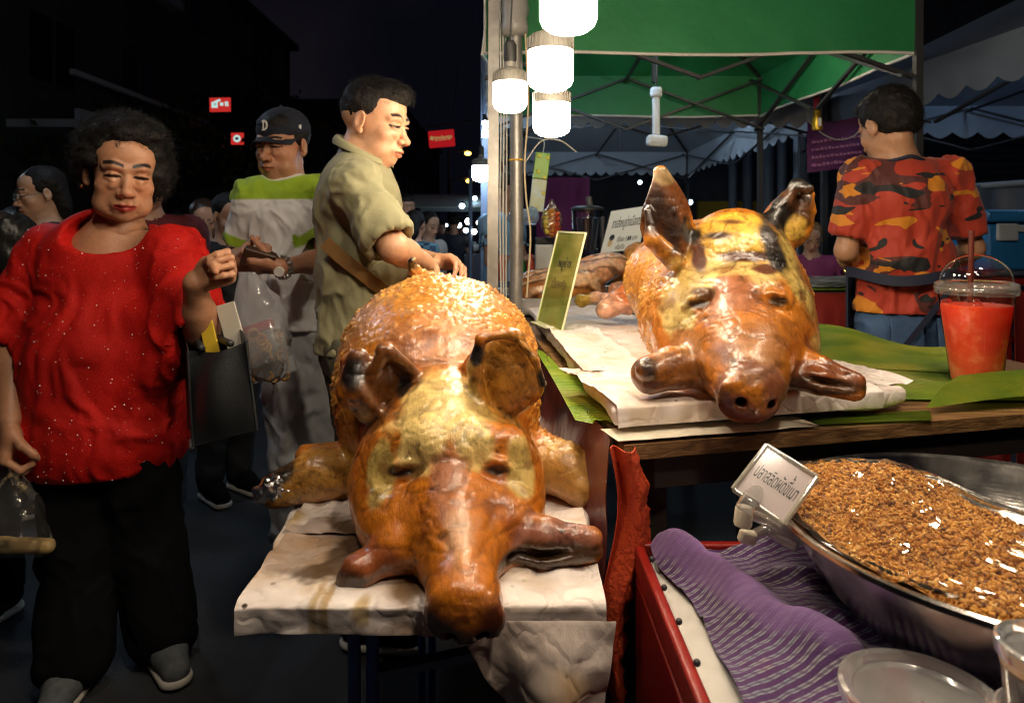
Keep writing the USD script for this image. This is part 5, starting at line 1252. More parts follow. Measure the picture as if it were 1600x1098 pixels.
prof = [(0.001, 0.0), (0.16, 0.0), (0.20, 0.012), (0.235, 0.045), (0.262, 0.09), (0.277, 0.122), (0.280, 0.128), (0.288, 0.131), (0.293, 0.129), (0.294, 0.124), (0.290, 0.121), (0.284, 0.121),
        (0.279, 0.112), (0.258, 0.076), (0.236, 0.040), (0.203, 0.007), (0.16, -0.006), (0.001, -0.006)]
part(t, 'bowl', lathe(prof[::-1], BC, 128), STEELB, 30)


def mound(x, y):
    dx, dy = x - 0.65, y - 0.87
    g = 0.062 * np.exp(-((x - 0.505) ** 2 + (y - 0.93) ** 2) / 0.018) + 0.024 * np.exp(-((x - 0.60) ** 2 + (y - 0.75) ** 2) / 0.02)
    z = 0.808 + g - 0.14 * sst(-0.04, 0.075, 0.85 * x + 0.53 * y - 0.985 + 0.03 * (fbm(np.stack([x * 9, y * 9, x * 0], -1), 2) - 0.5)) + 0.06 * np.exp(-((x - 0.72) ** 2 + (y - 0.83) ** 2) / 0.003)
    z += 0.022 * (fbm(np.stack([x * 18, y * 18, x * 0], -1), 4) - 0.5)
    r = np.hypot(dx, dy)
    zr = BC[2] + np.interp(r, [0, 0.16, 0.20, 0.235, 0.262, 0.277], [0.0, 0.0, 0.012, 0.045, 0.09, 0.122])
    return z, zr + 0.003, r


FOOD = M('fried_crumbs', (0.55, 0.25, 0.04), 0.5, color2=(0.34, 0.13, 0.017), vscale=90, bump=0.004, bscale=160)
R_, A2 = np.meshgrid(np.linspace(0.0, 0.274, 90), np.linspace(0, 2 * PI, 181), indexing='ij')
X, Y = 0.65 + R_ * np.cos(A2), 0.87 + R_ * np.sin(A2)
z, zr, _ = mound(X, Y)
Z = np.maximum(z, zr - 0.002)
g = np.stack([X, Y, Z], -1)
ok = z > zr
heap = sheet(g)
keep = ok.reshape(-1)[heap.faces].any(1)
heap = trimesh.Trimesh(heap.vertices, heap.faces[keep][:, ::1], process=False)
heap.remove_unreferenced_vertices()
heap = displace(heap, 0.004 * (fbm(heap.vertices * 130, 3) - 0.4))
if vnormals(heap)[:, 2].mean() < 0:
    heap.invert()
t = thing('fried_fish_crumbs', 'heap of golden brown fried fish crumbs filling the steel bowl', 'food', (0.6, 0.87, 0.8), kind='stuff')
part(t, 'heap', heap, FOOD, True)
CR = [M('crumb_' + n, c, 0.45, color2=c2, vscale=120) for n, c, c2 in (('gold', (0.74, 0.40, 0.075), (0.60, 0.27, 0.035)), ('brown', (0.52, 0.23, 0.032), (0.38, 0.14, 0.017)), ('pale', (0.82, 0.56, 0.20), (0.70, 0.40, 0.09)), ('dark', (0.22, 0.07, 0.01), (0.12, 0.035, 0.007)))]
pi = UsdGeom.PointInstancer.Define(stage, t + '/crumbs')
tag(t + '/crumbs', kind='stuff')
protos = []
for k in range(8):
    m = trimesh.creation.icosphere(1, 1.0)
    m.vertices *= np.array([1.0, 0.55 + 0.3 * (k % 3) / 2, 0.5])
    m.vertices *= (0.65 + 0.7 * noise(m.vertices * 1.7 + k * 5.3, k))[:, None]
    pth = f'{t}/crumbs/crumb_{k:03d}' if k else f'{t}/crumbs/crumb'
    usdkit.mesh(stage, pth, m, CR[(0, 0, 1, 2, 0, 1, 0, 3)[k]], smooth=True)
    protos.append(Sdf.Path(pth))
n = 26000
rr, aa = 0.272 * np.sqrt(rng.random(n)), rng.random(n) * 2 * PI
x, y = 0.65 + rr * np.cos(aa), 0.87 + rr * np.sin(aa)
z, zr, _ = mound(x, y)
ok = z > zr - 0.004
x, y, z = x[ok], y[ok], np.maximum(z, zr)[ok]
n = len(x)
qs = rng.normal(size=(n, 4)); qs /= np.linalg.norm(qs, axis=1)[:, None]
pi.CreatePrototypesRel().SetTargets(protos)
pi.CreateProtoIndicesAttr(Vt.IntArray.FromNumpy(rng.integers(0, 8, n).astype(np.int32)))
pi.CreatePositionsAttr(Vt.Vec3fArray.FromNumpy((np.stack([x, y, z + 0.001 + 0.002 * rng.random(n)], -1) - LOC[t]).astype(np.float32)))
sc = (0.0017 + 0.0028 * rng.random(n) ** 2.5)[:, None] * np.ones((1, 3))
pi.CreateScalesAttr(Vt.Vec3fArray.FromNumpy(sc.astype(np.float32)))
pi.CreateOrientationsAttr(Vt.QuathArray([Gf.Quath(float(a), float(b), float(c), float(d)) for a, b, c, d in qs]))

# cling film over the near half of the heap
FILM = clear('cling_film', base=0.05, gloss=0.06, haze=((0.6, 0.55, 0.45), 0.03))
gA, gB = 90, 110
P = np.zeros((gA, gB, 3))
e0, e1 = np.array([0.555, 1.10]), np.array([0.715, 0.62])
A, B = np.meshgrid(np.linspace(0, 1, gA), np.linspace(0, 1, gB), indexing='ij')
wd = 0.62 + 0.38 * np.sin(PI * np.minimum(B + 0.15, 1))
X = e0[0] * (1 - B) + e1[0] * B - 0.29 * A * wd
Y = e0[1] * (1 - B) + e1[1] * B - 0.10 * A * wd
r0 = np.maximum(np.hypot(X - 0.65, Y - 0.87) / 0.289, 1)
X, Y = 0.65 + (X - 0.65) / r0, 0.87 + (Y - 0.87) / r0
zz, zr, r = mound(X, Y)
zz = np.where(r < 0.28, np.maximum(zz, zr), 0.826 - 0.5 * (r - 0.28))
zz = 0.35 * zz + 0.65 * (0.812 + 0.050 * np.exp(-((X - 0.515) ** 2 + (Y - 0.93) ** 2) / 0.020) + 0.024 * np.exp(-((X - 0.60) ** 2 + (Y - 0.75) ** 2) / 0.02)) * (r < 0.28) + 0.65 * zz * (r >= 0.28)
wr = 0.006 * np.abs(np.sin(40 * A + 7 * B + 5 * noise(np.stack([A * 4, B * 4, A * 0 + 1], -1)))) * (1 - A) ** 3 + 0.0035 * fbm(np.stack([A * 26, B * 6, A * 0 + 2], -1), 2)
P = np.stack([X, Y, np.maximum(zz, mound(X, Y)[0]) + 0.0065 + wr + 0.006 * (1 - A) ** 6], -1)
solo('cling_film', sheet(P), FILM, 'wrinkled clear cling film stretched over the crumbs, edge running across the bowl', 'plastic film', True)

# price card clipped to the rim
TL, TR, BR, BL = (U(px, py, dd) for px, py, dd in ((1197, 692, 0.925), (1281, 745, 0.885), (1223, 816, 0.855), (1141, 765, 0.895)))
ex, ey = TR - TL, TL - BL
t = thing('price_card', 'white price card in a clear sleeve, Thai lettering, clipped to the bowl rim', 'sign', (TL + BR) / 2)
nn = np.cross(ex, ey); nn /= np.linalg.norm(nn)


def card(m0, m1, th, off):
    g = np.array([[BL + ex * u + ey * v + nn * off for v in (m0, m1)] for u in (m0, m1)])
    return sheet(g, th)


part(t, 'card', card(0.07, 0.93, 0.0012, 0.0), M('pink_white_card', (0.80, 0.68, 0.66), 0.5), False)
part(t, 'lettering', lettering('pan', BL + ex * 0.13 + ey * 0.42, ex * 0.76 / 466, ey / 205, 0.0005, 1.0), INK, False)
SLEEVE = clear('sleeve_edge', base=0.35, gloss=0.08, haze=((0.55, 0.5, 0.4), 0.45))
c4 = [BL + ex * u + ey * v + nn * 0.0012 for u, v in ((0.03, 0.03), (0.97, 0.03), (0.97, 0.97), (0.03, 0.97))]
for i in range(4):
    part(t, 'sleeve_edge', tube([c4[i], c4[(i + 1) % 4]], 0.0035, 10), SLEEVE, True)
part(t, 'sleeve', card(0.02, 0.98, 0.0, 0.002), clear('sleeve_clear', base=0.02, gloss=0.12), False)
CLIPM = clear('clip_plastic', base=0.22, gloss=0.06, haze=((0.6, 0.55, 0.5), 0.25))
hc = BL + ex * 0.36 + ey * 0.05 + nn * 0.004
half = np.array([[hc + nn * 0.001 + ex * 0.15 * r * math.cos(a) + ey * 0.26 * r * math.sin(a) for a in np.linspace(-0.2, PI + 0.2, 20)] for r in (0.02, 1)])
part(t, 'holder', sheet(half, 0.002), CLIPM, False)
part(t, 'holder', rbox(hc - ey * 0.10 + nn * 0.002, (0.022, 0.012, 0.022), 0.003, rot(0, 0, 32)), CLIPM, False)
t = thing('sign_clip', 'clear plastic clip with white knob gripping the bowl rim under the price card', 'clip', U(1200, 825, 0.9))
rim = U(1250, 840, 0.93)
part(t, 'knob', lathe([(0.001, 0), (0.011, 0), (0.0125, 0.004), (0.0125, 0.024), (0.010, 0.028), (0.001, 0.028)], U(1160, 822, 0.95), 24, (0.15, 0.1, 1)), M('ivory_knob', (0.72, 0.66, 0.52), 0.4), 40)
part(t, 'arm', tube(bez(U(1168, 800, 0.955), U(1195, 812, 0.95), U(1215, 822, 0.94), rim), [0.008] * 16 * 3 + [0.008], 10), CLIPM, True)
part(t, 'arm', tube(bez(U(1172, 838, 0.94), U(1195, 828, 0.945), U(1215, 838, 0.94), U(1245, 855, 0.92)), [0.007] * 48 + [0.007], 10), CLIPM, True)
part(t, 'pad', rbox(U(1168, 838, 0.94), (0.026, 0.014, 0.020), 0.006, rot(0, 0, 15)), M('ivory_knob'), 40)
part(t, 'jaw', rbox(U(1240, 832, 0.93), (0.05, 0.02, 0.012), 0.004, rot(0, 0, 35)), CLIPM, 40)
part(t, 'spring', tube([U(1205, 828, 0.945) + 0.006 * np.array([math.cos(a), 0.12 * a, math.sin(a)]) for a in np.linspace(0, 20, 80)], 0.0011, 6), M('spring_steel', (0.6, 0.6, 0.6), 0.25, metallic=1.0), True)

# lidded tubs in front
LIDM = clear('tub_lid', base=0.10, gloss=0.12, haze=((0.72, 0.72, 0.72), 0.20))
TUBM = clear('tub_wall', base=0.08, gloss=0.08, haze=((0.65, 0.6, 0.6), 0.10))


def tub(c, r, h, label, fill):
    t = thing('lidded_tub', label, 'plastic tub', c)
    c = np.asarray(c, float)
    part(t, 'tub', lathe([(0.001, 0), (r * 0.8, 0), (r * 0.82, 0.004), (r * 0.93, h)], c, 56), TUBM, 40)
    part(t, 'sauce', lathe([(0.001, 0.003), (r * 0.78, 0.003), (r * 0.9, h * 0.72), (0.001, h * 0.75)], c, 48), fill, 40)
    part(t, 'lid', lathe([(0.001, h - 0.004), (r * 0.80, h - 0.004), (r * 0.83, h - 0.003), (r * 0.86, h + 0.004), (r * 0.93, h + 0.0055), (r * 0.985, h + 0.004), (r, h - 0.001), (r * 0.99, h - 0.007), (r * 0.95, h - 0.007)], c, 64), LIDM, 30)


tub((0.395, 0.655, 0.69), 0.074, 0.058, 'lidded plastic tub of red sauce on the purple cloth at the bottom edge', M('red_sauce', (0.30, 0.04, 0.015), 0.35, color2=(0.16, 0.05, 0.02), vscale=30))
for k in range(3):
    tub((0.452, 0.565, 0.675 + 0.0585 * k), 0.043, 0.054, ['lowest tub of the small stack at the right edge of the photo', 'middle tub of the small stack at the right edge', 'top tub of the small stack at the right edge, lid against the bowl'][k], M('tan_paste', (0.32, 0.17, 0.07), 0.5))

# ------------------------------------------------------------------ things behind the seller and the pig, right
BLUEC = M('cooler_blue', (0.02, 0.16, 0.42), 0.4)
q = np.array([2.34, 3.1, 1.17])
t = thing('cooler_box', 'blue cooler box with pale grey handle band behind the drink', 'cooler', (2.34, 3.1, 1.05))
part(t, 'body', rbox(q - [0, 0, 0.02], (0.62, 0.4, 0.20), 0.02), BLUEC, 40)
part(t, 'lid', rbox(q + [0, 0, 0.115], (0.64, 0.42, 0.055), 0.02), BLUEC, 40)
part(t, 'band', rbox(q + [0.02, -0.205, 0.06], (0.56, 0.02, 0.03), 0.006), M('cooler_grey', (0.42, 0.47, 0.52), 0.4), 40)
part(t, 'latch', rbox(q + [-0.235, -0.21, 0.045], (0.09, 0.02, 0.075), 0.008), M('cooler_grey'), 40)
t = thing('red_stool_stack', 'stack of red plastic stools under the blue cooler box', 'stools', (2.34, 3.1, 0))
for k in range(5):
    part(t, 'stool_seat', rbox((2.36, 3.1, 0.50 + 0.125 * k), (0.52, 0.36, 0.03), 0.012), CARTRED, 40)
for a in (-1, 1):
    for b in (-1, 1):
        part(t, 'stool_leg', bar((2.36 + 0.26 * a, 3.1 + 0.18 * b, 0), (2.36 + 0.22 * a, 3.1 + 0.14 * b, 1.02), 0.045), CARTRED, False)
q = U(1560, 560, 2.0)
solo('red_cloth', sheet(np.array([[[2.05 + 0.02 * math.sin(9 * a + b), 2.78 + 0.04 * math.sin(14 * a), 0.97 - 0.9 * b] for b in np.linspace(0, 1, 20)] for a in np.linspace(0, 1, 40)]) + np.linspace(0, 0.55, 40)[:, None, None] * [1, 0, 0], 0.003), M('dark_red_cloth', (0.20, 0.010, 0.008), 0.7, color2=(0.30, 0.02, 0.012), vscale=6), 'dark red cloth hanging below the cooler at the right edge', 'cloth', 40)

t = thing('work_table', 'seller\'s work table with dark red cloth front, plastic bags on top', 'table', (1.6, 3.1, 0))
part(t, 'top', rbox((1.62, 3.12, 0.955), (0.80, 0.62, 0.03), 0.008), DARKWOOD, 40)
P = np.zeros((70, 12, 3))
for i, a in enumerate(np.linspace(0, 1, 70)):
    for j, b in enumerate(np.linspace(0, 1, 12)):
        P[i, j] = [1.20 + 0.82 * a, 2.79 + 0.018 * b * math.sin(50 * a), 0.965 - 0.75 * b]
part(t, 'cloth_front', sheet(P, 0.002), M('dark_red_cloth'), 40)
for x, y in ((1.26, 2.85), (1.98, 2.85), (1.26, 3.38), (1.98, 3.38)):
    part(t, 'leg', bar((x, y, 0), (x, y, 0.94), 0.04), DARKWOOD, False)
leaf([(1.215, 2.80), (1.215, 3.1), (1.75, 3.1), (1.75, 2.80)], 'banana leaf on the seller\'s work table', 0.973, seed=9)
t = thing('plastic_bags', 'flat stack of clear plastic bags on the seller\'s work table', 'plastic bags', (1.4, 2.95, 0.98))
for k in range(5):
    P = np.zeros((16, 16, 3))
    for i, a in enumerate(np.linspace(0, 1, 16)):
        for j, b in enumerate(np.linspace(0, 1, 16)):
            P[i, j] = [1.25 + 0.05 * k * 0.4 + 0.26 * a, 2.83 + 0.012 * k + 0.24 * b, 0.985 + 0.006 * k + 0.014 * fbm(np.array([a * 5, b * 5, k * 3.0]), 3)]
    part(t, 'bag', sheet(P), clear('bag_film', base=0.12, gloss=0.12, haze=((0.7, 0.7, 0.68), 0.3)), 40)

# purple banner with rows of writing too blurred to read, and its charm
PURP = M('purple_banner', (0.10, 0.025, 0.09), 0.35, color2=(0.14, 0.04, 0.14), vscale=5, bump=0.01, bscale=6)
b0 = U(1262, 190, 4.3); bw, bh = 0.36, 0.325
P = np.array([[[b0[0] + bw * a, 4.3 + 0.012 * math.sin(5 * a + 3 * b), b0[2] - bh * b + 0.045 * a - 0.02 * math.sin(PI * a) * (1 - b)] for b in np.linspace(0, 1, 16)] for a in np.linspace(0, 1, 20)])
t = thing('vinyl_banner', 'sagging purple vinyl banner with faded pink lines behind the seller\'s head', 'banner', b0)
part(t, 'banner', sheet(P, 0.002), PURP, 40)
PINKI = M('faded_pink_print', (0.42, 0.16, 0.30), 0.5)
for r_ in range(4):
    x = 0.05
    while x < 0.9:
        w = 0.03 + 0.05 * rng.random()
        a = x + w / 2
        z = b0[2] - bh * (0.42 + 0.15 * r_) + 0.045 * a
        part(t, 'faded_print', box((b0[0] + bw * x, 4.281, z - 0.008), (b0[0] + bw * (x + w), 4.2835, z + 0.008 * (0.5 + rng.random()))), PINKI, False)
        x += w + 0.02
part(t, 'cord', tube(bez(b0 + [0, -0.01, 0.0], b0 + [0.1, -0.02, -0.09], b0 + [0.2, -0.03, -0.12], b0 + [0.3, -0.02, -0.08], b0 + [0.37, -0.01, 0.03]), 0.004, 6), WIRE, True)
q = U(1277, 170, 4.05)
t = thing('charm', 'red and gold charm dangling from the green tent by the purple banner', 'charm', q)
part(t, 'ribbon', tube(bez(q + [0.005, 0, 0.15], q + [-0.004, 0, 0.08], q + [0, 0, 0.0], n=6), [0.013, 0.012, 0.013, 0.015, 0.016, 0.017, 0.018, 0.018, 0.018, 0.018, 0.018, 0.018, 0.02], 10), M('red_ribbon', (0.55, 0.03, 0.06), 0.35), True)
part(t, 'bottle', lathe([(0.001, -0.13), (0.028, -0.13), (0.032, -0.115), (0.03, -0.07), (0.02, -0.045), (0.022, -0.02), (0.012, 0.0), (0.001, 0.0)], q, 20), M('gold_foil', (0.62, 0.38, 0.03), 0.3, metallic=0.6), 40)
part(t, 'paper_tag', rbox(q + [0, -0.033, -0.085], (0.018, 0.004, 0.05), 0.001), M('tag_white', (0.75, 0.75, 0.7), 0.5), False)

# ------------------------------------------------------------------ goods by the poles
q = U(843, 285, 3.9)
PK = M('packet_green', (0.28, 0.50, 0.03), 0.3, color2=(0.42, 0.60, 0.05), vscale=10)
t = thing('hanging_packet', 'long green and white printed packet hanging right of the round pole', 'packet', q)
R5 = rot(0, 0, 7)
part(t, 'upper_half', rbox(q + R5 @ [0, 0, 0.095], (0.085, 0.012, 0.15), 0.005, R5), PK, 40)
part(t, 'lower_half', rbox(q + R5 @ [0, 0, -0.075], (0.085, 0.014, 0.185), 0.005, R5), M('packet_white', (0.68, 0.72, 0.60), 0.3, color2=(0.7, 0.62, 0.2), vscale=16), 40)
for k, (u, v) in enumerate(((-0.02, 0.15), (0.03, 0.145), (0.025, 0.03), (0.03, -0.06), (-0.015, 0.06))):
    part(t, 'yellow_dot', rbox(q + R5 @ [u, -0.009, v], (0.02, 0.006, 0.02), 0.003, R5), M('packet_yellow', (0.85, 0.66, 0.03), 0.4), 40)
part(t, 'cord', tube(bez(q + R5 @ [0, 0, 0.17], q + [0.02, 0, 0.24], q + [-0.08, 0, 0.26]), 0.003, 6), WIRE, True)
q = U(862, 345, 3.7)
t = thing('fruit_bag', 'clear bag of orange and yellow cut fruit hanging behind the green stand', 'fruit bag', q)
BAG = clear('fruit_film', base=0.10, gloss=0.07, bump=0.01, bscale=40)
s = Solid(q - 0.14, q + 0.14, 0.006); s.ell(q + [0, 0, -0.01], (0.062, 0.05, 0.085), k=0); s.cone(q + [0, 0, 0.05], q + [0, 0, 0.11], 0.03, 0.012, 0.03)
m = s.mesh(); part(t, 'film', displace(m, 0.008 * (crumple(m.vertices, 70, q - 0.14, q + 0.14, 3) - 0.4)), BAG, 40)
for k in range(16):
    p = q + [0.035 * math.sin(k * 2.1), 0.026 * math.cos(k * 1.7), -0.075 + 0.0085 * k]
    part(t, 'fruit_piece', rbox(p, (0.036, 0.03, 0.022), 0.009, rot(47 * k, 31 * k)), [M('mango', (0.85, 0.30, 0.02), 0.35), M('papaya', (0.75, 0.10, 0.015), 0.35), M('pineapple', (0.85, 0.6, 0.06), 0.35)][k % 3], 40)
q = U(820, 340, 3.8)
t = thing('plastic_bag', 'crumpled shiny clear bag bunched beside the round pole', 'plastic bag', q)
s = Solid(q - 0.16, q + 0.16, 0.007); s.ell(q, (0.07, 0.06, 0.05), k=0); s.ell(q + [0.05, 0, 0.01], (0.04, 0.04, 0.06), k=0.02); s.ell(q + [-0.06, 0, 0.0], (0.05, 0.04, 0.035), k=0.02)
m = s.mesh(); part(t, 'film', displace(m, 0.03 * (crumple(m.vertices, 140, q - 0.16, q + 0.16, 8) - 0.4)), clear('blue_film', (0.85, 0.93, 1), 0.25, 0.1, haze=((0.6, 0.68, 0.8), 0.3)), False)
q = U(918, 395, 4.0)
t = thing('clear_canister', 'tall clear plastic canister with dark bags inside, behind the price board', 'canister', q)
prof = [(0.001, 0), (0.075, 0), (0.082, 0.02), (0.092, 0.235), (0.096, 0.25)]
part(t, 'wall', lathe(prof, q, 36), clear('canister_wall', (0.9, 0.94, 1), 0.10, 0.08), 40)
part(t, 'lid', lathe([(0.001, 0.275), (0.07, 0.275), (0.098, 0.262), (0.098, 0.248), (0.09, 0.246)], q, 36), SOCKET, 40)
for k in range(4):
    part(t, 'dark_bag', rbox(q + [-0.04 + 0.028 * k, 0.01 * (k % 2), 0.115], (0.025, 0.05, 0.19), 0.01, rot(20 * k, 4, 6 * (k - 1.5))), M('black_bag', (0.02, 0.025, 0.04), 0.3), 40)
part(t, 'tube', tube([q + [0.02, 0, 0.24], q + [0.005, 0, 0.33]], 0.018, 12), M('dark_tube', (0.10, 0.09, 0.08), 0.4), True)
q = U(850, 428, 3.9)
t = thing('napkin_box', 'white napkin holder with black lid behind the green stand', 'napkin holder', q)
part(t, 'box', rbox(q + [0, 0, 0.085], (0.10, 0.1, 0.17), 0.006), M('white_plastic_box', (0.66, 0.62, 0.52), 0.4), 40)
part(t, 'lid', rbox(q + [0.003, 0, 0.19], (0.104, 0.104, 0.04), 0.006), SOCKET, 40)
q = U(803, 400, 4.1)
t = thing('bottle_crate', 'crate of coloured bottles and bags seen between the two poles', 'bottles', (q[0], q[1], 0.86))
for k in range(6):
    p = np.array([q[0] - 0.13 + 0.058 * k, q[1] + 0.03 * (k % 2), 0.93])
    part(t, 'bottle', lathe([(0.001, 0), (0.024, 0), (0.026, 0.01), (0.026, 0.1), (0.011, 0.14), (0.011, 0.165), (0.001, 0.165)], p, 18), [M('bottle_green', (0.03, 0.25, 0.05), 0.2), M('bottle_red', (0.55, 0.06, 0.02), 0.25), M('bottle_pale', (0.5, 0.6, 0.7), 0.2)][k % 3], 40)
part(t, 'crate', rbox((q[0], q[1] + 0.02, 0.895), (0.42, 0.22, 0.07), 0.008), M('dark_blue_plastic'), 40)
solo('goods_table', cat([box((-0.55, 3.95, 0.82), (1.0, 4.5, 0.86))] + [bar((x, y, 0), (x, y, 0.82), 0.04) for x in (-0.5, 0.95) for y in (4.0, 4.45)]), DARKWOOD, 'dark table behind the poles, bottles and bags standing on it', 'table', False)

# cool lit bulbs of the neighbouring stall
bulb(U(752, 270, 4.6), 0.062, 'cool white lit bulb of the neighbouring stall, left of the square post', DIFF_C, None, 0.5)
q = U(758, 202, 4.7)
t = thing('tube_lamp', 'short lit cool white tube lamp above the neighbouring stall\'s bulb', 'lamp', q)
part(t, 'tube', tube([q + [0, 0, -0.055], q + [0, 0, 0.055]], 0.022, 16), DIFF_C, True)
part(t, 'cap', tube([q + [0, 0, 0.055], q + [0, 0, 0.1]], 0.02, 12), SOCKET, True)
BLUPOLE = M('painted_blue_pole', (0.20, 0.27, 0.40), 0.4)
solo('stall_pole', bar((*U(757, 400, 4.9)[:2], 0), (*U(757, 400, 4.9)[:2], 2.5), 0.05), BLUPOLE, 'bluish pole of the neighbouring stall, just left of the square post', 'pole', False)
solo('stall_pole', tube([(*U(735, 400, 8)[:2], 0), (*U(735, 400, 8)[:2], 2.0)], 0.022, 10), BLUPOLE, 'thin pale pole among the far stall lights', 'pole', True)
for k, (x, y, z) in enumerate(((-1.85, 2.75, 2.45), (-4.4, 5.0, 2.4))):
    bulb((x, y, z), 0.06, ['cool bulb strung over the lane behind the red bloused woman, above the frame', 'second cool bulb of the stall across the lane, further off'][k], DIFF_C2, None, 0.4)
# far stalls: small lights and their goods
FARW, FARC, FARO = glow('far_white', (1, 0.93, 0.8), 14.0), glow('far_cool', (0.6, 0.8, 1.0), 14.0), glow('street_amber', (1, 0.5, 0.08), 9.0)
for k, (px, py, d, r, mt) in enumerate(((722, 322, 9, .035, FARC), (742, 310, 9.5, .03, FARC), (717, 352, 10, .04, FARC), (732, 346, 9, .045, FARW), (748, 348, 9, .03, FARW), (728, 360, 11, .04, FARC), (741, 362, 8, .03, FARW), (1078, 316, 9, .035, FARC), (715, 372, 10, .03, FARC), (760, 360, 7, .035, FARC), (697, 352, 13, .03, FARC), (1000, 285, 7, .02, FARC))):
    q = U(px, py, d)
    t = thing('stall_light', 'tiny light among the far stalls: ' + ['blue one above the far counter', 'blue one nearest the blue pole', 'blue one left over the counter', 'warm one in the middle of the cluster', 'warm one at the cluster right end', 'blue one low in the cluster', 'lowest warm one of the cluster', 'one right of the upright pig ear, under the tent', 'lowest blue one of the cluster', 'one behind the blue pole', 'lone one left of the cluster', 'one at the back of the grey tent'][k], 'light bulb', q, 'tiny lights of the far stalls')
    part(t, 'globe', trimesh.creation.icosphere(2, r).apply_translation(q), mt, True)
    part(t, 'cap', trimesh.creation.cylinder(r * 0.5, r, sections=12).apply_translation(q + [0, 0, r * 1.3]), SOCKET, True)
for k, (px, py) in enumerate(((731, 240), (733, 283))):
    q = U(px, py, 42)
    t = thing('street_lamp', ['upper amber street lamp glowing over the far end of the lane', 'lower amber street lamp glowing over the far end of the lane'][k], 'street lamp', (q[0], q[1], 0))
    part(t, 'lamp_head', trimesh.creation.icosphere(2, 0.15).apply_scale([1.3, 1, 0.8]).apply_translation(q), FARO, True)
    part(t, 'pole', tube([(q[0] - 1.2, q[1], 0), (q[0] - 1.2, q[1], q[2] + 0.1), (q[0], q[1], q[2] + 0.2)], 0.06, 8), DARKSTEEL, True)
t = thing('far_stall', 'far stall under a pale awning, lights and goods heaped on its counter', 'stall', (-0.75, 10, 0))
part(t, 'counter', box((-1.3, 9.6, 0), (-0.35, 10.6, 0.95)), M('stall_front', (0.10, 0.12, 0.17), 0.6), False)
P = np.array([[[-1.45 + 1.1 * a, 9.4 + 1.4 * b, 1.62 + 0.22 * math.sin(PI * b)] for b in np.linspace(0, 1, 8)] for a in np.linspace(0, 1, 8)])
part(t, 'awning', sheet(P, 0.01), M('pale_awning', (0.35, 0.42, 0.40), 0.6), 40)
for k in range(26):
    p = np.array([-1.25 + 0.85 * rng.random(), 9.62 + 0.3 * rng.random(), 0.97 + 0.2 * rng.random()])
    part(t, 'goods', rbox(p, (0.1, 0.08, 0.09), 0.02, rot(60 * k, 20 * k)), [M('goods_white', (0.6, 0.65, 0.7), 0.4), M('goods_teal', (0.05, 0.35, 0.33), 0.4), M('goods_red', (0.5, 0.05, 0.05), 0.4)][k % 3], 40)
P = np.array([[[-1.5 + 1.0 * a, 7.6 + 0.1 * math.sin(3 * a), 0.02 + 0.9 * b] for b in (0, 1)] for a in np.linspace(0, 1, 6)])

# ------------------------------------------------------------------ the dark back of the market: wall, posts, tarps, buildings
t = thing('dark_shopfront', 'dark shopfront wall with bluish posts behind the tents at the right', 'building', (4.0, 10.5, 0))
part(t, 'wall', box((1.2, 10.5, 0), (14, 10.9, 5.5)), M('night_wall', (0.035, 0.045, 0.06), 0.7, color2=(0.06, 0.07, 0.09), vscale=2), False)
for k, (px, d) in enumerate(((1145, 9.9), (1168, 10.2), (1200, 9.4), (1222, 9.0), (1252, 6.4))):
    x, y = U(px, 300, d)[:2]
    part(t, 'post', tube([(x, y, 0), (x, y, 2.6)], 0.06 + 0.012 * (k % 3), 12), M('grey_post', (0.20, 0.24, 0.30), 0.5), True)
part(t, 'yellow_panel', box((2.85, 10.36, 1.35), (4.25, 10.48, 1.75)), M('yellow_panel', (0.45, 0.32, 0.03), 0.5), False)
part(t, 'shutter', cat([box((4.6, 10.42, 0.1 + 0.12 * k), (8.0, 10.48, 0.2 + 0.12 * k)) for k in range(22)]), M('shutter_grey', (0.07, 0.09, 0.12), 0.5), False)
tr = thing('tarpaulin', 'dark blue tarpaulin hanging from a pole at the far right behind the cooler', 'tarpaulin', (2.9, 4.2, 0))
P = np.array([[[2.55 + 1.0 * a, 4.6 - 1.0 * a + 0.05 * math.sin(16 * a), 0.9 + 0.62 * b] for b in np.linspace(0, 1, 8)] for a in np.linspace(0, 1, 40)])
part(tr, 'sheet', sheet(P, 0.004), M('navy_tarp', (0.05, 0.075, 0.12), 0.5), 40)
part(tr, 'pole', tube([(2.55, 4.6, 1.5), (3.6, 3.55, 1.54)], 0.02, 10), M('grey_post'), True)
q = U(885, 300, 6.4)
P = np.array([[[q[0] - 0.28 + 0.5 * a, 6.4 + 0.03 * math.sin(9 * a), 1.1 + 0.66 * b] for b in np.linspace(0, 1, 6)] for a in np.linspace(0, 1, 20)])
solo('magenta_cloth', sheet(P, 0.004), M('magenta_cloth', (0.16, 0.012, 0.09), 0.7), 'dark magenta cloth hanging behind the poles under the grey tent', 'cloth', 40)

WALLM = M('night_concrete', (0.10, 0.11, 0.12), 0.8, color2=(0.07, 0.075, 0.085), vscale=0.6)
WIN = M('dark_window', (0.015, 0.02, 0.03), 0.15)
BALC = M('pale_balcony', (0.55, 0.60, 0.66), 0.7)


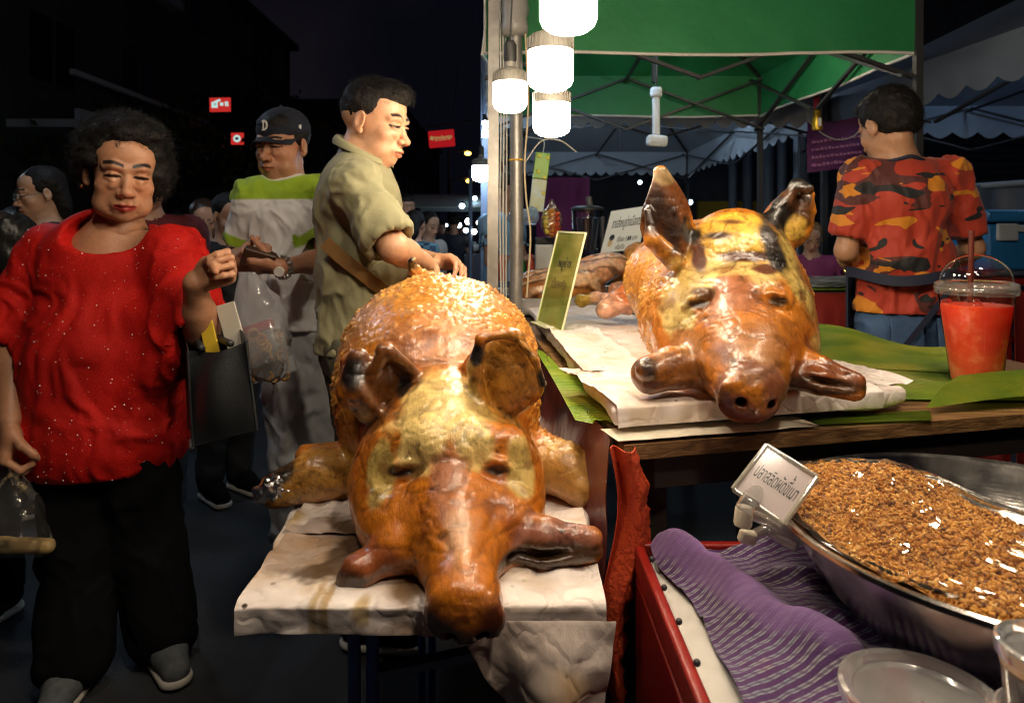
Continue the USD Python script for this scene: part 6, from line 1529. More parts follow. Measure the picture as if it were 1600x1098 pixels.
def building(x0, x1, y0, y1, h, label, floors, balcony=False):
    t = thing('shop_building', label, 'building', ((x0 + x1) / 2, (y0 + y1) / 2, 0))
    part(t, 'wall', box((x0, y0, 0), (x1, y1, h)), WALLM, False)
    part(t, 'roof_slab', box((x0 - 0.3, y0 - 0.3, h), (x1 + 0.3, y1 + 0.3, h + 0.25)), BALC if balcony else WALLM, False)
    n = max(int((y1 - y0) / 2.6), 1)
    for f in range(1, floors):
        z = 3.4 * f
        if balcony:
            b = part(t, 'balcony', box((x1, y0 + 0.4, z - 0.1), (x1 + 1.3, y1 - 0.4, z + 0.05)), BALC, False)
            for k in range(3):
                part(b, 'parapet', box((x1 + 1.2, y0 + 0.4 + k * (y1 - y0 - 0.8) / 3 + 0.15, z + 0.052), (x1 + 1.3, y0 + 0.4 + (k + 1) * (y1 - y0 - 0.8) / 3 - 0.15, z + 0.28)), BALC, False)
            part(b, 'handrail', box((x1 + 1.2, y0 + 0.4, z + 0.9), (x1 + 1.3, y1 - 0.4, z + 1.0)), BALC, False)
        for k in range(n):
            y = y0 + (k + 0.5) * (y1 - y0) / n
            w = part(t, 'window', box((x1 + 0.003, y - 0.75, z + 0.9), (x1 + 0.06, y + 0.75, z + 2.4)), WALLM, False)
            part(w, 'pane', box((x1 + 0.062, y - 0.68, z + 0.97), (x1 + 0.075, y + 0.68, z + 2.33)), WIN, False)
            part(w, 'mullion', box((x1 + 0.077, y - 0.03, z + 0.97), (x1 + 0.10, y + 0.03, z + 2.33)), WALLM, False)
    part(t, 'shutter', cat([box((x1 + 0.003, y0 + 0.5, 0.1 + 0.15 * k), (x1 + 0.05, y1 - 0.5, 0.22 + 0.15 * k)) for k in range(18)]), M('shutter_grey'), False)


building(-19, -9.6, 12.5, 19.0, 7.6, 'dark shop building with pale balconies at the far left', 2, True)
building(-21, -9.8, 19.6, 30, 9.5, 'taller dark shop building behind the one with balconies', 3)
building(-22, -9.4, 30.6, 46, 7.0, 'long low dark building further down the lane', 2)
building(-24, -8.0, 47, 75, 10.5, 'far dark building at the end of the lane', 3)
for k, (x, y, h) in enumerate(((-8.3, 16, 4.0), (-8.6, 23, 5.2))):
    t = thing('street_tree', ['dark street tree in front of the balcony building', 'dark street tree further along the left pavement'][k], 'tree', (x, y, 0))
    part(t, 'trunk', tube([(x, y, 0), (x + 0.1, y, h * 0.4), (x - 0.1, y + 0.2, h * 0.75)], [0.16, 0.12, 0.06], 10), M('bark', (0.06, 0.045, 0.03), 0.9), True)
    r = np.random.default_rng(50 + k)
    n = 2600
    cl = r.normal(size=(16, 3)) * [1.1, 1.1, 0.7] + [x, y, h * 0.8]
    c = cl[r.integers(0, 16, n)] + r.normal(size=(n, 3)) * 0.36
    u, v = r.normal(size=(n, 3)), r.normal(size=(n, 3))
    u /= np.linalg.norm(u, axis=1)[:, None]; v -= u * (u * v).sum(1)[:, None]; v /= np.linalg.norm(v, axis=1)[:, None]
    V = np.stack([c - 0.1 * u, c + 0.05 * v, c + 0.1 * u, c - 0.05 * v], 1).reshape(-1, 3)
    i = np.arange(n)[:, None] * 4
    part(t, 'crown', trimesh.Trimesh(V, np.vstack([i + [0, 1, 2], i + [0, 2, 3]]), process=False), M('night_leaves', (0.05, 0.07, 0.02), 0.6), False)

# lit red signs over the lane
SIGNR, SIGNW = glow('lit_sign_red', (0.62, 0.03, 0.025), 0.75), glow('lit_sign_pale', (0.55, 0.78, 0.74), 0.8)


def sign(name, px, py, d, w, h, label, tilt, mats, extra):
    q = U(px, py, d)
    t = thing(name, label, 'sign', q)
    R = rot(0, 0, tilt)
    part(t, 'panel', rbox(q, (w, 0.05, h), 0.015, R), mats[0], 40)
    for i, (u, v, a, b, mt, nm, rr) in enumerate(extra):
        part(t, nm, rbox(q + R @ [u * w, -0.028, v * h], (a * w, 0.006, b * h), 0.002, R @ rot(0, 0, rr)), mt, False)
    for u in (-0.42, 0.42):
        part(t, 'cord', tube([q + R @ [u * w, 0, h * 0.5], q + R @ [u * w, 0, h * 0.5] + [0.1, 0, 1.0]], 0.008, 6), DARKSTEEL, True)


sign('lit_sign', 344, 164, 15, 0.46, 0.31, 'lit red sign with pale script, uppermost left above the cap', -1, (SIGNR, 0),
     [(-0.24, -0.02, 0.30, 0.42, SIGNW, 'pale_letter', 0), (-0.12, 0.24, 0.34, 0.16, SIGNW, 'pale_letter', -22), (-0.22, 0.03, 0.10, 0.14, M('sign_dark', (0.05, 0.08, 0.08), 0.5), 'letter_eye', 0), (0.10, 0.03, 0.16, 0.24, SIGNW, 'small_letter', 0), (0.29, 0.04, 0.07, 0.34, SIGNW, 'small_letter', -8), (0.38, 0.04, 0.07, 0.34, SIGNW, 'small_letter', -8)])
q = U(371, 217, 16)
t = thing('lit_sign', 'small round cornered lit red sign with white emblem, left of the cap', 'sign', q)
part(t, 'panel', rbox(q, (0.30, 0.05, 0.28), 0.02, None).subdivide(), SIGNR, 40)
part(t, 'emblem', trimesh.creation.cylinder(0.085, 0.01, sections=24).apply_transform(trimesh.transformations.rotation_matrix(PI / 2, [1, 0, 0])).apply_translation(q + [0, -0.03, 0]), SIGNW, False)
part(t, 'emblem_mark', rbox(q + [0, -0.037, 0.0], (0.075, 0.006, 0.06), 0.002), M('sign_grey', (0.25, 0.3, 0.32), 0.5), False)
SIGND, GOLDP = glow('lit_sign_deep', (0.50, 0.012, 0.016), 0.62), glow('lit_sign_gold', (0.42, 0.26, 0.10), 0.7)
sign('hanging_sign', 690, 217, 10.5, 0.40, 0.26, 'tilted red sign with gold script hanging right of the olive shirted man', -5, (SIGND, 0),
     [(-0.36, 0.06, 0.14, 0.22, GOLDP, 'gold_emblem', 20)] + [(-0.22 + 0.085 * k, 0.03 + 0.03 * (k % 2), 0.06, 0.16 + 0.07 * (k % 3 == 0), GOLDP, 'gold_letter', -10) for k in range(8)] + [(0.05, -0.09, 0.62, 0.03, GOLDP, 'gold_rule', -2)])
solo('lane_cable', tube(bez((-9, 16, 3.2), (-4, 13, 3.0), (-1.0, 10.5, 2.95), (2.5, 9.6, 3.3)), 0.012, 6), DARKSTEEL, 'thin dark cable across the lane that the red signs hang from', 'cable', True)
# ------------------------------------------------------------------ people
SKIN = MC('skin', rough=0.42, mottling=0.08, mscale=60, bump=0.0008, bscale=220, subsurface_weight=0.12, subsurface_scale=0.006, specular_ior_level=0.45)
HAIRM = M('black_hair', (0.006, 0.005, 0.005), 0.6, specular_ior_level=0.25, color2=(0.012, 0.010, 0.009), vscale=60, bump=0.004, bscale=120)
STRAND = M('hair_strand', (0.006, 0.005, 0.005), 0.55, specular_ior_level=0.25)


def head_solid(S, c, R, s, old=0.0, wide=1.0):
    """A head: c is the centre at eye height, R its turn (face towards -y), s its scale."""
    c = np.asarray(c, float)
    p = lambda x, y, z: c + R @ (np.array([x * wide, y, z]) * s)
    e = lambda q, r, k, op='add', R2=None: S.ell(p(*q), np.array(r) * s * np.array([wide, 1, 1]), R if R2 is None else R @ R2, k * s, op)
    ch = lambda qs, rs, k, op='add': S.chain([p(*q) for q in qs], [r * s for r in rs], k * s, op)
    e((0, .02, .035), (.076, .092, .085), 0.0)
    e((0, -.03, .045), (.062, .05, .055), .03)
    e((0, -.028, -.04), (.061, .062, .07), .03)
    e((0, -.033, -.078), (.046, .05, .036), .025)
    e((0, -.072, -.098), (.021, .016, .016), .02)
    for g in (-1, 1):
        e((g * .042, -.058, -.03), (.022, .02, .022), .02)
        if old:
            e((g * .042, -.045, -.078), (.020 + old * .003, .03, .026), .025)
    for g in (-1, 1):
        ch([(g * .010, -.083, .019), (g * .030, -.080, .024), (g * .047, -.066, .019)], (.008, .0085, .007), .014)
        e((g * .031, -.093, .002), (.0185, .012, .0105), .012, 'sub')
        e((g * .031, -.0735, -.001), (.0165, .0145, .0125), .004)
        ch([(g * .016, -.0835, .001), (g * .024, -.088, .0055), (g * .034, -.0885, .0060), (g * .046, -.078, .000)], (.003, .004, .004, .003), .004)
        ch([(g * .016, -.083, -.006), (g * .030, -.0865, -.0115), (g * .045, -.077, -.006)], (.003, .0038, .003), .006)
        if old:
            ch([(g * .017, -.084, -.018), (g * .030, -.083, -.024), (g * .044, -.073, -.018)], (.003, .004, .003), .012)
            ch([(g * .018, -.100, -.040), (g * .029, -.092, -.058), (g * .033, -.084, -.078)], (.0022, .003, .002), .010, 'sub')
            ch([(g * .026, -.092, -.074), (g * .030, -.082, -.090)], (.002, .002), .008, 'sub')
    ch([(0, -.080, .012), (0, -.090, -.010), (0, -.108, -.034)], (.0078, .0085, .0115), .010)
    e((0, -.110, -.036), (.0125, .011, .010), .006)
    for g in (-1, 1):
        e((g * .0145, -.098, -.040), (.0088, .011, .0085), .006)
        e((g * .0075, -.107, -.0475), (.004, .006, .003), .003, 'sub')
    e((0, -.080, -.066), (.030, .018, .021), .015)
    ch([(-.024, -.088, -.0715), (-.007, -.0995, -.0665), (.007, -.0995, -.0665), (.024, -.088, -.0715)], (.003, .0055, .0055, .003), .005)
    ch([(-.020, -.089, -.0745), (0, -.098, -.0780), (.020, -.089, -.0745)], (.003, .0066, .003), .005)
    ch([(-.024, -.093, -.0722), (0, -.1065, -.0720), (.024, -.093, -.0722)], (.0016, .0019, .0016), .0025, 'sub')
    for g in (-1, 1):
        R2 = rot(g * 20, 8)
        e((g * .080, .012, -.010), (.009, .020, .031), .006, 'add', R2)
        e((g * .089, .007, -.006), (.006, .011, .018), .006, 'sub', R2)
        e((g * .077, .004, -.036), (.007, .008, .010), .006)


def head_paint(P, C, c, R, s, skin, lips=None, brow=(0.02, 0.014, 0.012), wide=1.0, eye_open=0.35):
    q = ((P - np.asarray(c)) @ R) / s / np.array([wide, 1, 1])
    skin, C = np.asarray(skin, float), C.copy()
    near = (np.abs(q[:, 2]) < 0.13) & (np.linalg.norm(q, axis=1) < 0.17)

    def blend(w, col):
        C[:] = C + (np.asarray(col, float) - C) * (np.clip(w, 0, 1) * near)[:, None]
    fr = sst(-0.04, -0.06, q[:, 1])
    ax = np.abs(q[:, 0])
    blend(0.35 * fr * np.exp(-(((ax - .042) / .022) ** 2 + ((q[:, 2] + .035) / .02) ** 2)), skin * [1.12, 0.78, 0.72])
    blend(0.3 * fr * np.exp(-((ax / .014) ** 2 + ((q[:, 2] + .036) / .012) ** 2)), skin * [1.1, 0.8, 0.75])
    lp = skin * [0.80, 0.50, 0.48] if lips is None else lips
    zl = -.0722 - 0.012 * np.abs(q[:, 0] / .026) ** 2 * 0
    half = np.where(q[:, 2] > -.072, .0075, .0105) * np.sqrt(np.clip(1 - (q[:, 0] / .026) ** 2, 0, 1))
    blend(fr * sst(1.15, 0.8, np.abs(q[:, 2] - zl) / np.maximum(half, 1e-4)) * (ax < .026), lp)
    blend(0.8 * fr * sst(.0026, .0012, np.abs(q[:, 2] - zl)) * (ax < .024), np.asarray(lp) * 0.25)
    zb = .0265 + .007 * np.sin(np.clip((ax - .010) / .042, 0, 1) * PI * 0.75) - 0.004 * np.clip((ax - 0.035) / 0.02, 0, 1)
    blend(fr * sst(.0052, .0030, np.abs(q[:, 2] - zb)) * (ax > .009) * (ax < .052), brow)
    u = (ax - .031) / .0165
    slit = .0008 + .0050 * eye_open * np.clip(1 - u ** 2, 0, 1)
    zs = -.0010 - .001 * u
    inside = fr * sst(1.25, 0.7, np.abs(q[:, 2] - zs) / slit) * (np.abs(u) < 1)
    if eye_open > 0.5:
        blend(inside, (0.55, 0.5, 0.46))
        blend(inside * sst(.0075, .005, np.abs(ax - .031)), (0.012, 0.008, 0.006))
    else:
        blend(inside, (0.02, 0.012, 0.01))
    blend(fr * sst(.0036, .0020, np.abs(q[:, 2] - zs - slit)) * (np.abs(u) < 1.08), (0.015, 0.01, 0.009))
    for g in (-1, 1):
        blend(fr * sst(.005, .003, np.linalg.norm((q - [g * .0075, -.107, -.0478]) * [1, .6, 1.3], axis=1)), skin * 0.15)
    return C


def hand_solid(S, w, f, n, side, curls, s=1.0, thumb=(0.3, 0.3, 0.2), spread=1.0, k=0.005):
    """A hand from the wrist w: f along it, n out of the palm, side +1/-1 puts the thumb at +-(n x f)."""
    f = np.asarray(f, float) / np.linalg.norm(f)
    n = np.asarray(n, float); n = n - f * (n @ f); n /= np.linalg.norm(n)
    t = np.cross(n, f) * side
    w = np.asarray(w, float)
    tips = []
    for i, (x, l0, L) in enumerate(((.027, .090, (.042, .026, .021)), (.009, .094, (.046, .030, .022)), (-.009, .089, (.043, .028, .021)), (-.026, .080, (.034, .021, .018)))):
        kn = w + s * (f * l0 + t * x * 1.0 - n * .003)
        S.cone(w + s * t * x * .55 + f * .008, kn, .0145 * s, .0108 * s, .014)
        S.cone(w + s * (t * x * .6 + n * .008 + f * .03), kn + n * .004 * s - f * .012 * s, .012 * s, .009 * s, .014)
        a, p, r = 0.0, kn, .0092 * s
        c = curls[i] if np.ndim(curls[0]) else curls
        dirf = f + t * (x * 2.2 * spread)
        dirf /= np.linalg.norm(dirf)
        for j in range(3):
            a += c[j]
            d = dirf * math.cos(a) + n * math.sin(a)
            q = p + d * L[j] * s
            S.cone(p, q, r, r * .90, k)
            p, r = q, r * .90
        tips.append((p, d))
    S.ell(w + s * (f * .04 + t * .024 + n * .012), (.017 * s, .02 * s, .024 * s), k=.015)
    d = f * .62 + t * .70 + n * .30
    d /= np.linalg.norm(d)
    p, r, a = w + s * (f * .028 + t * .026 + n * .010), .0125 * s, 0.0
    tow = -t * .55 + n * .6 + f * .35
    tow = tow - d * (tow @ d); tow /= np.linalg.norm(tow)
    for j, L in enumerate((.040, .032, .025)):
        a += thumb[j]
        q = p + (d * math.cos(a) + tow * math.sin(a)) * L * s
        S.cone(p, q, r, r * .88, k)
        p, r = q, r * .88
    return tips


def folds(P, seed, amp, sc=(13, 13, 4.5), fine=0.3):
    q = P * np.array(sc)
    w = np.stack([fbm(P * 5, 2, seed + 1), fbm(P * 5, 2, seed + 2), fbm(P * 5, 2, seed + 3)], -1)
    a = 1 - 2 * np.abs(fbm(q + 2.2 * w, 3, seed) - 0.5)
    b = 1 - 2 * np.abs(fbm(q * 2.1 + 3.0 * w + 7, 2, seed + 20) - 0.5)
    return np.maximum(-0.75 * amp, amp * ((a ** 1.6 - 0.62) * 2.6 + (b ** 2 - 0.6) * 1.0 * sst(0.4, 0.6, fbm(P * 6, 2, seed + 30)) + fine * (fbm(P * 40, 3, seed + 7) - 0.5)))


def cloth_mesh(s, seed, amp, sc=(13, 13, 4.5), smooth=1, calm=None):
    m = s.mesh(smooth)
    h = folds(m.vertices, seed, amp, sc)
    if calm is not None:
        h = h * (0.12 + 0.88 * sst(calm[1] * 0.5, calm[1], np.linalg.norm(m.vertices - calm[0], axis=1)))
    N = vnormals(m)
    N[:, 2] *= sst(0.004, 0.03, m.vertices[:, 2] - m.vertices[:, 2].min())   # the hem stays level
    return trimesh.Trimesh(m.vertices + N * h[:, None], m.faces, process=False)


def curves(parent, name, pts, width, mat):
    """Strands: pts is (strands, points, 3)."""
    path = parent + '/' + numbered(parent, name)
    b = UsdGeom.BasisCurves.Define(stage, path)
    n, k = pts.shape[:2]
    b.CreateTypeAttr('cubic'); b.CreateBasisAttr('catmullRom')
    b.CreatePointsAttr(Vt.Vec3fArray.FromNumpy((pts - LOC.get(parent, 0)).reshape(-1, 3).astype(np.float32)))
    b.CreateCurveVertexCountsAttr(Vt.IntArray.FromNumpy(np.full(n, k, np.int32)))
    w = np.tile(np.linspace(width, width * 0.35, k), n)
    b.CreateWidthsAttr(Vt.FloatArray.FromNumpy(w.astype(np.float32)))
    b.SetWidthsInterpolation('vertex')
    UsdShade.MaterialBindingAPI.Apply(b.GetPrim()).Bind(mat)
    return path


def strands(parent, m, n, L, lift, curl, seed, comb=(0, 0, 0), width=0.0009, name='hair_strands', fig=None):
    r = np.random.default_rng(seed)
    P, fi = trimesh.sample.sample_surface(m, n, seed=seed)
    N = m.face_normals[fi]
    if fig is not None:                                                   # none on the face side of the hairline
        q = ((P - fig.J['head']) @ fig.J['R']) / fig.sc
        ok = ~((q[:, 1] < -.035) & (q[:, 2] < .082)) & (np.linalg.norm(q - [0, .02, .03], axis=1) > .088)
        P, N = P[ok], N[ok]
    n = len(P)
    T = r.normal(size=(n, 3)) * 0.55 + np.asarray(comb)
    T -= N * (T * N).sum(1)[:, None]
    T /= np.maximum(np.linalg.norm(T, axis=1)[:, None], 1e-6)
    B = np.cross(N, T)
    out, k = [], 7
    ph, hd = r.random(n) * 6.28, np.where(r.random(n) > 0.5, 1, -1)
    ln = L * (0.5 + 0.8 * r.random(n))
    for j in range(k):
        t = j / (k - 1)
        out.append(P - N * 0.002 + (T * (t * (1 - 0.3 * curl))[..., None] if False else T * t * (1 - 0.45 * curl)) * ln[:, None] + N * (lift * ln * math.sin(t * 2.2))[:, None]
                   + (B * np.sin(ph + t * 5 * curl)[:, None] + N * 0.6 * np.cos(ph + t * 5 * curl)[:, None]) * (curl * 0.28 * ln * t * hd)[:, None])
    return curves(parent, name, np.stack(out, 1), width, STRAND)


def limb(S, pts, rs, k=0.02):
    S.chain([np.asarray(p, float) for p in pts], rs, k)


class Figure:
    """One person: joints in the world; L and R are the picture's left and right."""

    def __init__(s, name_label, J, skin, sc=1.0, yaw=0.0, build=1.0, res=0.008, old=0.0, wide=1.0, lips=None, eye=0.3, group=None):
        s.J, s.skin, s.sc, s.yaw, s.res, s.old, s.wide, s.lips, s.eye, s.build = {k: (np.asarray(v, float) if np.ndim(v) else v) for k, v in J.items()}, skin, sc, yaw, res, old, wide, lips, eye, build
        s.R = rot(yaw)
        foot = np.array([s.J['hip'][0], s.J['hip'][1], 0])
        s.path = thing('person', name_label, 'person', foot, group)

    def bounds(s, pad):
        pts = np.array([v for k, v in s.J.items() if np.shape(v) == (3,)])
        return pts.min(0) - pad, pts.max(0) + pad

    def body(s, hands=(), fine=0.0028, rest=None):
        J, h, b = s.J, s.sc, s.build
        lo, hi = s.bounds(0.24)
        lo[2] = max(lo[2], -0.02)
        hc = J['head']
        bands = [(i, hc[i] - 0.135 * h, hc[i] + 0.135 * h, fine) for i in range(3)] if fine else []
        for hd in hands:
            w = np.asarray(hd['w'], float) + np.asarray(hd['f'], float) / np.linalg.norm(hd['f']) * 0.05
            bands += [(i, w[i] - 0.085, w[i] + 0.085, 0.0036) for i in range(3)]
        S = Solid(lo, hi, s.res, bands)
        Rh = J['R']
        head_solid(S, hc, Rh, h, s.old, s.wide)
        S.cone(hc + Rh @ np.array([0, .028, -.06]) * h, J['neck'], .050 * h * b, .055 * h * b, .02)
        S.cone(J['neck'], J['chest'], .062 * h, .085 * h, .04)
        for k, r in (('chest', (.145, .095, .15)), ('belly', (.135, .095, .13)), ('hip', (.15, .105, .12))):
            S.ell(J[k], np.array(r) * h * b * .86, s.R, .06)
        for g in 'LR':
            S.cone(J['neck'] - [0, 0, .03], J['sh' + g], .05 * h, .052 * h * b, .03)
            limb(S, (J['sh' + g], J['el' + g], J['wr' + g]), (.050 * h * b, .038 * h * b, .026 * h * b), .02)
            S.cone(J['el' + g] * .72 + J['wr' + g] * .28, J['el' + g] * .6 + J['wr' + g] * .4, .040 * h * b, .038 * h * b, .02)
            if 'an' + g in J:
                limb(S, (J['hp' + g], J['kn' + g], J['an' + g]), (.078 * h * b, .056 * h, .036 * h), .03)
                S.cone(J['an' + g] - [0, 0, .03], J['to' + g], .034 * h, .026 * h, .02)
        for hd in hands:
            hand_solid(S, hd['w'], hd['f'], hd['n'], hd['side'], hd['curls'], hd.get('s', 1.0) * h, hd.get('thumb', (.3, .3, .2)), hd.get('spread', 1.0))
        m = S.mesh(1)
        C = np.tile(np.asarray(s.skin, float), (len(m.vertices), 1))
        C *= (0.92 + 0.16 * fbm(m.vertices * 25, 3, 3))[:, None]
        C = head_paint(m.vertices, C, hc, Rh, h, s.skin, s.lips, wide=s.wide, eye_open=s.eye)
        part(s.path, 'body', m, SKIN, cd=np.clip(C, 0.003, 0.95))
        return S

    def solid(s, pad=0.3, res=None):
        lo, hi = s.bounds(pad)
        lo[2] = max(lo[2], -0.02)
        return Solid(lo, hi, res or s.res)

    def shirt(s, mat, hem, sleeves=0.5, fit=0.022, amp=0.008, seed=1, neck=None, name='shirt', cd=None, loose=0.0, res=0.0075, extra=None, sc=(13, 13, 4.5), wr=0.0, calm=.16):
        """A top from the same joints: sleeves end at the given fraction of shoulder-to-elbow (above 1: along the forearm)."""
        J, h, b = s.J, s.sc, s.build
        S = s.solid(res=res)
        for k, r in (('chest', (.145, .098, .155)), ('belly', (.14 + loose, .10 + loose * .8, .14)), ('hip', (.15 + loose, .105 + loose * .8, .15))):
            S.ell(J[k], np.array(r) * h * b + fit, s.R, .07)
        ends = []
        for g in 'LR':
            S.cone(J['neck'] - [0, 0, .045], J['sh' + g], .055 * h, .055 * h * b + fit * .55, .04)
            f = sleeves[g] if isinstance(sleeves, dict) else sleeves
            a, e, w = J['sh' + g], J['el' + g], J['wr' + g]
            if f <= 1:
                end, d = a + (e - a) * f, e - a
                S.cone(a, end, .055 * h * b + fit * .6, .047 * h * b + fit * .9 + wr, .03)
            else:
                end, d = e + (w - e) * (f - 1), w - e
                limb(S, (a, e, end), (.055 * h * b + fit * .6, .045 * h * b + fit * .8, .034 * h * b + fit * .8), .03)
            ends.append((end, d / np.linalg.norm(d), f))
        if extra:
            extra(S)
        for g, (end, d, f) in zip('LR', ends):
            ra = (.041 if f <= 1 else .031) * h * b
            if f < 1.95:
                S.cone(end + d * (0.088), end + d * 0.0881, .092, .092, 0.0, 'sub')
                S.cone(end - d * .05, end + d * .1, ra + fit * .55 + wr * .7, ra + fit * .6 + wr * .7, .004, 'sub')
        if hem is not None:
            S.cut((0, 0, hem), (0, 0, -1))
        up = J['head'] - J['neck']
        S.cone(J['neck'] - up * .12, J['head'], .064 * h * b, .062 * h * b, .006, 'sub')
        if neck:
            neck(S)
        m = cloth_mesh(S, seed, amp, sc, 1, (J['neck'] + [0, -.04, 0], calm))
        c = cd(m.vertices) if cd else None
        return part(s.path, name, m, mat, True, cd=c), S

    def trousers(s, mat, top, fit=0.02, amp=0.008, seed=2, ankle=0.055, res=0.008, flare=0.0, end=0.05):
        J, h, b = s.J, s.sc, s.build
        S = s.solid(res=res)
        S.ell(J['hip'], np.array((.155, .11, .14)) * h * b + fit * .6, s.R, .03)
        for g in 'LR':
            limb(S, (J['hp' + g], J['kn' + g], J['an' + g] + [0, 0, end - .02]), (.085 * h * b + fit, .062 * h + fit + flare * .5, ankle + fit * .6 + flare), .035)
        S.cut((0, 0, top), (0, 0, 1))
        return part(s.path, 'trousers', cloth_mesh(S, seed, amp, (10, 10, 3.5)), mat, True), S

    def shoe(s, g, mat, sole, L=0.25, direction=None, label=None):
        J = s.J
        d = (J['to' + g] - J['an' + g]) * [1, 1, 0]
        d /= np.linalg.norm(d)
        a = J['an' + g] * [1, 1, 0] - d * 0.06
        S = Solid(np.minimum(a, a + d * L) - .09, np.maximum(a, a + d * L) + [.09, .09, .16], .005)
        S.chain([a + d * .04 + [0, 0, .055], a + d * .12 + [0, 0, .05], a + d * (L - .045) + [0, 0, .034]], [.042, .044, .036], .02)
        S.cone(a + d * .045 + [0, 0, .06], a + d * .05 + [0, 0, .095], .042, .038, .02)
        S.cone(a + d * .05 + [0, 0, .1], a + d * .05 + [0, 0, .16], .033, .036, .005, 'sub')
        S.cut((0, 0, .018), (0, 0, -1))
        p = part(s.path, 'shoe', S.mesh(1), mat, True, label=label)
        S = Solid(np.minimum(a, a + d * L) - .09, np.maximum(a, a + d * L) + .09, .006)
        S.cone(a + d * .042 + [0, 0, .012], a + d * (L - .045) + [0, 0, .012], .048, .043, 0, flat=((0, 0, 1), .5))
        S.cut((0, 0, .024), (0, 0, 1)); S.cut((0, 0, .002), (0, 0, -1))
        part(p, 'sole', S.mesh(0), sole, 40)

    def hair(s, prims, subs, amp=0.008, nsc=38, seed=5, res=0.005, mat=None, name='hair'):
        """prims and subs: ellipsoids (centre, radii, blend) in the head's own frame."""
        c, R, h = s.J['head'], s.J['R'], s.sc
        S = Solid(c - 0.24 * h, c + 0.24 * h, res)
        W = np.array([s.wide, 1, 1])
        for q, r, k in prims:
            S.ell(c + R @ (np.array(q) * h * W), np.array(r) * h * W, R, k * h)
        for q, r, k in subs:
            S.ell(c + R @ (np.array(q) * h * W), np.array(r) * h * W, R, k * h, 'sub')
        m = S.mesh(1)
        m = displace(m, amp * 2 * (fbm(m.vertices * nsc, 3, seed) - 0.5))
        return part(s.path, name, m, mat or HAIRM, True), m

    def hp(s, x, y, z):
        return s.J['head'] + s.J['R'] @ (np.array([x * s.wide, y, z]) * s.sc)


SHORT = ([((0, .025, .042), (.083, .098, .088), 0), ((0, -.035, .078), (.058, .045, .035), .03)],
         [((0, -.105, -.005), (.085, .075, .068), .012), ((0, -.07, -.09), (.1, .095, .09), .015), ((0.088, .0, -.045), (.03, .045, .055), .01), ((-0.088, .0, -.045), (.03, .045, .055), .01), ((0, .04, -.115), (.09, .1, .06), .02)])
BLACKT = M('black_trousers', (0.004, 0.004, 0.005), 0.9, color2=(0.007, 0.007, 0.008), vscale=8, specular_ior_level=0.1)
SOLEW = M('pale_sole', (0.55, 0.52, 0.46), 0.55)

# ---- the woman in the red blouse
d = 1.85
V = lambda px, py, dd=d: U(px, py, dd)
J = dict(head=V(193, 268, 1.87), R=rot(35, 14, 3), neck=V(185, 372, 1.92), chest=V(170, 430, 1.90), belly=V(165, 560, 1.87), hip=V(160, 660, 1.88),
         shL=V(82, 398, 1.92), elL=V(20, 520, 1.86), wrL=V(16, 655, 1.74), shR=V(268, 396, 1.88), elR=V(316, 518, 1.78), wrR=V(304, 442, 1.68),
         hpL=V(118, 690, 1.88), knL=V(122, 860, 1.86), anL=np.array([-1.16, 1.80, .08]), toL=np.array([-1.13, 1.66, .03]), hpR=V(215, 690, 1.89), knR=V(235, 860, 1.92), anR=np.array([-.985, 1.92, .08]), toR=np.array([-.90, 1.82, .03]))
f = Figure('woman with short curly black hair in a sparkling loose red blouse, holding up one hand', J, (0.42, 0.205, 0.115), 1.08, 12, 0.98, 0.0085, old=0.8, wide=1.0, lips=(0.32, 0.035, 0.03), eye=0.48)
hands = [dict(w=J['wrR'], f=(.88, .18, .40), n=(-.22, -.97, .10), side=1, curls=((1.25, 1.25, .5), (1.3, 1.2, .5), (1.3, 1.2, .5), (1.25, 1.1, .5)), thumb=(.9, .7, .4), s=.95),
         dict(w=J['wrL'], f=(0.03, -.12, -1), n=(.8, .4, 0), side=-1, curls=(.9, 1.2, .7), thumb=(.4, .5, .3))]
f.body(hands)
BLOUSE = usdkit.material(stage, '/World/Looks/red_lurex', {
    'g': ('geometry', {}), 'n': ('noise_texture', {'scale': 420.0, 'detail': 2.0}), 'r': ('rgb_ramp', {'ramp': [(0.35, (0.42, 0.005, 0.003)), (0.62, (0.62, 0.010, 0.006)), (0.75, (0.70, 0.04, 0.025))]}),
    'n2': ('noise_texture', {'scale': 4.0, 'detail': 3.0}), 'r2': ('rgb_ramp', {'ramp': [(0.3, (0.8, 0.8, 0.8)), (0.7, (1.1, 1.1, 1.1))]}), 'm': ('mix', {'mix_type': 'multiply', 'fac': 1.0}),
    'b': ('bump', {'strength': 0.9, 'distance': 0.0016}), 'p': ('principled_bsdf', {'roughness': 0.7, 'specular_ior_level': 0.25})},
    [('g.position', 'n.vector'), ('g.position', 'n2.vector'), ('n.fac', 'r.fac'), ('n2.fac', 'r2.fac'), ('r.color', 'm.color1'), ('r2.color', 'm.color2'), ('m.color', 'p.base_color'), ('n.fac', 'b.height'), ('b.normal', 'p.normal')], surface='p.BSDF')


def wings(S):
    for g, sgn in (('L', -1), ('R', 1)):                                  # wide cut sleeves that hang into the body
        a, e, b_ = J['sh' + g], J['elL' if g == 'L' else 'elR'], J['belly']
        for t_ in np.linspace(0.2, 0.95, 5):
            p = a + (e - a) * t_
            S.cone(p, b_ + (p - b_) * 0.55 + [0, 0, -0.06], .044, .06, .05)
    S.ell(J['hip'] + [0, 0, -.04], (.208, .130, .17), f.R, .05)
    S.ell(J['belly'] + [0.01, 0, 0], (.196, .118, .21), f.R, .05)


def boat(S):
    n_ = J['neck']
    S.ell(n_ + [0.015, -.085, .012], (.105, .11, .058), None, .012, 'sub')
    S.ell(n_ + [0, 0, .03], (.10, .085, .035), None, .015, 'sub')


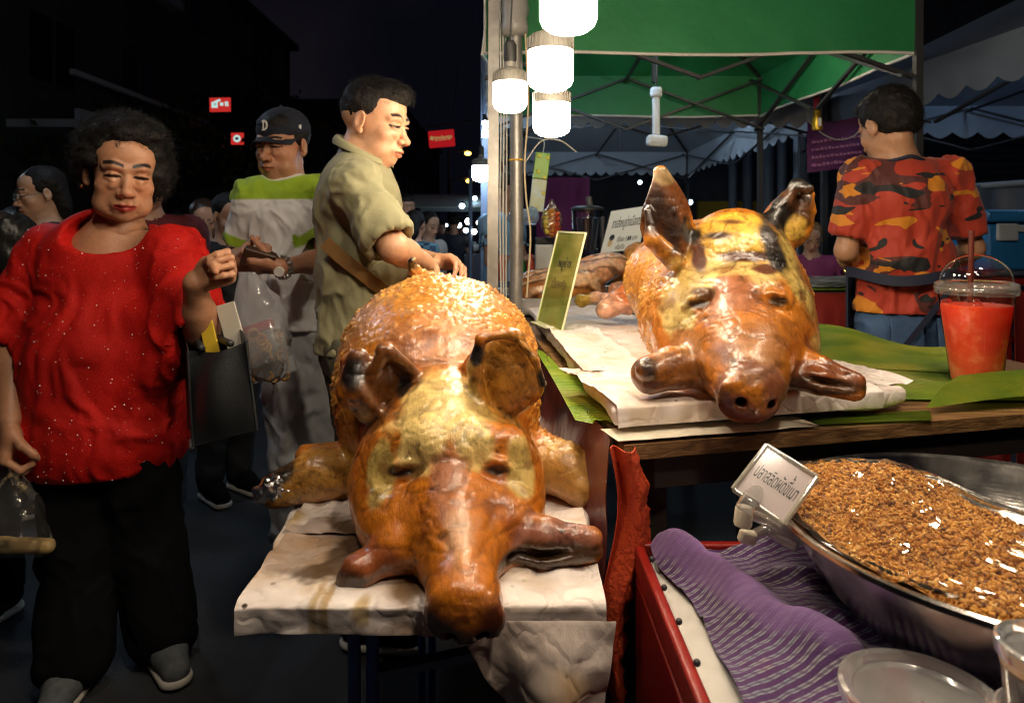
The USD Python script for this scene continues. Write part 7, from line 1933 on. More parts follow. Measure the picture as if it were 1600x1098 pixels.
bp, BS = f.shirt(BLOUSE, 0.556, {'L': 0.98, 'R': 0.86}, 0.026, 0.011, 21, boat, 'blouse', loose=0.02, extra=wings, sc=(9, 9, 1.9), wr=0.008, calm=.24)
m = cloth_mesh(BS, 21, 0.011, (9, 9, 1.9), 1, (J['neck'] + [0, -.04, 0], .24))
P, fi_ = trimesh.sample.sample_surface(m, 900, seed=4)
N_ = m.face_normals[fi_]
P = (P + N_ * 0.0012)[N_[:, 1] < -0.2][:420]
sq = []
for k, p in enumerate(P):
    o = trimesh.creation.icosphere(0, 0.0009 + 0.0010 * (k % 5 == 0)); o.apply_translation(p); sq.append(o)
sp = part(bp, 'sequins', cat(sq), M('sequin', (0.95, 0.9, 0.85), 0.3), False)
tag(sp, kind='stuff')
f.trousers(BLACKT, 0.60, 0.012, 0.007, 22, 0.07, flare=0.014, end=0.03)
GREYSHOE = M('grey_canvas', (0.07, 0.08, 0.09), 0.8, color2=(0.12, 0.13, 0.14), vscale=60)
f.shoe('R', GREYSHOE, SOLEW, .235); f.shoe('L', GREYSHOE, SOLEW, .235)
hp_, hm = f.hair([((0, .035, .048), (.097, .108, .092), 0), ((.078, .022, .0), (.034, .056, .062), .03), ((-.078, .022, .025), (.030, .058, .058), .03), ((0, .06, -.03), (.088, .075, .08), .03), ((0.02, -.035, .102), (.062, .04, .026), .03)],
                 [((0, -.108, .004), (.072, .086, .092), .012), ((0, -.07, -.11), (.075, .09, .07), .015), ((-.082, -.03, -.03), (.03, .04, .045), .01)], 0.011, 36, 5)
strands(hp_, hm, 5500, 0.032, 0.5, 1.0, 3, (0, .3, -.2), 0.0009, fig=f)
GOLD_ = M('gold', (0.85, 0.55, 0.2), 0.2, metallic=1.0)
part(f.path, 'earring', trimesh.creation.icosphere(2, .0055).apply_translation(f.hp(-.088, -.004, -.045)), GOLD_, True)
WOM = f

# her black tote bag and the plastic bag in her other hand
TOTE = M('black_leatherette', (0.022, 0.024, 0.026), 0.42, color2=(0.034, 0.036, 0.04), vscale=10, bump=0.001, bscale=200)
t = thing('tote_bag', 'black tote bag hanging from the red bloused woman\'s raised arm', 'bag', V(335, 610, 1.74))
c = [V(293, 548, 1.70), V(384, 533, 1.66), V(402, 672, 1.66), V(302, 698, 1.70)]
bk = np.array([-.075, .13, .01])
n_ = 14
P = np.zeros((n_, n_, 3))
for i, a in enumerate(np.linspace(0, 1, n_)):
    for j, b in enumerate(np.linspace(0, 1, n_)):
        p = (c[0] * (1 - a) + c[1] * a) * (1 - b) + (c[3] * (1 - a) + c[2] * a) * b
        P[i, j] = p + np.array([0, -.026, 0]) * math.sin(PI * a) * math.sin(PI * b) + np.array([0, 0, -.014 * math.sin(PI * a)]) * (1 - b) + np.array([0, .012, 0]) * math.sin(2.5 * PI * a + 3 * b) * (1 - b) + [0, .006 * (fbm(np.array([a * 4, b * 4, 1.]), 3) - .5), 0]
part(t, 'front_panel', sheet(P[:, ::-1], 0.003), TOTE, 40)
part(t, 'back_panel', sheet(P + bk, 0.003), TOTE, 40)
side = lambda p, q: sheet(np.array([[p * (1 - b) + q * b + bk * a + np.array([.0, 0, .012]) * math.sin(PI * a) for b in np.linspace(0, 1, 10)] for a in np.linspace(0, 1, 8)]), 0.003)
part(t, 'side_panel', side(c[0], c[3]), TOTE, 40); part(t, 'side_panel', side(c[1], c[2]), TOTE, 40)
part(t, 'bottom', side(c[3], c[2]), TOTE, 40)
arm = (J['elR'] * .8 + J['wrR'] * .2) + np.array([-.0, .02, -.03])
for o in (np.zeros(3), bk):
    part(t, 'handle', tube(bez(c[0] * .75 + c[1] * .25 + o, arm + [-.02, o[1] * .3, -.01], arm + [.0, o[1] * .3, .012], arm + [.03, o[1] * .3, -.01], c[0] * .25 + c[1] * .75 + o, n=10), 0.009, 8), TOTE, True)
part(t, 'seam', tube([c[0], c[3]], .0035, 6), TOTE, True); part(t, 'seam', tube([c[1], c[2]], .0035, 6), TOTE, True)
q = c[0] * .45 + c[1] * .55 + bk * .4
solo('booklet', rbox(q + [-.02, 0, .02], (.035, .008, .14), .002, rot(0, 0, -14)), M('yellow_print', (0.62, 0.42, 0.03), 0.5), 'yellow booklet sticking out of the black tote bag', 'booklet', 40)
solo('folded_paper', rbox(q + [.03, .02, .035], (.05, .006, .12), .002, rot(0, 0, -16)), M('white_paper', (0.7, 0.66, 0.58), 0.6), 'folded white paper sticking out of the black tote bag', 'paper', 40)


def carrier(name, label, top, corners, mat, depth, seed, tip=0.02):
    """A clear plastic carrier bag pulled together at the top: corners is the bag's lower outline left, right (at the widest and at the bottom)."""
    q = np.mean([top] + list(corners), axis=0)
    t = thing(name, label, 'plastic bag', q)
    L0, R0, R1, L1 = corners
    nv, na = 40, 56
    P = np.zeros((nv, na, 3))
    for i, v in enumerate(np.linspace(0, 1, nv)):
        if v < 0.5:
            e = sst(0, 0.5, v) * .55 + v * .9
            l, r = top + (L0 - top) * min(e, 1), top + (R0 - top) * min(e, 1)
            l = l + np.array([-tip, 0, 0]) * (1 - 2 * v); r = r + np.array([tip, 0, 0]) * (1 - 2 * v)
        else:
            w = (v - .5) * 2
            l, r = L0 * (1 - w) + L1 * w, R0 * (1 - w) + R1 * w
        dd = depth * (sst(0, .45, v) * (1 - .75 * sst(.8, 1, v)) * .85 + .10)
        for j, a in enumerate(np.linspace(0, 2 * PI, na, endpoint=False)):
            x = .5 + .5 * math.cos(a) * (abs(math.cos(a)) ** -0.25 if abs(math.cos(a)) > 1e-3 else 1)
            P[i, j] = l * (1 - x) + r * x + np.array([0, 1, 0]) * dd * math.sin(a)
    P = np.concatenate([P, P[:, :1]], 1)
    v = P.reshape(-1, 3)
    cr = crumple(v * [1, 1, .5] + .04 * (fbm(v * 12, 3, seed)[:, None] - .5), 46, v.min(0) * [1, 1, .5], v.max(0) * [1, 1, .5], seed).reshape(P.shape[:2])
    cr[:, -1] = cr[:, 0]
    N = P - P.mean(1, keepdims=True); N[..., 2] = 0
    N /= np.maximum(np.linalg.norm(N, axis=-1, keepdims=True), 1e-6)
    P = P + N * (.018 * (cr - .4))[..., None]
    part(t, 'film', sheet(P), mat, True)
    return t


PBAG = clear('carrier_film', base=0.06, gloss=0.10, haze=((0.80, 0.84, 0.9), 0.26))
PBAG2 = clear('carrier_film_clear', base=0.025, gloss=0.07, haze=((0.5, 0.5, 0.5), 0.05))
carrier('plastic_bag', 'clear plastic bag with a pale roll in it, hanging from the woman\'s lower hand', V(8, 712, 1.74), (V(-18, 800, 1.74), V(66, 800, 1.74), V(80, 866, 1.74), V(-25, 868, 1.74)), PBAG2, .06, 5)
m = Solid(V(35, 852, 1.74) - .14, V(35, 852, 1.74) + .14, .005).cone(V(-8, 850, 1.74), V(74, 853, 1.74), .020, .019, 0).mesh()
solo('rice_roll', displace(m, .004 * (fbm(m.vertices * 40, 3) - .5)), M('pale_bamboo', (0.46, 0.33, 0.14), 0.5, color2=(0.36, 0.24, 0.09), vscale=20), 'pale bamboo coloured roll lying at the bottom of the woman\'s plastic bag', 'food roll', True)

# ---- the man in the cap
d = 2.47
J = dict(head=U(441, 226, d), R=rot(-20, 13, 2), neck=U(447, 285, d + .03), chest=U(447, 345, d + .02), belly=U(455, 440, d), hip=U(470, 525, d),
         shL=U(398, 308, d - .02), elL=U(384, 405, d - .04), wrL=U(366, 418, d - .28), shR=U(500, 306, d), elR=U(512, 405, d - .10), wrR=U(440, 418, d - .30),
         hpL=U(450, 550, d), knL=U(463, 700, d - .05), anL=np.array([-.80, 2.50, .08]), toL=np.array([-.84, 2.36, .03]), hpR=U(497, 550, d), knR=U(515, 700, d), anR=np.array([-.66, 2.52, .08]), toR=np.array([-.64, 2.38, .03]))
J['elL'] = U(376, 400, d + .05)
f = Figure('man in dark baseball cap and white T-shirt with lime shoulders, looking at his hands', J, (0.44, 0.21, 0.12), 1.0, -12, 1.0, 0.0085, old=0.6, wide=1.06, eye=0.35)
f.body([dict(w=J['wrR'], f=(-.85, -.25, .1), n=(.1, .55, .75), side=1, curls=(.8, 1.0, .6), thumb=(.35, .3, .2)),
        dict(w=J['wrL'] + [.0, .0, 0], f=(.85, -.3, .1), n=(.1, .6, .7), side=-1, curls=(.8, 1.0, .6), thumb=(.35, .3, .2))])
zy = U(0, 314, d)[2]


def tee(P):
    C_ = np.tile(np.array([0.80, 0.80, 0.81]), (len(P), 1))
    lime = np.array([0.30, 0.47, 0.02])
    yk = sst(zy - .003, zy + .003, P[:, 2])
    cuffL = sst(.022, .016, np.abs((P - (J['shL'] + (J['elL'] - J['shL']) * .68)) @ (J['elL'] - J['shL']) / np.linalg.norm(J['elL'] - J['shL']))) * (np.linalg.norm(P - (J['shL'] + (J['elL'] - J['shL']) * .7), axis=1) < .11)
    cuffR = sst(.022, .016, np.abs((P - (J['shR'] + (J['elR'] - J['shR']) * .68)) @ (J['elR'] - J['shR']) / np.linalg.norm(J['elR'] - J['shR']))) * (np.linalg.norm(P - (J['shR'] + (J['elR'] - J['shR']) * .7), axis=1) < .11)
    up = J['head'] - J['neck']
    dn = np.linalg.norm(np.cross(P - J['neck'], up / np.linalg.norm(up)), axis=1)
    w = np.maximum(np.maximum(yk, cuffL), cuffR)[:, None]
    C_ += (lime - C_) * w
    col = (sst(.090, .082, dn) * (P[:, 2] > J['neck'][2] - .05))[:, None]
    return C_ + (np.array([.62, .64, .60]) - C_) * col


TEE = MC('tee_cotton', rough=0.8, mottling=0.06, mscale=8, bump=0.0012, bscale=260, sheen_weight=0.1)
f.shirt(TEE, U(0, 512, d)[2], {'L': .68, 'R': .68}, 0.024, 0.010, 31, cd=tee, loose=0.012, res=0.0065, name='t_shirt')
GREYT = M('grey_white_trousers', (0.50, 0.53, 0.54), 0.8, color2=(0.58, 0.60, 0.61), vscale=6)
f.trousers(GREYT, U(0, 495, d)[2], 0.022, 0.010, 32, 0.07)
f.shoe('L', BLACKT, SOLEW); f.shoe('R', BLACKT, SOLEW)
f.hair(*SHORT, amp=0.003, seed=8)
CAPM = M('navy_cap', (0.005, 0.007, 0.016), 0.85, color2=(0.008, 0.010, 0.022), vscale=20, bump=0.001, bscale=300)
c_, R_h = J['head'], J['R']
S = Solid(c_ - .22, c_ + .22, .0045)
S.ell(c_ + R_h @ np.array([0, .018, .052]), (.090, .104, .082), R_h, 0)
S.cut(c_ + R_h @ np.array([0, 0, .038]), R_h @ np.array([0, .10, -1]))
cp = part(f.path, 'cap', S.mesh(1), CAPM, True)
P = np.zeros((26, 12, 3))
for i, a in enumerate(np.linspace(-1, 1, 26)):
    for j, b in enumerate(np.linspace(0, 1, 12)):
        x = .078 * a
        y0 = -.080 * math.sqrt(max(1 - (a * .9) ** 2, 0)) + .018 + .012
        P[i, j] = c_ + R_h @ np.array([x * (1 - .06 * b), y0 - b * .075 * math.sqrt(max(1 - a * a * .72, 0)), .044 - .022 * b - .020 * a * a])
part(cp, 'brim', sheet(P, .003), CAPM, 40)
part(cp, 'button', trimesh.creation.icosphere(1, .007).apply_translation(c_ + R_h @ np.array([0, .018, .134])), CAPM, True)
from shapely.geometry import Polygon as Pg
dl = [((-.010, .018), (-.002, .021), (.010, .015), (.014, .002), (.010, -.012), (-.002, -.018), (-.012, -.016), (-.007, -.012), (-.007, .012), (-.013, .012))]
g_ = Pg(dl[0], [((-.002, .014), (.006, .009), (.008, .0), (.005, -.009), (-.002, -.012))])
m = trimesh.creation.extrude_polygon(g_, .003, engine='earcut')
Rl = R_h @ rot(-2, -12)
m.vertices = c_ + R_h @ np.array([0, -.083, .074]) + m.vertices[:, :1] * (Rl @ [1, 0, 0]) + m.vertices[:, 1:2] * (Rl @ [0, 0, 1]) + (m.vertices[:, 2:] - .001) * (Rl @ [0, -1, 0])
part(cp, 'emblem', m, M('emblem_white', (0.72, 0.72, 0.7), 0.6), False)
m = trimesh.creation.cylinder(.008, .004, sections=20).apply_transform(trimesh.transformations.rotation_matrix(PI / 2, [0, 1, 0])).apply_translation((0, 0, 0))
m.vertices = m.vertices @ (R_h @ rot(10)).T + c_ + R_h @ np.array([.087, 0.0, .062])
part(cp, 'side_badge', m, M('emblem_white'), False)
wa, we = J['wrR'] + (J['elR'] - J['wrR']) * .02, (J['elR'] - J['wrR']) / np.linalg.norm(J['elR'] - J['wrR'])
SILV = M('watch_steel', (0.7, 0.68, 0.64), 0.25, metallic=1.0)
u_, v_, w_ = frame_of(we)
part(f.path, 'watch', cat([rbox(wa + .034 * (u_ * math.cos(a) + v_ * math.sin(a)), (.013, .012, .018), .003, np.array([u_ * math.cos(a) + v_ * math.sin(a), -u_ * math.sin(a) + v_ * math.cos(a), w_]).T) for a in np.arange(14) * 2 * PI / 14]), SILV, 40)
wf = wa + np.array([-.0, -.032, -.012])
part(f.path, 'watch_face', trimesh.creation.cylinder(.016, .008, sections=24).apply_transform(trimesh.geometry.align_vectors([0, 0, 1], [0, -1, -.4])).apply_translation(wf), M('watch_dial', (0.75, 0.73, 0.66), 0.25), 40)
solo('wallet', rbox(U(404, 405, d - .33), (.10, .03, .07), .008, rot(10, 30, 20)), M('brown_wallet', (0.06, 0.03, 0.018), 0.4), 'dark brown wallet in the capped man\'s hands', 'wallet', 40)
dd = d - .36
bagp = carrier('plastic_bag', 'clear plastic bag of curled snacks with a red label, hanging from the capped man\'s hands', U(385, 425, dd), (U(358, 505, dd), U(440, 470, dd), U(466, 578, dd), U(385, 602, dd)), PBAG, .06, 9, .03)
sn = thing('snack_bag', 'bag of golden ring shaped snacks inside the capped man\'s plastic bag', 'snack bag', U(415, 545, dd))
rb = np.random.default_rng(12)
for k in range(46):
    p = U(385 + 62 * rb.random() + 10 * 0, 522 + 68 * rb.random(), dd + .03 * (rb.random() - .5))
    a0 = rb.random() * 6
    arc = np.array([[.016 * math.cos(a0 + a), .016 * math.sin(a0 + a) * .5, .016 * math.sin(a0 + a)] for a in np.linspace(0, 3.2 + 2 * rb.random(), 9)])
    part(sn, 'snack_ring', tube(p + arc @ rot(rb.random() * 360, rb.random() * 60).T, .0052, 6), M('snack_gold', (0.58, 0.34, 0.10), 0.5, color2=(0.45, 0.22, 0.05), vscale=30), True)
part(sn, 'label', rbox(U(402, 512, dd), (.105, .035, .03), .01, rot(0, 0, -18)), M('label_red', (0.45, 0.02, 0.02), 0.3), 40)
part(sn, 'film', rbox(U(412, 552, dd), (.155, .075, .165), .028, rot(0, 0, 10)), PBAG2, 40)

# ---- the man in the olive shirt
d = 2.07
Y = lambda px, py, dd=d: U(px, py, dd)
J = dict(head=Y(586, 192), R=rot(78, 14, 0), neck=Y(562, 252), chest=Y(560, 325), belly=Y(570, 430), hip=Y(572, 530), shL=Y(556, 292, d - .17), elL=Y(616, 388, d - .25), wrL=Y(664, 410, d - .05), shR=Y(556, 292, d + .17), elR=Y(610, 392, d + .24), wrR=Y(680, 408, d + .14),
         hpL=Y(572, 560, d - .08), knL=Y(576, 740, d - .08), anL=np.array([-.44, 1.99, .08]), toL=np.array([-.30, 1.97, .03]), hpR=Y(572, 560, d + .09), knR=Y(574, 740, d + .09), anR=np.array([-.45, 2.17, .08]), toR=np.array([-.31, 2.17, .03]))
f = Figure('man in an olive short sleeved shirt in profile, strap across his back, looking down', J, (0.52, 0.285, 0.17), 1.03, 78, 1.0, 0.0085, old=0.25, eye=0.45)
f.body([dict(w=J['wrL'], f=(-.15, .95, -.3), n=(-.6, -.3, -.6), side=1, curls=(.5, .6, .4)), dict(w=J['wrR'], f=(.7, -.6, .0), n=(-.3, -.3, -.8), side=1, curls=(.5, .6, .4))])
OLIVE = M('olive_cotton', (0.205, 0.195, 0.105), 0.75, color2=(0.25, 0.24, 0.135), vscale=5, bump=0.0008, bscale=240, sheen_weight=0.1)
sh, S = f.shirt(OLIVE, Y(0, 545)[2], {'L': .80, 'R': .80}, 0.020, 0.0095, 41, loose=0.010, res=0.0065, sc=(12, 12, 6), wr=.006)
up = J['head'] - J['neck']; up /= np.linalg.norm(up)
u_, v_, _ = frame_of(up)
P = np.zeros((40, 8, 3))
fwd = np.array([math.sin(math.radians(78)), -math.cos(math.radians(78)), 0])
for i, a in enumerate(np.linspace(.5, 2 * PI - .5, 40)):
    w = fwd * math.cos(a) + np.cross([0, 0, 1], fwd) * math.sin(a)
    for j, b in enumerate(np.linspace(0, 1, 8)):
        r_ = .068 + .020 * sst(.45, 1, b) + .006 * math.sin(b * 3)
        z_ = .050 * math.sin(b * 2.3) * (.75 - .25 * math.cos(a)) - .03 * max(b - .4, 0)
        P[i, j] = J['neck'] + fwd * .012 + w * r_ + np.array([0, 0, .012 + z_ - .03 * math.cos(a) - .005])
part(sh, 'collar', sheet(P, .003), OLIVE, 40)
STRAPM = M('tan_strap', (0.17, 0.085, 0.02), 0.6)
P = np.array([S.hit(px, py, 1.5, 2.5) + [0, -.020, 0] for px, py in ((512, 378), (530, 395), (548, 410), (566, 424), (584, 438), (602, 452), (618, 466))])
P = bez(*P, n=6)
g2 = np.stack([P + [-.012, -.012, -.014], P + [.012, -.012, .014]], 1)
part(f.path, 'bag_strap', sheet(g2, .004), STRAPM, 40)
f.trousers(M('olive_trousers', (0.07, 0.065, 0.045), 0.8), Y(0, 520)[2], 0.02, 0.009, 42, 0.06)
f.shoe('L', BLACKT, SOLEW); f.shoe('R', BLACKT, SOLEW)
hp_, hm = f.hair([((0, .020, .045), (.0805, .095, .086), 0), ((0, -.045, .094), (.058, .046, .032), .03)],
                 [((0, -.108, -.005), (.088, .078, .074), .010), ((0, -.075, -.085), (.1, .1, .085), .015), ((.09, -.004, -.05), (.03, .048, .058), .01), ((-.09, -.004, -.05), (.03, .048, .058), .01), ((0, .04, -.125), (.09, .1, .055), .02)], 0.004, 45, 6)
strands(hp_, hm, 3200, 0.028, 0.16, 0.1, 8, J['R'] @ np.array([0, -1.3, -.25]), 0.0009, fig=f)

# ---- the seller
d = 2.45
J = dict(head=U(1386, 198, d), R=rot(195, 20, 0), neck=U(1404, 256, d - .01), chest=U(1412, 315, d - .03), belly=U(1414, 410, d), hip=U(1415, 490, d + .02),
         shL=U(1345, 276, d), elL=U(1322, 392, d + .02), wrL=U(1335, 425, d + .24), shR=U(1480, 273, d), elR=U(1520, 388, d + .03), wrR=U(1478, 418, d + .26),
         hpL=U(1382, 520, d + .02), knL=U(1378, 690, d + .02), anL=np.array([1.32, 2.5, .08]), toL=np.array([1.30, 2.62, .03]), hpR=U(1452, 520, d + .02), knR=U(1462, 690, d + .02), anR=np.array([1.52, 2.5, .08]), toR=np.array([1.54, 2.62, .03]))
f = Figure('seller in a red orange and black camouflage T-shirt seen from behind, wearing a navy apron', J, (0.42, 0.22, 0.125), 1.02, 183, 0.96, 0.0085)
f.body([dict(w=J['wrL'], f=(.5, .8, -.1), n=(0, 0, -1), side=1, curls=(.5, .6, .4)), dict(w=J['wrR'], f=(-.4, .85, -.1), n=(0, 0, -1), side=-1, curls=(.5, .6, .4))], fine=0.004)
CAMO = usdkit.material(stage, '/World/Looks/camo_jersey', {
    'g': ('geometry', {}), 'mp': ('mapping', {'scale': (4.4, 4.4, 9.0), 'location': (1.3, 0, 0.25)}), 'mp2': ('mapping', {'scale': (5.0, 5.0, 11.5), 'location': (4.6, 0, 8.1)}), 'mp3': ('mapping', {'scale': (6.5, 6.5, 14.0), 'location': (9.1, 3, 2.2)}),
    'n1': ('noise_texture', {'scale': 1.0, 'detail': 1.6, 'distortion': 0.6}), 'n2': ('noise_texture', {'scale': 1.0, 'detail': 1.6, 'distortion': 0.7}), 'n3': ('noise_texture', {'scale': 1.0, 'detail': 1.2, 'distortion': 0.7}),
    'r1': ('rgb_ramp', {'interpolate': False, 'ramp': [(0, (0, 0, 0)), (0.60, (1, 1, 1))]}), 'r2': ('rgb_ramp', {'interpolate': False, 'ramp': [(0, (0, 0, 0)), (0.585, (1, 1, 1))]}), 'r3': ('rgb_ramp', {'interpolate': False, 'ramp': [(0, (0, 0, 0)), (0.60, (1, 1, 1))]}),
    'v': ('voronoi_texture', {'scale': 190.0}), 'b': ('bump', {'strength': 0.5, 'distance': 0.001}),
    'm1': ('mix', {'color1': (0.40, 0.035, 0.014), 'color2': (0.085, 0.018, 0.016)}), 'm2': ('mix', {'color2': (0.62, 0.22, 0.012)}), 'm3': ('mix', {'color2': (0.010, 0.010, 0.012)}), 'p': ('principled_bsdf', {'roughness': 0.7, 'sheen_weight': 0.1})},
    [('g.position', 'mp.vector'), ('g.position', 'mp2.vector'), ('g.position', 'mp3.vector'), ('mp.vector', 'n1.vector'), ('mp2.vector', 'n2.vector'), ('mp3.vector', 'n3.vector'), ('n1.fac', 'r1.fac'), ('n2.fac', 'r2.fac'), ('n3.fac', 'r3.fac'),
     ('r1.color', 'm1.fac'), ('r2.color', 'm2.fac'), ('r3.color', 'm3.fac'), ('m1.color', 'm2.color1'), ('m2.color', 'm3.color1'), ('m3.color', 'p.base_color'), ('g.position', 'v.vector'), ('v.distance', 'b.height'), ('b.normal', 'p.normal')], surface='p.BSDF')
f.shirt(CAMO, U(0, 487, d)[2], {'L': .74, 'R': .74}, 0.013, 0.010, 51, loose=0.020, name='t_shirt', wr=.006)
JEAN = M('blue_denim', (0.03, 0.07, 0.16), 0.85, color2=(0.06, 0.12, 0.24), vscale=12, bump=0.001, bscale=260)
tr_, _ = f.trousers(JEAN, U(0, 465, d)[2], 0.016, 0.007, 52, 0.06)
zp = U(0, 497, d)[2]
for sx in (-.075, .085):
    q = J['hip'] + np.array([sx, -.142, -.06])
    part(tr_, 'back_pocket', rbox(q, (.11, .008, .12), .003, rot(0, -6)), JEAN, 40)
f.shoe('L', BLACKT, SOLEW); f.shoe('R', BLACKT, SOLEW)
hp_, hm = f.hair([((0, .025, .045), (.090, .102, .092), 0), ((0, .06, -.005), (.075, .06, .06), .03), ((0, -.03, .09), (.06, .05, .03), .03)],
                 [((0, -.105, -.01), (.088, .075, .074), .012), ((0, -.07, -.09), (.1, .1, .08), .015), ((.09, -.004, -.045), (.03, .045, .055), .01), ((-.09, -.004, -.045), (.03, .045, .055), .01), ((0, .05, -.125), (.09, .1, .055), .02)], 0.006, 42, 7)
strands(hp_, hm, 2600, 0.03, 0.16, 0.3, 9, (0, 0, -.9), 0.0010, fig=f)
APRON = M('navy_apron', (0.012, 0.016, 0.04), 0.75)
ra = lambda a, rx, ry, z: np.array([J['belly'][0] + rx * math.sin(a), J['belly'][1] - ry * math.cos(a), z])
zb = U(0, 430, d)[2]
ap = part(f.path, 'apron', sheet(np.array([[ra(a, .195, .155, zb + .03 - .5 * b) + [0, 0, .01 * math.sin(5 * a)] for b in np.linspace(0, 1, 10)] for a in np.linspace(1.75, 2 * PI - 1.75, 40)]), .004), APRON, 40)
part(ap, 'waist_tie', sheet(np.array([[ra(a, .196, .165, zb + dz + .012 * math.sin(3 * a)) for dz in (-.018, .018)] for a in np.linspace(-1.8, 1.8, 50)]), .004), APRON, 40)
part(ap, 'tie_end', sheet(np.array([[ra(.5, .2, .172, zb) + (U(1398, 560, d - .17) - ra(.5, .2, .172, zb)) * t_ + [dx, -.006 * math.sin(3 * t_), 0] for dx in (-.012, .012)] for t_ in np.linspace(0, 1, 12)]), .003), APRON, 40)
part(ap, 'neck_strap', tube(bez(*[J['neck'] + np.array([.082 * math.sin(a), -.078 * math.cos(a) + .0, .018 - .02 * abs(math.sin(a))]) for a in np.linspace(-1.7, 1.7, 9)]), .007, 8), APRON, True)
part(f.path, 'wristwatch', trimesh.creation.torus(.03, .006, 24, 10).apply_transform(trimesh.geometry.align_vectors([0, 0, 1], J['wrL'] - J['elL'])).apply_translation(J['wrL'] + (J['elL'] - J['wrL']) * .2), GOLD_, True)


# ---- the crowd
def passer(label, px, py, d, yaw, skin, top, legs, pitch=8, pose='down', hair='short', h=1.0, sleeves=0.6, hairmat=None, group=None, lean=0.0, shirt_name='shirt', apron=None, turn=0):
    H = U(px, py, d)
    R = rot(yaw)
    z = H[2]
    k = max(z, 0.9) / 1.56 * h if pose != 'x' else h
    w = lambda x, y, zz: np.array([H[0], H[1], 0]) + R @ np.array([x * k, (y + .02) * k, 0]) + [0, 0, zz * k]
    kk = z / k
    J = dict(head=H, R=rot(yaw + turn, pitch), neck=w(0, .01, kk - .17), chest=w(0, .02, kk - .30), belly=w(0, .0, kk - .50), hip=w(0, .01, kk - .68), shL=w(-.17, .02, kk - .225), shR=w(.17, .02, kk - .225))
    if pose == 'hold':
        J.update(elL=w(-.23, -.02, kk - .48), wrL=w(-.08, -.24, kk - .46), elR=w(.23, -.02, kk - .48), wrR=w(.08, -.24, kk - .46))
    else:
        J.update(elL=w(-.23, .03, kk - .50), wrL=w(-.24, -.06, kk - .74), elR=w(.23, .03, kk - .50), wrR=w(.24, -.06, kk - .74))
    J.update(hpL=w(-.085, .01, kk - .74), knL=w(-.09, -.02, .46), anL=w(-.09, .02, .08), toL=w(-.10, -.12, .03), hpR=w(.085, .01, kk - .74), knR=w(.09, .0, .46), anR=w(.09, .05, .08), toR=w(.10, -.09, .03))
    rs = 0.014 if d < 3.6 else 0.020
    f = Figure(label, J, skin, 1.0 * k, yaw, .98, rs, eye=0.2, group=group)
    hs = [dict(w=J['wr' + g], f=J['wr' + g] - J['el' + g], n=R @ np.array([0, 0, 1]) if pose == 'hold' else R @ np.array([1 if g == 'L' else -1, 0, 0.]), side=-1 if g == 'L' else 1, curls=(.5, .6, .4)) for g in 'LR'] if d < 3.6 else []
    f.body(hs, fine=0.005 if d < 3.6 else 0.011)
    f.shirt(top, J['hip'][2] - .06 * k, sleeves, .022, .009, int(px) % 97, loose=.01, res=rs, name=shirt_name)
    f.trousers(legs, J['hip'][2] + .04, .016, .007, int(px) % 89, .05, res=rs)
    if d < 3.6:
        f.shoe('L', BLACKT, SOLEW); f.shoe('R', BLACKT, SOLEW)
    if hair == 'long':
        f.hair([((0, .03, .045), (.088, .10, .09), 0), ((0, .075, -.05), (.075, .05, .11), .03)], [((0, -.11, -.01), (.075, .085, .085), .012), ((0, -.08, -.1), (.08, .1, .08), .015)], .005, 40, int(px), .008, hairmat)
    elif hair == 'bun':
        f.hair([((0, .025, .042), (.083, .098, .088), 0), ((0, .11, .03), (.04, .04, .04), .02)], SHORT[1], .004, 40, int(px), .008, hairmat)
    else:
        f.hair(*SHORT, amp=.004, seed=int(px), res=.008, mat=hairmat)
    return f


SK1, SK2 = (0.40, 0.21, 0.13), (0.50, 0.29, 0.19)
cl = lambda n, c, c2=None: M(n, c, 0.75, color2=c2, vscale=7)
DARKJ = cl('dark_jeans', (0.03, 0.035, 0.05))
f = passer('person in glossy black jacket and white soled shoes, cut by the left frame edge', -62, 262, 2.10, -10, SK1, M('glossy_black', (0.014, 0.014, 0.016), 0.3, color2=(0.03, 0.03, 0.03), vscale=90, bump=0.002, bscale=90), BLACKT, sleeves=.75, shirt_name='jacket')
f = passer('woman with glasses and dark hair behind the red bloused woman\'s left shoulder', 62, 302, 3.0, -42, SK2, cl('black_top', (0.014, 0.014, 0.016)), DARKJ, 14, hair='long')
e = lambda x, y, z: f.hp(x, y, z)
gl = [trimesh.creation.torus(.019, .0016, 20, 6).apply_transform(trimesh.transformations.rotation_matrix(PI / 2, [1, 0, 0])) for _ in range(2)]
for k, g in enumerate((-1, 1)):
    gl[k].vertices = gl[k].vertices @ f.J['R'].T + e(g * .031, -.101, -.002)
part(f.path, 'glasses', cat(gl + [tube([e(-.012, -.103, .002), e(.012, -.103, .002)], .0016, 6), tube([e(-.05, -.098, .004), e(-.08, .0, .0)], .0016, 6), tube([e(.05, -.098, .004), e(.08, .0, .0)], .0016, 6)]), SILV, True)
passer('person in a maroon shirt hidden behind the red bloused woman\'s right shoulder', 232, 285, 2.75, 30, SK1, cl('maroon_shirt', (0.10, 0.010, 0.014), (0.13, 0.014, 0.02)), DARKJ, 10, h=0.98)
passer('woman in a black top with tied back hair, looking down beside the capped man', 358, 338, 3.15, 48, SK2, cl('black_top2', (0.010, 0.010, 0.012)), cl('dark_skirt', (0.016, 0.016, 0.02)), 22, hair='bun', turn=10)
passer('woman with long brown hair in a mustard top behind the black topped woman', 318, 342, 3.9, 35, SK2, cl('mustard_top', (0.42, 0.22, 0.03)), DARKJ, 22, hair='long', hairmat=M('brown_hair', (0.04, 0.02, 0.012), 0.45))
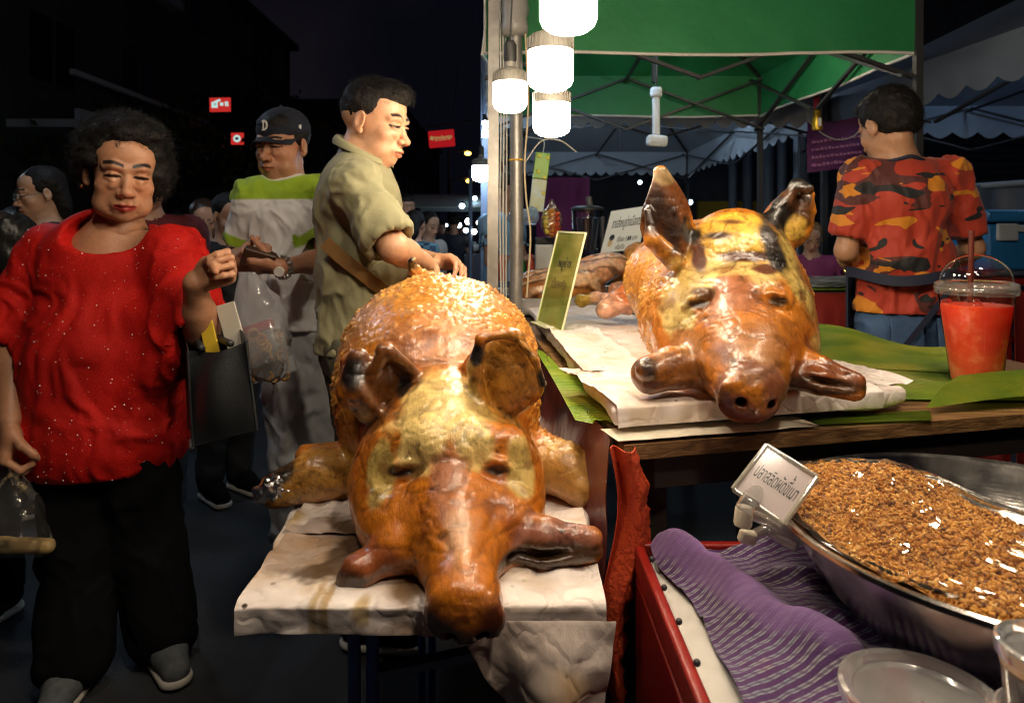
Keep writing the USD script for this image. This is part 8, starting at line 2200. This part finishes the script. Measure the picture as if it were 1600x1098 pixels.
passer('man with short hair far off behind the olive shirted man\'s chest', 632, 325, 5.4, 60, SK1, cl('dark_shirt', (0.03, 0.035, 0.05)), DARKJ)
passer('person in a blue plaid shirt, back turned, beyond the olive shirted man', 650, 352, 5.0, 160, SK1, usdkit.material(stage, '/World/Looks/blue_plaid', {'g': ('geometry', {}), 'c': ('checker_texture', {'scale': 22.0, 'color1': (0.10, 0.22, 0.28), 'color2': (0.02, 0.05, 0.09)}), 'p': ('principled_bsdf', {'roughness': 0.8})}, [('g.position', 'c.vector'), ('c.color', 'p.base_color')], surface='p.BSDF'), DARKJ, hair='long', sleeves=1.7)
passer('woman with dark hair looking down, in a pale top, right of the plaid shirt', 672, 352, 5.6, 50, SK2, cl('pale_top', (0.5, 0.46, 0.42)), DARKJ, 22, hair='long')
passer('man in a dark shirt walking away down the middle of the lane', 709, 349, 8.2, 185, SK1, cl('navy_shirt', (0.015, 0.02, 0.035)), DARKJ)
passer('vendor in a light blue shirt half hidden behind the two steel posts', 792, 300, 4.55, 60, SK1, cl('light_blue_shirt', (0.28, 0.45, 0.62)), DARKJ, 20, pose='hold')
passer('person in a magenta top crouched over, behind the right pig\'s right ear', 1268, 372, 4.4, -20, SK2, cl('magenta_top', (0.22, 0.03, 0.12)), DARKJ, 30, hair='long', hairmat=M('light_brown_hair', (0.20, 0.10, 0.03), 0.45))
for k, (px, py, d_, yw) in enumerate(((690, 356, 11, 20), (722, 352, 12, 200), (610, 345, 7.5, 10), (700, 360, 14, 170), (280, 345, 7.0, 20), (330, 350, 8.5, -20), (20, 345, 5.2, 15))):
    passer(['distant person facing the camera left of the lane lights', 'distant person walking off beside the lane lights', 'person seen between the olive shirted man and the crowd, in shade', 'farthest person in the lane, a small dark figure', 'person in the shade behind the maroon shirt', 'distant person between the two women and the capped man', 'person in the dark behind the woman with glasses'][k],
           px, py, d_, yw, SK1, cl('crowd_top_%s' % 'abcdefg'[k], [(0.30, 0.28, 0.27), (0.05, 0.06, 0.08), (0.08, 0.06, 0.06), (0.03, 0.03, 0.04), (0.06, 0.05, 0.07), (0.10, 0.04, 0.03), (0.03, 0.035, 0.05)][k]), DARKJ)
